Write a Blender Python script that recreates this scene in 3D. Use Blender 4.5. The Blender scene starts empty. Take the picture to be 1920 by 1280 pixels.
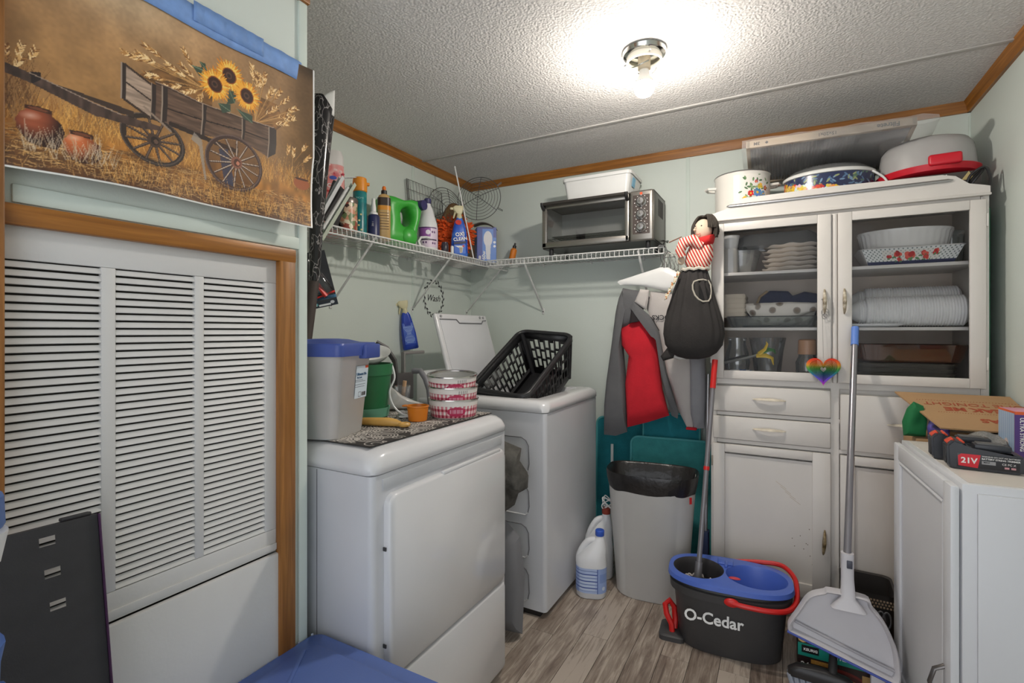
import bpy, bmesh, math, random
import numpy as np
from mathutils import Vector, Matrix, Euler, noise
random.seed(7); np.random.seed(7)
R = math.radians; PI = math.pi
SC = bpy.context.scene
C = SC.collection

# ------------------------------------------------------------------ camera
cam = bpy.data.objects.new('camera', bpy.data.cameras.new('camera'))
C.objects.link(cam); SC.camera = cam
cam.location = (0, 0, 1.264)
cam.rotation_euler = (R(90), 0, R(28.6))
cam.data.sensor_width = 36; cam.data.lens = 17.51
cam.data.shift_y = -0.0104
cam.data.clip_start = .02

# ------------------------------------------------------------------ world / exposure
w = bpy.data.worlds.new('world'); SC.world = w; w.use_nodes = True
bg = w.node_tree.nodes['Background']
bg.inputs[0].default_value = (.92, .95, 1.0, 1); bg.inputs[1].default_value = 1.45
SC.view_settings.view_transform = 'Standard'; SC.view_settings.look = 'None'
SC.view_settings.gamma = 1; SC.view_settings.use_curve_mapping = False
SC.view_settings.exposure = 0.5
BULB_STRENGTH = 430.0

# ------------------------------------------------------------------ materials
def lin(c):
    c = [v / 255 for v in c]
    return tuple(v / 12.92 if v <= .04045 else ((v + .055) / 1.055) ** 2.4 for v in c)
MATS = {}
def pm(name, col, rough=.5, metal=0, var=.07, vs=7, bump=0, bs=90, coat=0, sub=0, stretch=None, spec=.5):
    if name in MATS: return MATS[name]
    m = bpy.data.materials.new(name); m.use_nodes = True; MATS[name] = m
    nt = m.node_tree; N = nt.nodes; L = nt.links; p = N['Principled BSDF']
    c = lin(col)
    tc = N.new('ShaderNodeTexCoord'); src = tc.outputs['Object']
    if stretch:
        mp = N.new('ShaderNodeMapping'); mp.inputs['Scale'].default_value = stretch
        L.new(src, mp.inputs[0]); src = mp.outputs[0]
    nz = N.new('ShaderNodeTexNoise'); nz.inputs['Scale'].default_value = vs; nz.inputs['Detail'].default_value = 5
    L.new(src, nz.inputs['Vector'])
    rp = N.new('ShaderNodeValToRGB')
    rp.color_ramp.elements[0].position = .3; rp.color_ramp.elements[1].position = .7
    rp.color_ramp.elements[0].color = tuple(v * (1 - var) for v in c) + (1,)
    rp.color_ramp.elements[1].color = tuple(min(1, v * (1 + var)) for v in c) + (1,)
    L.new(nz.outputs[0], rp.inputs[0]); L.new(rp.outputs[0], p.inputs['Base Color'])
    p.inputs['Roughness'].default_value = rough; p.inputs['Metallic'].default_value = metal
    p.inputs['Specular IOR Level'].default_value = spec
    p.inputs['Coat Weight'].default_value = coat
    if sub:
        p.inputs['Subsurface Weight'].default_value = sub; p.inputs['Subsurface Radius'].default_value = (.02, .02, .02)
    if bump:
        n2 = N.new('ShaderNodeTexNoise'); n2.inputs['Scale'].default_value = bs; n2.inputs['Detail'].default_value = 3
        L.new(src, n2.inputs['Vector'])
        bm_ = N.new('ShaderNodeBump'); bm_.inputs['Strength'].default_value = bump; bm_.inputs['Distance'].default_value = .004
        L.new(n2.outputs[0], bm_.inputs['Height']); L.new(bm_.outputs[0], p.inputs['Normal'])
    return m
def clear(name, tint=(255, 255, 255), refl=.06, rough=.02, solid=0.0, scol=None):
    """thin clear or milky sheet: see-through, a share of body colour, and a reflecting skin"""
    if name in MATS: return MATS[name]
    m = bpy.data.materials.new(name); m.use_nodes = True; MATS[name] = m
    nt = m.node_tree; N = nt.nodes; L = nt.links
    for n in list(N): N.remove(n)
    out = N.new('ShaderNodeOutputMaterial')
    tr = N.new('ShaderNodeBsdfTransparent'); tr.inputs[0].default_value = lin(tint) + (1,)
    df = N.new('ShaderNodeBsdfDiffuse'); df.inputs[0].default_value = lin(scol or tint) + (1,)
    gl = N.new('ShaderNodeBsdfGlossy'); gl.inputs['Roughness'].default_value = rough
    nz = N.new('ShaderNodeTexNoise'); nz.inputs['Scale'].default_value = 9
    mr = N.new('ShaderNodeMapRange'); mr.inputs['To Min'].default_value = solid * .85; mr.inputs['To Max'].default_value = min(1, solid * 1.15)
    tc = N.new('ShaderNodeTexCoord'); L.new(tc.outputs['Object'], nz.inputs['Vector'])
    L.new(nz.outputs[0], mr.inputs[0])
    m1 = N.new('ShaderNodeMixShader'); L.new(mr.outputs[0], m1.inputs[0]); L.new(tr.outputs[0], m1.inputs[1]); L.new(df.outputs[0], m1.inputs[2])
    fr = N.new('ShaderNodeFresnel'); fr.inputs[0].default_value = 1.45
    ad = N.new('ShaderNodeMath'); ad.operation = 'ADD'; ad.inputs[1].default_value = refl - .04; ad.use_clamp = True
    L.new(fr.outputs[0], ad.inputs[0])
    m2 = N.new('ShaderNodeMixShader'); L.new(ad.outputs[0], m2.inputs[0]); L.new(m1.outputs[0], m2.inputs[1]); L.new(gl.outputs[0], m2.inputs[2])
    L.new(m2.outputs[0], out.inputs[0])
    return m
def vmat(name, rough=.5, coat=0, metal=0):
    if name in MATS: return MATS[name]
    m = bpy.data.materials.new(name); m.use_nodes = True; MATS[name] = m
    nt = m.node_tree; p = nt.nodes['Principled BSDF']
    a = nt.nodes.new('ShaderNodeVertexColor'); a.layer_name = 'Col'
    nt.links.new(a.outputs[0], p.inputs['Base Color'])
    p.inputs['Roughness'].default_value = rough; p.inputs['Coat Weight'].default_value = coat; p.inputs['Metallic'].default_value = metal
    return m
def ramp_mat(name, kind, stops, scale, rough=.5, rot=(0, 0, 0), dist=0, stretch=(1, 1, 1), detail=2, bump=0):
    """colour by a wave / noise / voronoi texture through a ramp"""
    if name in MATS: return MATS[name]
    m = bpy.data.materials.new(name); m.use_nodes = True; MATS[name] = m
    nt = m.node_tree; N = nt.nodes; L = nt.links; p = N['Principled BSDF']
    tc = N.new('ShaderNodeTexCoord'); mp = N.new('ShaderNodeMapping')
    mp.inputs['Rotation'].default_value = rot; mp.inputs['Scale'].default_value = stretch
    L.new(tc.outputs['Object'], mp.inputs[0])
    if kind == 'wave':
        t = N.new('ShaderNodeTexWave'); t.inputs['Distortion'].default_value = dist; o = t.outputs[0]
    elif kind == 'voronoi':
        t = N.new('ShaderNodeTexVoronoi'); o = t.outputs[0]
    elif kind == 'vorocol':
        t = N.new('ShaderNodeTexVoronoi'); o = t.outputs[1]
    elif kind == 'crack':
        t = N.new('ShaderNodeTexVoronoi'); t.feature = 'DISTANCE_TO_EDGE'; o = t.outputs[0]
    else:
        t = N.new('ShaderNodeTexNoise'); t.inputs['Detail'].default_value = detail; t.inputs['Distortion'].default_value = dist; o = t.outputs[0]
    t.inputs['Scale'].default_value = scale
    if kind == 'crack':
        wn = N.new('ShaderNodeTexNoise'); wn.inputs['Scale'].default_value = scale * 1.5
        L.new(mp.outputs[0], wn.inputs['Vector'])
        va = N.new('ShaderNodeVectorMath'); va.operation = 'MULTIPLY_ADD'; va.inputs[1].default_value = (.12, .12, .12)
        L.new(wn.outputs[1], va.inputs[0]); L.new(mp.outputs[0], va.inputs[2]); L.new(va.outputs[0], t.inputs['Vector'])
    else:
        L.new(mp.outputs[0], t.inputs['Vector'])
    rp = N.new('ShaderNodeValToRGB'); e = rp.color_ramp.elements
    rp.color_ramp.interpolation = 'CONSTANT' if kind in ('vorocol',) else 'LINEAR'
    while len(e) < len(stops): e.new(.5)
    for i, (ps, cc) in enumerate(stops): e[i].position = ps; e[i].color = lin(cc) + (1,)
    L.new(o, rp.inputs[0]); L.new(rp.outputs[0], p.inputs['Base Color']); p.inputs['Roughness'].default_value = rough
    if bump:
        b = N.new('ShaderNodeBump'); b.inputs['Strength'].default_value = bump; b.inputs['Distance'].default_value = .004
        L.new(o, b.inputs['Height']); L.new(b.outputs[0], p.inputs['Normal'])
    return m

# ------------------------------------------------------------------ mesh helpers
def rrect(w_, d_, r, n=4):
    r = max(1e-4, min(r, w_ / 2 - 1e-4, d_ / 2 - 1e-4)); o = []
    for cx, cy, a0 in ((w_ / 2 - r, d_ / 2 - r, 0), (-w_ / 2 + r, d_ / 2 - r, 90), (-w_ / 2 + r, -d_ / 2 + r, 180), (w_ / 2 - r, -d_ / 2 + r, 270)):
        for i in range(n + 1):
            a = R(a0 + 90 * i / n); o.append((cx + r * math.cos(a), cy + r * math.sin(a)))
    return o
def oval(a, b, n=28):
    return [(a * math.cos(2 * PI * i / n), b * math.sin(2 * PI * i / n)) for i in range(n)]
class B:
    def __init__(s): s.bm = bmesh.new(); s.mi = 0
    def _f(s, vs):
        try:
            f = s.bm.faces.new(vs); f.material_index = s.mi; return f
        except ValueError: return None
    def box(s, c, d, rot=None, bev=0, seg=2):
        M_ = Matrix.Translation(c)
        if rot is not None: M_ = M_ @ (rot.to_matrix().to_4x4() if isinstance(rot, Euler) else rot)
        M_ = M_ @ Matrix.Diagonal((d[0], d[1], d[2], 1))
        g = bmesh.ops.create_cube(s.bm, size=1, matrix=M_)
        vs = g['verts']; fs = set(f for v in vs for f in v.link_faces)
        for f in fs: f.material_index = s.mi
        if bev > 0:
            es = list(set(e for v in vs for e in v.link_edges))
            bmesh.ops.bevel(s.bm, geom=es, offset=bev, segments=seg, profile=.5, affect='EDGES', clamp_overlap=True, material=s.mi)
        return s
    def loft(s, loops, cap0=True, cap1=True, closed=True):
        rows = [[s.bm.verts.new(p) for p in lp] for lp in loops]
        n = len(rows[0])
        for a, b in zip(rows, rows[1:]):
            for i in range(n if closed else n - 1):
                j = (i + 1) % n; s._f((a[i], a[j], b[j], b[i]))
        if cap0: s._f(tuple(reversed(rows[0])))
        if cap1: s._f(tuple(rows[-1]))
        return s
    def stack(s, secs, c=(0, 0, 0), n=4, cap0=True, cap1=True):
        """secs: (z, w, d, r[, ox, oy]) rounded-rectangle sections"""
        lp = []
        for q in secs:
            z, w_, d_, r = q[:4]; ox, oy = (q[4], q[5]) if len(q) > 5 else (0, 0)
            lp.append([(c[0] + x + ox, c[1] + y + oy, c[2] + z) for x, y in rrect(w_, d_, r, n)])
        return s.loft(lp, cap0, cap1)
    def lathe(s, prof, n=32, c=(0, 0, 0), sx=1, sy=1, cap0=True, cap1=True, tilt=None):
        lp = []
        for r, z in prof:
            r = max(r, 1e-4); q = []
            for i in range(n):
                a = 2 * PI * i / n; v = Vector((r * sx * math.cos(a), r * sy * math.sin(a), z))
                if tilt is not None: v = tilt @ v
                q.append((c[0] + v.x, c[1] + v.y, c[2] + v.z))
            lp.append(q)
        return s.loft(lp, cap0, cap1)
    def cyl(s, p0, p1, r0, r1=None, n=16, cap=True):
        r1 = r0 if r1 is None else r1
        p0, p1 = Vector(p0), Vector(p1); d = (p1 - p0).normalized()
        a = d.orthogonal().normalized(); b = d.cross(a)
        f = lambda p, r: [tuple(p + (a * math.cos(2 * PI * i / n) + b * math.sin(2 * PI * i / n)) * r) for i in range(n)]
        return s.loft([f(p0, r0), f(p1, r1)], cap, cap)
    def tube(s, pts, r, n=8, closed=False, flat=1.0):
        P_ = [Vector(p) for p in pts]; k = len(P_); lp = []; up = None
        for i in range(k):
            if closed: t = P_[(i + 1) % k] - P_[i - 1]
            else: t = P_[min(i + 1, k - 1)] - P_[max(i - 1, 0)]
            t = t.normalized() if t.length > 1e-9 else Vector((0, 0, 1))
            if up is None: up = t.orthogonal().normalized()
            up = up - t * up.dot(t)
            up = up.normalized() if up.length > 1e-6 else t.orthogonal().normalized()
            b = t.cross(up); rr = r[i] if isinstance(r, (list, tuple)) else r
            lp.append([tuple(P_[i] + (up * math.cos(2 * PI * j / n) + b * math.sin(2 * PI * j / n) * flat) * rr) for j in range(n)])
        if closed: lp.append(lp[0]); return s.loft(lp, False, False)
        return s.loft(lp)
    def prism(s, poly, d, M_=None):
        """polygon in local XZ, extruded along local +Y by d"""
        M_ = M_ or Matrix()
        return s.loft([[tuple(M_ @ Vector((x, 0, z))) for x, z in poly], [tuple(M_ @ Vector((x, d, z))) for x, z in poly]])
    def pillow(s, poly, thick, rings=6, wr=.0, ws=14, seed=0, back=1.0, cen=None, M_=None):
        """soft panel in XZ, puffed along Y"""
        n = len(poly); cx, cz = cen if cen else (sum(p[0] for p in poly) / n, sum(p[1] for p in poly) / n)
        M_ = M_ or Matrix(); lp = []
        ts = [i / rings for i in range(1, rings + 1)]
        seq = [(t, -1) for t in ts] + [(t, back) for t in reversed(ts[:-1])]
        for t, sg in seq:
            q = []
            for x, z in poly:
                X = cx + (x - cx) * t; Z = cz + (z - cz) * t
                y = sg * thick * math.sqrt(max(0, 1 - t ** 3))
                if wr: y += wr * noise.noise(Vector((X * ws, Z * ws * .45, seed)))
                q.append(tuple(M_ @ Vector((X, y, Z))))
            lp.append(q)
        return s.loft(lp)
    def sheet(s, fn, nu, nv):
        g = [[s.bm.verts.new(fn(i / nu, j / nv)) for j in range(nv + 1)] for i in range(nu + 1)]
        for i in range(nu):
            for j in range(nv): s._f((g[i][j], g[i + 1][j], g[i + 1][j + 1], g[i][j + 1]))
        return s
    def sphere(s, c, r, seg=20, ring=12, sc=(1, 1, 1)):
        M_ = Matrix.Translation(c) @ Matrix.Diagonal((sc[0] * r, sc[1] * r, sc[2] * r, 1))
        g = bmesh.ops.create_uvsphere(s.bm, u_segments=seg, v_segments=ring, radius=1, matrix=M_)
        for f in set(f for v in g['verts'] for f in v.link_faces): f.material_index = s.mi
        return s
    def xf(s, M_):
        bmesh.ops.transform(s.bm, matrix=M_, verts=s.bm.verts); return s
def smooth(me, ang=38):
    me.polygons.foreach_set('use_smooth', [True] * len(me.polygons))
    me.set_sharp_from_angle(angle=R(ang))
def obj(name, b, mat, parent=None, ang=38, thick=0, loc=None, rot=None, fixn=True):
    me = bpy.data.meshes.new(name)
    if fixn: bmesh.ops.recalc_face_normals(b.bm, faces=b.bm.faces)
    b.bm.to_mesh(me); b.bm.free()
    for m in (mat if isinstance(mat, (list, tuple)) else [mat]): me.materials.append(m)
    smooth(me, ang)
    o = bpy.data.objects.new(name, me); C.objects.link(o)
    if parent is not None: o.parent = parent
    if loc is not None: o.location = loc
    if rot is not None: o.rotation_euler = rot
    if thick:
        md = o.modifiers.new('thickness', 'SOLIDIFY'); md.thickness = thick; md.offset = 0
    return o
def tag(o, label, cat, group=None, kind=None):
    if label: o['label'] = label
    if cat: o['category'] = cat
    if group: o['group'] = group
    if kind: o['kind'] = kind
    return o
def thing(name, label, cat, loc=(0, 0, 0), rotz=0, group=None):
    o = bpy.data.objects.new(name, None); C.objects.link(o)
    o.empty_display_size = .05; o.location = loc; o.rotation_euler = (0, 0, R(rotz))
    return tag(o, label, cat, group)
def struct(name, b, mat, label=None, **k):
    o = obj(name, b, mat, **k); o['kind'] = 'structure'
    if label: o['label'] = label
    return o
def inst(src, parent, loc, rot=(0, 0, 0), name=None):
    o = bpy.data.objects.new(name or src.name.split('.')[0], src.data); C.objects.link(o)
    o.parent = parent; o.location = loc; o.rotation_euler = rot; return o
def txt(s_, size, mat, parent, loc, rot=(R(90), 0, 0), name='lettering', bold=0, ex=.0004, align='CENTER', sx=1):
    cu = bpy.data.curves.new(name, 'FONT'); cu.body = s_; cu.size = size; cu.extrude = ex; cu.offset = bold
    cu.align_x = align; cu.align_y = 'CENTER'; cu.resolution_u = 3
    t = bpy.data.objects.new('tmp', cu); C.objects.link(t)
    dg = bpy.context.evaluated_depsgraph_get(); dg.update()
    me = bpy.data.meshes.new_from_object(t.evaluated_get(dg))
    bpy.data.objects.remove(t); bpy.data.curves.remove(cu)
    if sx != 1: me.transform(Matrix.Diagonal((sx, 1, 1, 1)))
    me.materials.clear(); me.materials.append(mat)
    o = bpy.data.objects.new(name, me); C.objects.link(o); o.parent = parent; o.location = loc; o.rotation_euler = rot
    return o
class Canvas:
    """flat print: numpy picture in metres, kept as a colour attribute on a fine mesh"""
    def __init__(s, x0, x1, y0, y1, res, bgc):
        s.x0, s.x1, s.y0, s.y1 = x0, x1, y0, y1
        s.w = max(2, int((x1 - x0) / res)); s.h = max(2, int((y1 - y0) / res))
        s.X, s.Y = np.meshgrid(np.linspace(x0, x1, s.w), np.linspace(y0, y1, s.h))
        s.a = np.zeros((s.h, s.w, 3)); s.a[:] = np.array(bgc) / 255.
    def put(s, mask, col, al=1.0):
        c = np.array(col) / 255.
        m = (mask * al)[..., None]
        s.a = s.a * (1 - m) + c * m; return s
    def poly(s, pts, col, al=1.0, shade=None):
        x, y = s.X, s.Y; ins = np.zeros(x.shape, bool); n = len(pts); j = n - 1
        for i in range(n):
            xi, yi = pts[i]; xj, yj = pts[j]
            cnd = ((yi > y) != (yj > y)) & (x < (xj - xi) * (y - yi) / ((yj - yi) or 1e-12) + xi)
            ins ^= cnd; j = i
        if shade is not None:
            c = np.array(col) / 255.; m = (ins * al)[..., None]
            s.a = s.a * (1 - m) + np.clip(c * shade[..., None], 0, 1) * m
        else: s.put(ins.astype(float), col, al)
        return s
    def ell(s, cx, cy, rx, ry, col, rot=0, al=1.0, inner=0, soft=False):
        c, sn = math.cos(rot), math.sin(rot)
        dx, dy = s.X - cx, s.Y - cy
        d = np.sqrt(((dx * c + dy * sn) / rx) ** 2 + ((-dx * sn + dy * c) / ry) ** 2)
        m = np.clip(1 - d, 0, 1) if soft else ((d <= 1) & (d >= inner)).astype(float)
        return s.put(m, col, al)
    def line(s, p, q, wd, col, al=1.0, wd2=None):
        wd2 = wd if wd2 is None else wd2
        x0, x1 = min(p[0], q[0]) - wd, max(p[0], q[0]) + wd; y0, y1 = min(p[1], q[1]) - wd, max(p[1], q[1]) + wd
        i0 = np.searchsorted(s.Y[:, 0], y0); i1 = np.searchsorted(s.Y[:, 0], y1) + 1
        j0 = np.searchsorted(s.X[0], x0); j1 = np.searchsorted(s.X[0], x1) + 1
        if i1 <= i0 or j1 <= j0: return s
        X, Y = s.X[i0:i1, j0:j1], s.Y[i0:i1, j0:j1]
        dx, dy = q[0] - p[0], q[1] - p[1]; l2 = dx * dx + dy * dy or 1e-12
        t = np.clip(((X - p[0]) * dx + (Y - p[1]) * dy) / l2, 0, 1)
        d = np.hypot(X - p[0] - t * dx, Y - p[1] - t * dy)
        m = ((d <= (wd + (wd2 - wd) * t) / 2) * al)[..., None]
        s.a[i0:i1, j0:j1] = s.a[i0:i1, j0:j1] * (1 - m) + np.array(col) / 255. * m
        return s
    def noise(s, amt, cx, cy=None):
        cy = cy or cx
        g = np.random.rand(int(cy) + 2, int(cx) + 2)
        u = np.linspace(0, cx, s.w); v = np.linspace(0, cy, s.h)
        ui, vi = u.astype(int), v.astype(int); uf, vf = u - ui, v - vi
        uf = uf * uf * (3 - 2 * uf); vf = vf * vf * (3 - 2 * vf)
        q = (g[np.ix_(vi, ui)] * (1 - uf) + g[np.ix_(vi, ui + 1)] * uf) * (1 - vf)[:, None] + (g[np.ix_(vi + 1, ui)] * (1 - uf) + g[np.ix_(vi + 1, ui + 1)] * uf) * vf[:, None]
        return 1 + amt * (q - .5) * 2
    def build(s, name, fn, parent, rough=.5, coat=0, thick=0, mat=None):
        """fn(X, Y) -> three arrays"""
        x, y, z = fn(s.X, s.Y); h, w_ = s.h, s.w
        co = np.stack([x, y, z], -1).reshape(-1, 3)
        idx = np.arange(h * w_).reshape(h, w_)
        q = np.stack([idx[:-1, :-1], idx[:-1, 1:], idx[1:, 1:], idx[1:, :-1]], -1).reshape(-1, 4)
        me = bpy.data.meshes.new(name)
        me.vertices.add(len(co)); me.vertices.foreach_set('co', co.astype(np.float32).ravel())
        me.loops.add(q.size); me.loops.foreach_set('vertex_index', q.astype(np.int32).ravel())
        me.polygons.add(len(q)); me.polygons.foreach_set('loop_start', np.arange(0, q.size, 4, dtype=np.int32))
        me.polygons.foreach_set('loop_total', np.full(len(q), 4, dtype=np.int32))
        me.update(calc_edges=True); me.validate()
        a = np.clip(s.a, 0, 1).reshape(-1, 3)
        l = np.where(a <= .04045, a / 12.92, ((a + .055) / 1.055) ** 2.4)
        at = me.color_attributes.new('Col', 'FLOAT_COLOR', 'POINT')
        at.data.foreach_set('color', np.concatenate([l, np.ones((len(l), 1))], 1).astype(np.float32).ravel())
        me.polygons.foreach_set('use_smooth', [True] * len(me.polygons))
        me.materials.append(mat or vmat('print_%d_%d' % (int(rough * 100), int(coat * 100)), rough, coat))
        o = bpy.data.objects.new(name, me); C.objects.link(o)
        if parent is not None: o.parent = parent
        return o
def flatfn(y=0.0): return lambda X, Z: (X, np.full_like(X, y), Z)

# ================================================================== the setting
H = 2.28
XA, YB, XR, XC = -1.92, 2.92, .73, -1.10           # alcove wall, back wall, right wall, closet wall
mint = pm('mint_wall_paint', (211, 219, 212), .55, var=.025, vs=3, bump=.12, bs=160)
mint_trim = pm('mint_trim_paint', (208, 219, 211), .5, var=.03)
def wood_mat(name, a, b, axis):
    st = {'x': (1.2, 28, 28), 'y': (28, 1.2, 28), 'z': (28, 28, 1.2)}[axis]
    return ramp_mat(name, 'noise', [(.28, a), (.55, tuple((p + q) / 2 for p, q in zip(a, b))), (.75, b)], 3.2, .38, stretch=st, detail=6, dist=.6)
oak_x = wood_mat('oak_trim_x', (122, 74, 20), (186, 122, 50), 'x')
oak_y = wood_mat('oak_trim_y', (122, 74, 20), (186, 122, 50), 'y')
oak_z = wood_mat('oak_trim_z', (120, 76, 30), (180, 122, 62), 'z')
def popcorn():
    m = bpy.data.materials.new('popcorn_ceiling'); m.use_nodes = True; nt = m.node_tree; N = nt.nodes; L = nt.links
    p = N['Principled BSDF']; p.inputs['Roughness'].default_value = .9
    tc = N.new('ShaderNodeTexCoord')
    n1 = N.new('ShaderNodeTexNoise'); n1.inputs['Scale'].default_value = 130; n1.inputs['Detail'].default_value = 4
    v1 = N.new('ShaderNodeTexVoronoi'); v1.inputs['Scale'].default_value = 120; v1.feature = 'SMOOTH_F1'
    for t in (n1, v1): L.new(tc.outputs['Object'], t.inputs['Vector'])
    mx = N.new('ShaderNodeMath'); mx.operation = 'SUBTRACT'; L.new(n1.outputs[0], mx.inputs[0]); L.new(v1.outputs[0], mx.inputs[1])
    b = N.new('ShaderNodeBump'); b.inputs['Strength'].default_value = .5; b.inputs['Distance'].default_value = .006
    L.new(mx.outputs[0], b.inputs['Height']); L.new(b.outputs[0], p.inputs['Normal'])
    rp = N.new('ShaderNodeValToRGB'); rp.color_ramp.elements[0].position = -.0; rp.color_ramp.elements[1].position = .5
    rp.color_ramp.elements[0].color = lin((206, 203, 201)) + (1,); rp.color_ramp.elements[1].color = lin((228, 225, 222)) + (1,)
    L.new(mx.outputs[0], rp.inputs[0]); L.new(rp.outputs[0], p.inputs['Base Color'])
    return m
struct('wall_back', B().box((-.595, YB + .025, H / 2), (2.75, .05, H)), mint, 'pale mint wall behind the shelf, jacket and cupboard')
struct('wall_left', B().box((XA - .025, 1.885, H / 2), (.05, 2.07, H)), mint, 'pale mint alcove wall behind the dryer and washer')
struct('wall_right', B().box((XR + .025, 1.06, H / 2), (.05, 3.72, H)), mint, 'pale mint wall right of the cupboard')
b = B(); b.box((XC - .03, .849, H / 2), (.06, .084, H)); b.box((XC - .03, -.25, H / 2), (.06, 1.11, H)); b.box((XC - .03, .5535, 1.8575), (.06, .507, .845))
struct('wall_closet_front', b, mint, 'pale mint furnace closet wall under the wagon poster')
struct('wall_closet_side', B().box((-1.54, .865, H / 2), (.76, .05, H)), mint, 'mint closet return wall beside the dryer')
struct('ceiling', B().box((-.595, 1.06, H + .025), (2.75, 3.82, .05)), popcorn(), 'grey white popcorn ceiling')
# floor and its planks
fl = struct('floor', B().box((-.595, 1.06, -.029), (2.75, 3.82, .05)), pm('floor_base', (70, 62, 56), .8), 'grey brown wood plank floor')
def plank_mat():
    m = bpy.data.materials.new('weathered_plank'); m.use_nodes = True; nt = m.node_tree; N = nt.nodes; L = nt.links
    p = N['Principled BSDF']; p.inputs['Roughness'].default_value = .42
    tc = N.new('ShaderNodeTexCoord'); oi = N.new('ShaderNodeObjectInfo')
    ad = N.new('ShaderNodeVectorMath'); ad.operation = 'MULTIPLY_ADD'; ad.inputs[1].default_value = (7, 7, 7)
    L.new(oi.outputs['Random'], ad.inputs[0]); L.new(tc.outputs['Object'], ad.inputs[2])
    mp = N.new('ShaderNodeMapping'); mp.inputs['Scale'].default_value = (42, 3.2, 1); L.new(ad.outputs[0], mp.inputs[0])
    g = N.new('ShaderNodeTexNoise'); g.inputs['Scale'].default_value = 1.6; g.inputs['Detail'].default_value = 8; g.inputs['Roughness'].default_value = .68; g.inputs['Distortion'].default_value = .7
    L.new(mp.outputs[0], g.inputs['Vector'])
    mp2 = N.new('ShaderNodeMapping'); mp2.inputs['Scale'].default_value = (9, 2.4, 1); L.new(ad.outputs[0], mp2.inputs[0])
    g2 = N.new('ShaderNodeTexNoise'); g2.inputs['Scale'].default_value = 1.5; g2.inputs['Detail'].default_value = 3; L.new(mp2.outputs[0], g2.inputs['Vector'])
    a1 = N.new('ShaderNodeMath'); a1.operation = 'MULTIPLY_ADD'; a1.inputs[1].default_value = .55
    L.new(g2.outputs[0], a1.inputs[0]); L.new(g.outputs[0], a1.inputs[2])
    rr = N.new('ShaderNodeMath'); rr.operation = 'MULTIPLY_ADD'; rr.inputs[1].default_value = .26; L.new(oi.outputs['Random'], rr.inputs[0]); L.new(a1.outputs[0], rr.inputs[2])
    rp = N.new('ShaderNodeValToRGB'); e = rp.color_ramp.elements; e.new(.5); e.new(.6)
    for i, (ps, cc) in enumerate([(.55, (78, 66, 58)), (.74, (128, 113, 102)), (.9, (160, 146, 133)), (1.0, (186, 173, 160))]):
        e[i].position = ps; e[i].color = lin(cc) + (1,)
    L.new(rr.outputs[0], rp.inputs[0]); L.new(rp.outputs[0], p.inputs['Base Color'])
    bu = N.new('ShaderNodeBump'); bu.inputs['Strength'].default_value = .25; bu.inputs['Distance'].default_value = .002
    L.new(g.outputs[0], bu.inputs['Height']); L.new(bu.outputs[0], p.inputs['Normal'])
    return m
PM_ = plank_mat(); PW, PL = .105, .92
p0 = obj('floor_plank', B().box((0, 0, -.002), (PW - .0016, PL - .0016, .004), bev=.0007, seg=1), PM_, fl)
first = True
for i in range(18):
    y = .2 - random.random() * PL
    x = -1.0 + i * PW
    if x > .7: break
    while y < YB - .02:
        yc = y + PL / 2
        if yc + PL / 2 > .4:
            L_ = min(PL, YB - .01 - y)
            if first: p0.location = (x, yc, 0); first = False; o = p0
            else: o = inst(p0, fl, (x, yc, 0))
            if L_ < PL: o.scale = (1, L_ / PL, 1); o.location.y = y + L_ / 2
        y += PL
# oak ceiling mouldings
def cove(length):
    b = B(); pr = [(0, 0), (.012, 0), (.016, .01), (.022, .03), (.03, .046), (0, .046)]
    b.loft([[(0, -x, z - .046) for x, z in pr], [(length, -x, z - .046) for x, z in pr]]); return b
t = struct('trim_1', cove(2.65), oak_x, 'oak ceiling moulding along the back wall', loc=(XA, YB, H))
t = struct('trim_2', cove(2.03), oak_x, 'oak ceiling moulding above the laundry shelf', loc=(XA, .89, H), rot=(0, 0, R(90)))
t = struct('trim_3', cove(3.6), oak_x, 'oak ceiling moulding along the right wall', loc=(XR, YB, H), rot=(0, 0, R(-90)))
struct('trim_4', B().box((XC + .008, .045, 2.197), (.016, 1.69, .166), bev=.003), oak_y, 'oak header board at the top of the closet wall')
struct('trim_5', B().box((-.595, 2.36, H - .003), (2.65, .022, .006), bev=.002), pm('ceiling_strip', (190, 187, 183), .7), 'grey batten across the popcorn ceiling')
# casing of the furnace door
struct('trim_6', B().box((XC + .008, .822, .73), (.018, .045, 1.46), bev=.003), oak_z, 'oak casing right of the louvred furnace door')
struct('trim_7', B().box((XC + .0085, .575, 1.452), (.019, .54, .034), bev=.003), oak_y, 'oak casing above the louvred furnace door')
struct('trim_8', B().box((XC + .018, .276, H / 2 - .02), (.036, .055, H - .16), bev=.003), oak_z, 'tall oak post left of the poster')
struct('trim_9', B().box((XC + .003, .875, H / 2 - .04), (.008, .026, H - .09), bev=.003), mint_trim, 'mint corner strip at the end of the closet wall')
struct('trim_10', B().box((XC + .003, .60, 1.488), (.006, .56, .03), bev=.002), mint_trim, 'mint batten above the oak door casing')
struct('trim_11', B().box((XA + .002, 2.30, 1.14), (.004, .02, 2.2), bev=.001), mint_trim, 'mint batten seam on the alcove wall')
struct('trim_12', B().box((-.47, YB - .002, 1.14), (.02, .004, 2.2), bev=.001), mint_trim, 'mint batten seam on the back wall')
struct('trim_13', B().box((XR - .004, YB - .004, 1.12), (.008, .008, 2.2), bev=.002), mint_trim, 'mint corner bead right of the cupboard')
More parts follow.
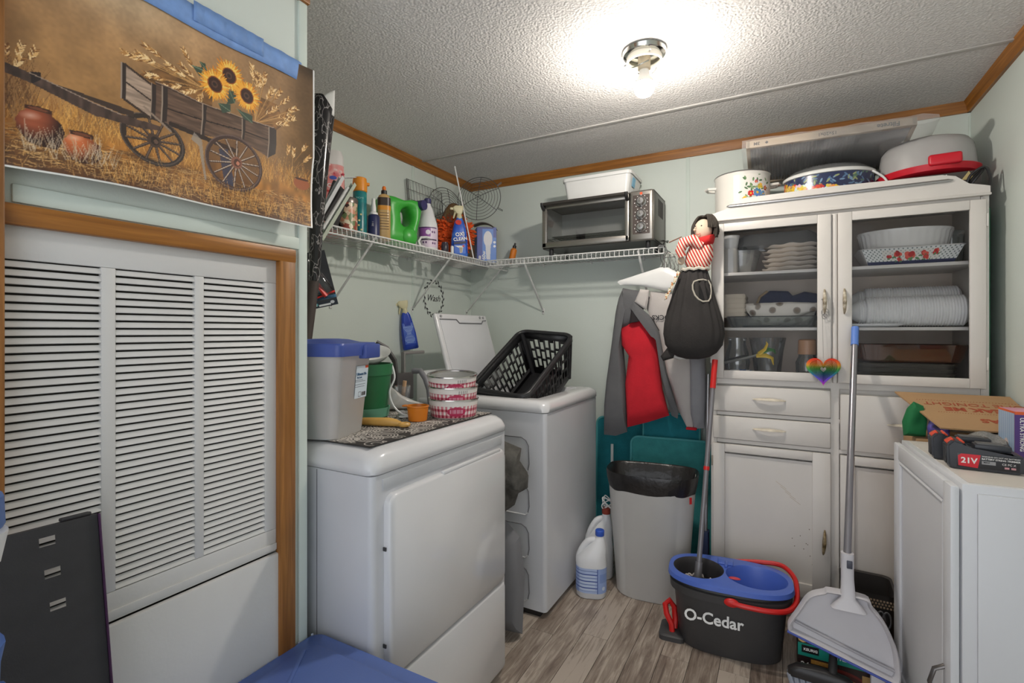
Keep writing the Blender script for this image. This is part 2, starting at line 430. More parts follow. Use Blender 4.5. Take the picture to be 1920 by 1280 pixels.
# louvred furnace door
dw = pm('door_white_paint', (212, 211, 209), .42, var=.03, vs=5, bump=.08, bs=120)
door = bpy.data.objects.new('door_1', None); C.objects.link(door); door.location = (XC, 0, 0)
door['kind'] = 'structure'; door['label'] = 'white louvred furnace closet door with oak casing'
cols = [(.302, .442), (.465, .608), (.627, .771)]
zb, zt_ = .777, 1.381
def part(name, c, d, m, p, bev=.002): return obj(name, B().box(c, d, bev=bev), m, p)
part('top_rail', (-.006, .553, (zt_ + 1.437) / 2), (.012, .506, 1.437 - zt_), dw, door)
part('bottom_rail', (-.006, .553, (zb + .722) / 2), (.012, .506, zb - .722), dw, door)
for a, c in ((.442, .465), (.608, .627), (.771, .806)): part('stile', (-.006, (a + c) / 2, (zb + zt_) / 2), (.012, c - a, zt_ - zb), dw, door)
part('lip_strip', (.001, .556, .735), (.006, .512, .016), pm('lip_paint', (206, 205, 203), .75, var=.03), door, .001)
part('lower_panel', (.003, .556, .372), (.014, .520, .694), dw, door, .004)
part('light_block_sheet', (-.05, .553, .72), (.012, .51, 1.45), pm('gap_shade_dark', (74, 70, 64), .8), door)  # added dark sheet: darkens the louvre gaps and stops light leaking in
NS = 43; pitch = (zt_ - zb) / NS
for a, c in cols:
    b = B(); b.box((0, 0, 0), (.0022, c - a, .0108), rot=Euler((0, R(-27), 0)))
    s0 = None
    for k in range(NS):
        z = zb + (k + .45) * pitch
        if s0 is None: s0 = obj('louver_slat', b, dw, door, loc=(-.0035, (a + c) / 2, z))
        else: inst(s0, door, (-.0035, (a + c) / 2, z))

# ------------------------------------------------------------------ ceiling lamp
chrome = pm('chrome', (205, 205, 200), .12, 1, var=.02)
wht = pm('white_plastic', (226, 226, 224), .35, var=.02)
lamp = thing('ceiling_lamp', 'bare lit bulb in a chrome ceiling fixture with open shade clips', 'lamp', (-.444, 1.817, H))
obj('canopy', B().lathe([(.002, 0), (.074, 0), (.078, -.006), (.074, -.018), (.062, -.024), (.002, -.024)], 36), chrome, lamp)
obj('fitter_ring', B().lathe([(.058, -.020), (.062, -.022), (.064, -.044), (.058, -.046), (.055, -.030)], 36, cap0=False, cap1=False), pm('fitter_white', (232, 228, 214), .3), lamp)
for a in (30, 200):
    pts = []
    for k in range(14):
        q = R(a + k * 8); pts.append((.045 * math.cos(q), .045 * math.sin(q), -.058 - .012 * math.sin(k / 13 * PI)))
    obj('shade_clip', B().tube(pts, .0022, 6), chrome, lamp)
for a in (60, 180, 300):
    obj('screw', B().cyl((.060 * math.cos(R(a)), .060 * math.sin(R(a)), -.036), (.074 * math.cos(R(a)), .074 * math.sin(R(a)), -.036), .003, n=8), chrome, lamp)
obj('socket', B().lathe([(.022, -.02), (.022, -.068), (.018, -.072), (.01, -.072)], 24), pm('socket_cream', (214, 200, 176), .5), lamp)
em = bpy.data.materials.new('bulb_glow'); em.use_nodes = True
for n in list(em.node_tree.nodes): em.node_tree.nodes.remove(n)
_e = em.node_tree.nodes.new('ShaderNodeEmission'); _o = em.node_tree.nodes.new('ShaderNodeOutputMaterial')
_e.inputs[0].default_value = (1, .93, .84, 1); _e.inputs[1].default_value = BULB_STRENGTH
em.node_tree.links.new(_e.outputs[0], _o.inputs[0])
obj('bulb_neck', B().lathe([(.017, -.070), (.0185, -.088), (.025, -.101), (.033, -.112), (.0362, -.121), (.010, -.121)], 28), pm('bulb_white', (240, 238, 232), .4), lamp)
obj('bulb_glass', B().lathe([(.002, -.1205), (.0355, -.1205), (.037, -.127), (.036, -.139), (.032, -.151), (.0245, -.160), (.013, -.166), (.001, -.168)], 24), em, lamp)

# ================================================================== things on the closet wall and at the left
POLE = [(0.311, 1.695), (0.311, 1.679), (0.341, 1.675), (0.43, 1.651), (0.507, 1.654), (0.54, 1.662), (0.54, 1.671), (0.471, 1.669), (0.43, 1.674), (0.365, 1.687), (0.341, 1.691)]
TONGUE2 = [(0.377, 1.686), (0.471, 1.684), (0.493, 1.683), (0.493, 1.672), (0.469, 1.671), (0.379, 1.683)]
COLLAR = [(0.342, 1.693), (0.356, 1.698), (0.356, 1.686), (0.344, 1.674)]
POT1 = [(0.335, 1.636), (0.37, 1.637), (0.369, 1.628), (0.381, 1.619), (0.386, 1.604), (0.381, 1.584), (0.374, 1.571), (0.353, 1.571), (0.336, 1.576), (0.324, 1.594), (0.322, 1.609), (0.328, 1.622), (0.336, 1.629)]
POT1RIM = [(0.335, 1.636), (0.351, 1.639), (0.371, 1.637), (0.368, 1.63), (0.349, 1.63), (0.335, 1.631)]
POT2 = [(0.392, 1.611), (0.427, 1.611), (0.426, 1.602), (0.437, 1.595), (0.439, 1.576), (0.43, 1.562), (0.411, 1.556), (0.394, 1.558), (0.384, 1.576), (0.383, 1.592), (0.392, 1.604)]
POT2RIM = [(0.392, 1.612), (0.411, 1.615), (0.428, 1.612), (0.426, 1.604), (0.407, 1.605), (0.393, 1.606)]
PANEL = [(0.477, 1.768), (0.522, 1.749), (0.523, 1.681), (0.477, 1.701)]
PANELPOST = [(0.471, 1.769), (0.479, 1.771), (0.479, 1.698), (0.471, 1.702)]
POST2 = [(0.522, 1.752), (0.53, 1.753), (0.53, 1.682), (0.522, 1.682)]
POST3 = [(0.541, 1.755), (0.552, 1.755), (0.552, 1.685), (0.541, 1.682)]
SIDE = [(0.53, 1.756), (0.552, 1.756), (0.62, 1.749), (0.713, 1.753), (0.791, 1.758), (0.797, 1.697), (0.777, 1.683), (0.713, 1.701), (0.62, 1.682), (0.566, 1.684), (0.53, 1.682)]
SEAM = [(0.552, 1.713), (0.62, 1.716), (0.713, 1.725), (0.774, 1.725)]
SPOST1 = [(0.62, 1.749), (0.629, 1.751), (0.626, 1.681), (0.62, 1.682)]
SPOST2 = [(0.709, 1.752), (0.717, 1.753), (0.716, 1.705), (0.71, 1.706)]
ENDPOST = [(0.777, 1.757), (0.797, 1.758), (0.797, 1.697), (0.777, 1.681)]
WH1 = [(0.527, 1.639), (0.591, 1.66), (0.527, 1.588), (0.469, 1.647), (0.527, 1.684)]
WH2 = [(0.696, 1.643), (0.764, 1.65), (0.696, 1.577), (0.632, 1.631), (0.682, 1.707)]
HUB2 = [(0.702, 1.645)]
HUB1 = [(0.535, 1.644)]
SF1 = [(0.647, 1.804), (0.678, 1.804), (0.647, 1.769)]
SF2 = [(0.679, 1.837), (0.711, 1.838), (0.679, 1.801)]
SF3 = [(0.721, 1.809), (0.755, 1.81), (0.721, 1.773)]
LEAVES = [[(0.598, 1.823), (0.62, 1.828), (0.629, 1.823), (0.614, 1.807)], [(0.614, 1.839), (0.626, 1.84), (0.631, 1.826), (0.62, 1.825)], [(0.654, 1.766), (0.682, 1.774), (0.682, 1.758), (0.663, 1.747)], [(0.696, 1.77), (0.734, 1.768), (0.734, 1.751), (0.713, 1.753)], [(0.679, 1.805), (0.696, 1.815), (0.692, 1.781), (0.673, 1.77)]]
WHEATL = [[(0.623, 1.784), (0.474, 1.79)], [(0.623, 1.784), (0.502, 1.797)], [(0.623, 1.784), (0.51, 1.819)], [(0.623, 1.784), (0.553, 1.803)], [(0.623, 1.784), (0.583, 1.845)], [(0.623, 1.784), (0.574, 1.813)], [(0.623, 1.784), (0.515, 1.763)], [(0.623, 1.784), (0.548, 1.758)], [(0.623, 1.784), (0.58, 1.76)], [(0.623, 1.784), (0.611, 1.746)]]
WHEATR = [[(0.741, 1.754), (0.732, 1.883)], [(0.741, 1.754), (0.755, 1.871)], [(0.741, 1.754), (0.768, 1.878)], [(0.741, 1.754), (0.787, 1.852)], [(0.741, 1.754), (0.808, 1.856)], [(0.741, 1.754), (0.826, 1.844)], [(0.741, 1.754), (0.849, 1.831)], [(0.741, 1.754), (0.847, 1.803)], [(0.741, 1.754), (0.824, 1.784)], [(0.741, 1.754), (0.748, 1.871)], [(0.741, 1.754), (0.793, 1.811)], [(0.741, 1.754), (0.833, 1.805)]]
WHEATLL = [[(0.322, 1.699), (0.328, 1.732)], [(0.336, 1.697), (0.346, 1.733)], [(0.314, 1.695), (0.314, 1.719)], [(0.326, 1.699), (0.33, 1.712)]]
WHEATRR = [[(0.824, 1.646), (0.828, 1.725)], [(0.843, 1.65), (0.843, 1.726)], [(0.849, 1.692), (0.875, 1.74)], [(0.849, 1.668), (0.89, 1.715)]]
STREAM = [(0.606, 1.683), (0.623, 1.671), (0.635, 1.586), (0.631, 1.584), (0.617, 1.657), (0.6, 1.666)]

def make_poster():
    t = thing('wall_poster', 'large glossy poster of a wooden wagon with sunflowers taped to closet wall', 'poster', (XC, 0, 0))
    cv = Canvas(.246, .902, 1.528, 1.948, .00125, (150, 112, 70))
    X, Y = cv.X, cv.Y
    # ochre sky, brighter haze top left, darker rim
    n = cv.noise(.10, 9, 6) * cv.noise(.07, 22, 14) * cv.noise(.04, 120, 80)
    g = np.clip((Y - 1.64) / .30, 0, 1)
    base = np.stack([150 + 8 * g, 110 + 14 * g, 64 + 26 * g], -1) / 255.
    hz = np.exp(-(((X - .47) / .12) ** 2 + ((Y - 1.90) / .06) ** 2))[..., None]
    base = base * (1 - .55 * hz) + np.array((196, 178, 150)) / 255. * .55 * hz
    dk = np.exp(-(((X - .89) / .06) ** 2))[..., None] * .35 + np.exp(-((Y - 1.945) / .03) ** 2)[..., None] * .25
    cv.a = np.clip(base * (1 - dk) * n[..., None], 0, 1)
    # field
    gl = 1.642 + .01 * np.sin(X * 40)
    fm = np.clip((gl - Y) / .03, 0, 1)[..., None]
    fld = np.stack([176 - 500 * (1.64 - Y), 122 - 430 * (1.64 - Y), 58 - 240 * (1.64 - Y)], -1) / 255.
    cv.a = cv.a * (1 - fm) + np.clip(fld, .12, 1) * cv.noise(.22, 60, 18)[..., None] * fm
    rnd = random.Random(3)
    def grass(n_, y0, y1, x0, x1, hh, cols_):
        for _ in range(n_):
            x = rnd.uniform(x0, x1); y = rnd.uniform(y0, y1); h_ = hh * rnd.uniform(.5, 1.4)
            cv.line((x, y), (x + rnd.uniform(-.5, .5) * h_, y + h_), .0016, rnd.choice(cols_), .55, .0006)
    gold = [(196, 140, 64), (222, 170, 92), (168, 112, 48), (132, 84, 38), (206, 156, 84)]
    straw = [(214, 176, 118), (170, 128, 74), (110, 76, 44), (196, 150, 88), (74, 50, 32)]
    grass(700, 1.60, 1.645, .31, .62, .022, gold); grass(260, 1.62, 1.66, .75, .9, .03, gold)
    grass(160, 1.60, 1.66, .30, .345, .06, [(126, 88, 50), (92, 62, 36), (160, 120, 74)])
    cv.put(np.clip((1.585 - Y) / .03, 0, 1) * .55, (66, 46, 32))
    for _ in range(1500):
        x = rnd.uniform(.3, .9); y = rnd.uniform(1.535, 1.60); l_ = rnd.uniform(.006, .02)
        cv.line((x, y), (x + l_, y + rnd.uniform(-.4, .4) * l_), .0014, rnd.choice(straw), .6)
    def pot(body, rim, c0, hi):
        cx = sum(p[0] for p in body) / len(body); cy = sum(p[1] for p in body) / len(body)
        sh = np.clip(1.25 - ((X - cx + .012) ** 2 + (Y - cy - .012) ** 2) * 620, .35, 1.3) * cv.noise(.07, 14, 60)
        cv.poly(body, c0, 1, sh)
        cv.ell(cx - .012, cy + .014, .016, .008, hi, .2, .55, soft=True)
        cv.poly(rim, (64, 38, 26)); rx = sum(p[0] for p in rim) / len(rim); ry = sum(p[1] for p in rim) / len(rim)
        cv.ell(rx, ry, .013, .0026, (112, 66, 44))
    pot(POT1, POT1RIM, (128, 66, 42), (226, 206, 196)); pot(POT2, POT2RIM, (164, 88, 50), (240, 214, 190))
    wood_n = cv.noise(.20, 26, 130)
    # far wheel
    def wheel(cx, cy, rx, ry, w_, dark, spoke, hub, ns, off=(0, 0)):
        cv.ell(cx, cy, rx, ry, dark, -.15, 1, inner=1 - w_)
        cv.ell(cx - .002, cy + .002, rx * .985, ry * .985, tuple(min(255, v + 38) for v in dark), -.15, .8, inner=.955)
        for k in range(ns):
            a = 2 * PI * k / ns + .2
            cv.line((cx + off[0], cy + off[1]), (cx + rx * .88 * math.cos(a), cy + ry * .88 * math.sin(a)), .0058, dark, 1, .0046)
            cv.line((cx + off[0], cy + off[1] + .0008), (cx + rx * .86 * math.cos(a), cy + ry * .86 * math.sin(a) + .0008), .0024, spoke, .9, .0018)
        cv.ell(cx + off[0], cy + off[1], .013, .014, hub); cv.ell(cx + off[0] + .001, cy + off[1], .008, .009, tuple(v * .6 for v in hub))
        cv.ell(cx + off[0] + .003, cy + off[1] - .001, .004, .005, tuple(min(255, v * 1.4) for v in hub))
    cv.ell(.53, 1.592, .085, .012, (48, 34, 26), 0, .6, soft=True); cv.ell(.70, 1.585, .10, .014, (48, 34, 26), 0, .7, soft=True)
    wheel(.529, 1.637, .060, .051, .17, (52, 42, 36), (110, 90, 76), (70, 54, 44), 12)
    # wheat behind the box
    def wheat(p, q, n_=1, ear=.032):
        for _ in range(n_):
            e = (q[0] + rnd.uniform(-.004, .004), q[1] + rnd.uniform(-.003, .003))
            cv.line(p, e, .0016, rnd.choice([(150, 108, 60), (186, 142, 86)]), .9)
            d = Vector((e[0] - p[0], e[1] - p[1])); d.normalize(); nrm = Vector((-d.y, d.x))
            for k in range(9):
                m_ = Vector(e) - d * (ear * k / 9)
                for sg in (-1, 1):
                    cv.line(m_, m_ + d * .007 + nrm * sg * .0045, .0028, rnd.choice([(214, 172, 112), (170, 122, 68), (236, 204, 152), (118, 78, 42)]), .95, .0012)
    cv.poly([(.50, 1.76), (.55, 1.80), (.60, 1.80), (.64, 1.78), (.64, 1.745), (.55, 1.745)], (112, 78, 44), .9, cv.noise(.3, 60, 60))
    cv.poly([(.72, 1.745), (.75, 1.82), (.80, 1.82), (.82, 1.78), (.79, 1.75)], (120, 82, 44), .85, cv.noise(.3, 60, 60))
    for p, q in WHEATL: wheat(p, q, 2)
    for p, q in WHEATR: wheat(p, q, 2)
    for p, q in WHEATLL: wheat(p, q, 1, .02)
    for p, q in WHEATRR: wheat(p, q, 1, .024)
    # wagon
    cv.poly(SIDE, (98, 76, 62), 1, wood_n); cv.poly(PANEL, (160, 138, 120), 1, cv.noise(.16, 20, 140))
    for a, c in zip(SEAM, SEAM[1:]): cv.line(a, c, .0028, (38, 28, 24))
    cv.line(PANEL[0], PANEL[1], .0045, (58, 44, 36)); cv.line(PANEL[3], PANEL[2], .005, (58, 44, 36))
    cv.line((.479, 1.735), (.522, 1.717), .003, (46, 34, 28))
    for a, c in zip(SIDE[:4], SIDE[1:5]): cv.line(a, c, .004, (70, 52, 42)); cv.line((a[0], a[1] + .0022), (c[0], c[1] + .0022), .0014, (164, 142, 124))
    for p in (PANELPOST, POST2, POST3, SPOST1, SPOST2, ENDPOST):
        cv.poly(p, (52, 42, 38)); cv.line(p[0], p[3], .0022, (150, 132, 116))
    cv.line((.56, 1.684), (.70, 1.672), .010, (50, 38, 32)); cv.line((.51, 1.70), (.56, 1.668), .004, (140, 122, 106))
    cv.poly(TONGUE2, (64, 50, 42)); cv.poly(POLE, (74, 58, 50), 1, cv.noise(.25, 120, 30)); cv.poly(COLLAR, (40, 32, 30))
    for a, c in zip(POLE[7:11], POLE[8:11]): cv.line(a, c, .0018, (150, 130, 114))
    cv.poly(STREAM, (150, 140, 130), .8)
    # near wheel
    cv.ell(.698, 1.640, .060, .056, (70, 46, 34), 0, .45); cv.poly([(.66, 1.665), (.68, 1.67), (.70, 1.585), (.675, 1.59)], (52, 58, 84), .8)
    wheel(.698, 1.641, .067, .064, .12, (66, 48, 42), (196, 176, 156), (132, 86, 68), 14, (.004, .004))
    # sunflowers
    for l in LEAVES: cv.poly(l, (58, 74, 60)); cv.line(l[0], l[2], .0016, (120, 138, 112), .8)
    for (cx, cy), s_ in ((SF2[0], 1.0), (SF1[0], 1.0), (SF3[0], 1.0)):
        for ring, (rr, c1, c2) in enumerate(((.036, (208, 128, 32), (232, 160, 48)), (.031, (236, 166, 60), (246, 192, 92)))):
            for k in range(26):
                a = 2 * PI * (k + ring * .5) / 26; rl = rr * rnd.uniform(.88, 1.1)
                cv.line((cx + .010 * math.cos(a), cy + .010 * math.sin(a)), (cx + rl * .95 * math.cos(a), cy + rl * 1.02 * math.sin(a)), .0075, rnd.choice([c1, c2]), 1, .0015)
        cv.ell(cx, cy, .0165, .0175, (150, 74, 24)); cv.ell(cx, cy, .0145, .0155, (58, 34, 26)); cv.ell(cx - .001, cy, .007, .0075, (88, 60, 46)); cv.ell(cx - .001, cy, .004, .004, (44, 30, 26))
    # foreground tufts, right pot
    cv.ell(.872, 1.640, .022, .016, (150, 84, 50)); cv.ell(.872, 1.652, .020, .003, (70, 44, 32))
    grass(420, 1.53, 1.575, .44, .90, .026, gold + [(226, 178, 104)]); grass(220, 1.53, 1.57, .30, .60, .016, straw)
    grass(90, 1.555, 1.58, .33, .46, .03, [(206, 190, 166), (180, 160, 130)])
    cv.put(np.clip((1.545 - Y) / .018, 0, 1) * .5 * (cv.noise(.9, 30, 3) > 1), (60, 42, 40))
    cv.a = np.clip(cv.a * 1.10, 0, 1)
    edge = ((X > .897) | (Y < 1.5315)).astype(float); cv.put(edge, (226, 226, 222))
    def fn(U, V):
        lift = np.clip((1.72 - V) / .19, 0, 1)
        x = .006 + .034 * lift ** 1.6 + .006 * np.sin(U * 17) * lift + .010 * np.clip((U - .80) / .1, 0, 1) ** 2
        return x, U - .036 * lift * (U - .246) / .656, V + .006 * np.sin((U - .25) * 6.0) * lift - .010 * lift * np.clip((.9 - U) / .6, 0, 1)
    cv.build('printed_sheet', fn, t, .32, .35)
    tp = pm('painters_tape', (122, 158, 214), .6, var=.10, vs=40)
    b = B(); b.sheet(lambda u, v: (.0085 + .0012 * math.sin(u * 60) * v, .42 + u * .448, 1.903 + v * .05 + .003 * math.sin(u * 9)), 60, 3)
    obj('tape_strip', b, tp, t, thick=.0006)
    b = B(); b.sheet(lambda u, v: (.0098 + .0008 * math.sin(u * 40), .60 + u * .16, 1.918 + v * .042), 24, 2)
    obj('tape_strip', b, tp, t, thick=.0006)
    return t
make_poster()

# blue storage tote in front of the closet
blue_lid = pm('blue_tote_plastic', (84, 108, 172), .42, var=.05, vs=4, bump=.05, bs=200)
t = thing('storage_tote', 'blue lidded storage tote between the furnace door and dryer', 'tote', (-.872, .60, 0))
obj('tub', B().stack([(0, .36, .52, .05), (.40, .40, .585, .05), (.44, .405, .59, .05)]), pm('tote_tub', (70, 92, 156), .5), t)
b = B(); b.stack([(.435, .436, .632, .03), (.462, .436, .632, .03), (.468, .424, .62, .03), (.468, .36, .55, .03), (.476, .34, .53, .03), (.480, .33, .52, .03)], n=5)
obj('lid', b, blue_lid, t)
for k, (ang, ln) in enumerate(((35, .26), (-35, .26))):
    b = B(); b.box((0, 0, .481), (.010, .56, .004), rot=Euler((0, 0, R(ang))), bev=.0018); obj('lid_rib', b, blue_lid, t)
b = B(); b.box((0, 0, 0), (.004, .006, .006), bev=.001); n0 = None
for k in range(10):
    lo = (-.2185, .30 - k * .032 - (.008 if k % 2 else 0), .464)
    if n0 is None: n0 = obj('rim_notch', b, pm('notch_light', (200, 208, 224), .5), t, loc=lo)
    else: inst(n0, t, lo)
# black perforated metal panel
t = thing('metal_panel', 'black metal panel with three slots leaning on the louvred door', 'panel', (-.955, .255, .4835))
b = B(); hs = [(.084, .452), (.088, .402), (.092, .351)]
Wp, Hp, q_ = .30, .475, .0065
ys = [-.15]; cuts = []
# front skin as strips around the slots
def strip(y0, y1, z0, z1): b.box((0, (y0 + y1) / 2, (z0 + z1) / 2), (.0016, y1 - y0, z1 - z0))
zc = [0]
for hy, hz in reversed(hs):
    strip(-.15, .15, zc[0], hz - .007); strip(-.15, hy - .010, hz - .007, hz + .007); strip(hy + .010, .15, hz - .007, hz + .007); zc[0] = hz + .007
strip(-.15, .15, zc[0], Hp)
b.box((-.010, .149, Hp / 2), (.02, .002, Hp)); b.box((-.010, 0, Hp - .001), (.02, .3, .002)); b.box((-.014, .125, Hp + .003), (.016, .04, .006), bev=.002)
o = obj('sheet', b, pm('black_powder_coat', (52, 51, 54), .55, var=.08, vs=30, bump=.15, bs=400), t)
b = B(); b.box((-.0005, .1515, Hp / 2), (.018, .001, Hp)); obj('edge_tape', b, pm('purple_edge', (84, 52, 84), .5), t)
t.rotation_euler = (0, R(-10.5), R(-3))
# tubs at the left edge
bluep = pm('crate_blue', (70, 104, 168), .45, var=.06); crw = pm('crate_white', (216, 218, 220), .45)
t = thing('stacked_crate', 'blue and white ribbed plastic crate at the far left edge', 'crate', (-.83, .1185, .4815))
obj('body', B().stack([(0, .17, .17, .03), (.42, .19, .19, .03), (.44, .2, .2, .04)]), bluep, t)
for k in range(6):
    obj('rib', B().box((.07 - k * .028, .0955, .20), (.010, .012, .36), rot=Euler((R(-1.5), 0, 0)), bev=.003), bluep, t)
obj('neck', B().stack([(.440, .15, .15, .03), (.53, .15, .15, .03)]), crw, t)
obj('liner', B().stack([(.53, .19, .19, .03), (.565, .2, .2, .03)]), crw, t)
obj('lid', B().stack([(.565, .2, .2, .05), (.57, .204, .204, .05), (.60, .202, .202, .05), (.61, .18, .18, .05)]), bluep, t)

# ================================================================== wire shelves
wirew = pm('white_vinyl_wire', (222, 222, 220), .4, var=.02)
ZS = 1.690
def wire_shelf(label, loc, rotz, length, depth, braces, name='wire_shelf'):
    """local x along the wall, y out from the wall is -y, z=0 deck"""
    t = thing(name, label, 'shelf', loc, rotz)
    b = B(); n = int(length / .0254)
    for i in range(n + 1):
        x = i * length / n
        b.tube([(x, -.004, 0), (x, -depth, 0), (x, -depth - .0015, -.026)], .0019, 5)
    o = obj('deck_wires', b, wirew, t); o['kind'] = 'stuff'
    for nm, y, z, r in (('front_rail', -depth, .004, .0038), ('lower_rail', -depth - .002, -.028, .0038), ('back_rail', -.006, -.004, .003), ('middle_rail', -depth * .5, -.004, .0026)):
        obj(nm, B().cyl((0, y, z), (length, y, z), r, n=8), wirew, t)
    for x, bl in braces:
        b = B(); b.box((x, -(depth + .0) / 2 - .004, -.145), (.012, .005, math.hypot(depth - .02, .29)), rot=Euler((math.atan2(depth - .02, .29), 0, 0)), bev=.001)
        b.box((x, -.0035, -.30), (.016, .004, .035), bev=.001); br = obj('brace', b, wirew, t)
        obj('screw', B().cyl((x, -.004, -.302), (x, -.009, -.302), .004, n=8), pm('screw_dark', (70, 68, 66), .4, .6), br)
    k = .25
    while k < length:
        o = obj('wall_clip', B().box((k, -.007, -.006), (.012, .014, .022), bev=.002), wirew, t); k += .32
    return t
# left run along the alcove wall (local x -> -Y), back run along the back wall
sl = wire_shelf('white wire shelf along the left wall above the dryer', (XA, 1.36, ZS), 90, 1.55, .30, ((.33, 0), (.93, 0), (1.50, 0)))
sb = wire_shelf('white wire shelf on the back wall holding the toaster oven', (XA + .315, YB, ZS), 0, 1.065, .30, ((.245, 0), (.93, 0)))
ZT = ZS + .0075

def label_band(b, z0, z1, w_, d_, r, off=.0006): return b.stack([(z0, w_ + off * 2, d_ + off * 2, r), (z1, w_ + off * 2, d_ + off * 2, r)], cap0=False, cap1=False, n=6)
black = pm('black_plastic', (34, 33, 34), .4, var=.08)
whiteink = pm('white_ink', (236, 236, 234), .5, var=.01)
darkink = pm('dark_ink', (36, 34, 40), .5, var=.01)
redink = pm('red_ink', (196, 34, 38), .5, var=.02)
silver = pm('silver_metal', (176, 176, 178), .3, .9, var=.04)

# ---- marble paper roll, standing at the shelf end
t = thing('contact_paper_roll', 'loose roll of black marble contact paper standing at the shelf end', 'paper roll', (-1.50, 1.245, 1.42))
marb = ramp_mat('black_marble', 'crack', [(0, (196, 192, 190)), (.012, (120, 116, 116)), (.05, (30, 28, 30)), (.4, (22, 21, 23))], 20, .18, stretch=(1, 1, .55))
paper = pm('paper_back', (224, 224, 222), .6)
def roll(u, v):
    a = R(60) - u * 2 * PI * 1.45; r = (.017 + .022 * v) * (1 - .16 * u) * (1 + (.30 * max(0, u * -4 + .9) if u < .22 else 0) * v ** 2)
    top = .695 - .055 * max(0, math.sin(a + .5)) * v
    return (r * math.cos(a) + .012 * v, r * math.sin(a) + .02 * v, v * top)
o = obj('sheet', B().sheet(roll, 60, 24), [paper, marb], t, thick=.0012, fixn=False)
o.modifiers['thickness'].material_offset = 1
obj('turned_corner', B().sheet(lambda u, v: tuple(Vector((-.012, .004, .660)).lerp(Vector((.058, .046, .725)).lerp(Vector((.056, .044, .628)), v), u) + Vector((.012, -.016, 0)) * math.sin(u * PI)), 10, 8), paper, t, thick=.001)
obj('core', B().cyl((.05, -.115, -.4595), (.0, .0, .02), .019, .019, n=20), pm('brown_core', (66, 56, 52), .7), t)
# ---- loose shelf brackets
for k, (a, c, lab) in enumerate((((-1.605, 1.335, 1.66), (-1.605, 1.478, 1.896), 'loose grey metal shelf bracket leaning upright with flat end tab'),
                                 ((-1.585, 1.352, 1.615), (-1.60, 1.538, 1.882), 'loose pale green shelf bracket below the upright one'))):
    t = thing('loose_bracket', lab, 'bracket', a, 0, 'spare shelf brackets at the shelf end')
    d = Vector(c) - Vector(a); L_ = d.length; M_ = d.to_track_quat('Z', 'Y').to_matrix().to_4x4()
    mt = pm('bracket_grey', (196, 198, 200), .4) if k == 0 else pm('bracket_green', (176, 184, 168), .45)
    b = B(); b.box((0, 0, L_ / 2), (.018, .003, L_)); b.box((.0085, .007, L_ / 2), (.002, .014, L_)); b.box((-.0085, .007, L_ / 2), (.002, .014, L_)); b.xf(M_)
    obj('channel', b, mt, t)
    if k == 0:
        b = B(); b.box((.0, .0, .0), (.018, .07, .003), bev=.001); o = obj('end_tab', b, mt, t, loc=(d.x, d.y + .034, d.z + .012), rot=(R(16), 0, R(0)))
        obj('tab_hole', B().cyl((0, .012, -.002), (0, .012, .002), .004, n=12), darkink, t, loc=(d.x, d.y + .034, d.z + .012), rot=(R(16), 0, 0))
    else:
        b = B(); b.cyl((.012, .012, .05), (.012, .012, L_ - .03), .009, n=14); b.xf(M_); obj('roller', b, wht, t)
# ---- dark board behind
t = obj('dark_board', B().box((0, 0, .095), (.012, .10, .19), bev=.02, seg=4), pm('black_board', (40, 38, 40), .6), loc=(-1.665, 1.455, ZT + .012), rot=(R(-24), 0, R(6)))
tag(t, 'black rounded board behind the loose brackets', 'board')
# ---- pink scent booster bottle
t = thing('laundry_bottle', 'pink laundry scent booster bottle with a white cap', 'bottle', (-1.828, 1.622, ZT), 52)
pk = ramp_mat('pink_label', 'voronoi', [(0, (226, 150, 150)), (.35, (222, 128, 126)), (.7, (236, 180, 176)), (1, (206, 84, 96))], 26, .4)
obj('bottle_body', B().stack([(0, .10, .075, .03), (.01, .106, .08, .033), (.24, .106, .08, .033), (.30, .102, .078, .035), (.325, .098, .074, .035)], n=6), pk, t)
obj('cap', B().stack([(.325, .1, .076, .036), (.37, .096, .072, .034), (.392, .08, .06, .028), (.396, .05, .04, .018)], n=6), pm('milky_cap', (222, 218, 216), .4), t)
txt('SCENT', .024, whiteink, t, (.0, -.0412, .225), bold=.0005); txt('BOOSTER', .012, redink, t, (0, -.0412, .20), bold=.0003)
obj('brand_oval', B().lathe([(.001, 0), (.016, 0), (.016, .001), (.001, .001)], 20, sy=.55), pm('logo_blue', (70, 92, 180), .4), t, loc=(0, -.0402, .262), rot=(R(90), 0, 0))
for k in range(16):
    a = random.uniform(-.045, .045); z = random.uniform(.28, .33) if k < 8 else random.uniform(.04, .19)
    obj('petal', B().sphere((a, -.0385, z), .007, 8, 5, (1, .15, .8)), pm('petal_%d' % (k % 2), ((240, 206, 204), (190, 52, 72))[k % 2], .5), t)
# ---- floral canister
t = thing('floral_canister', 'small floral print tin leaning behind the brackets', 'tin', (-1.70, 1.590, ZT), 50)
flo = ramp_mat('floral_tin', 'vorocol', [(0, (206, 178, 150)), (.3, (150, 74, 58)), (.45, (226, 214, 186)), (.6, (110, 128, 84)), (.75, (200, 140, 110)), (.9, (64, 44, 40))], 60, .35)
obj('tin_body', B().lathe([(.04, 0), (.044, .004), (.044, .13), (.04, .134)], 28), flo, t)
obj('lid', B().lathe([(.046, .128), (.047, .146), (.043, .152), (.002, .154)], 28), pm('tin_lid', (126, 118, 112), .3, .7), t)
obj('strap', B().tube([(-.03, -.048, .01), (-.045, -.05, .05), (-.02, -.052, .02)], .012, 8, flat=.3), black, t)
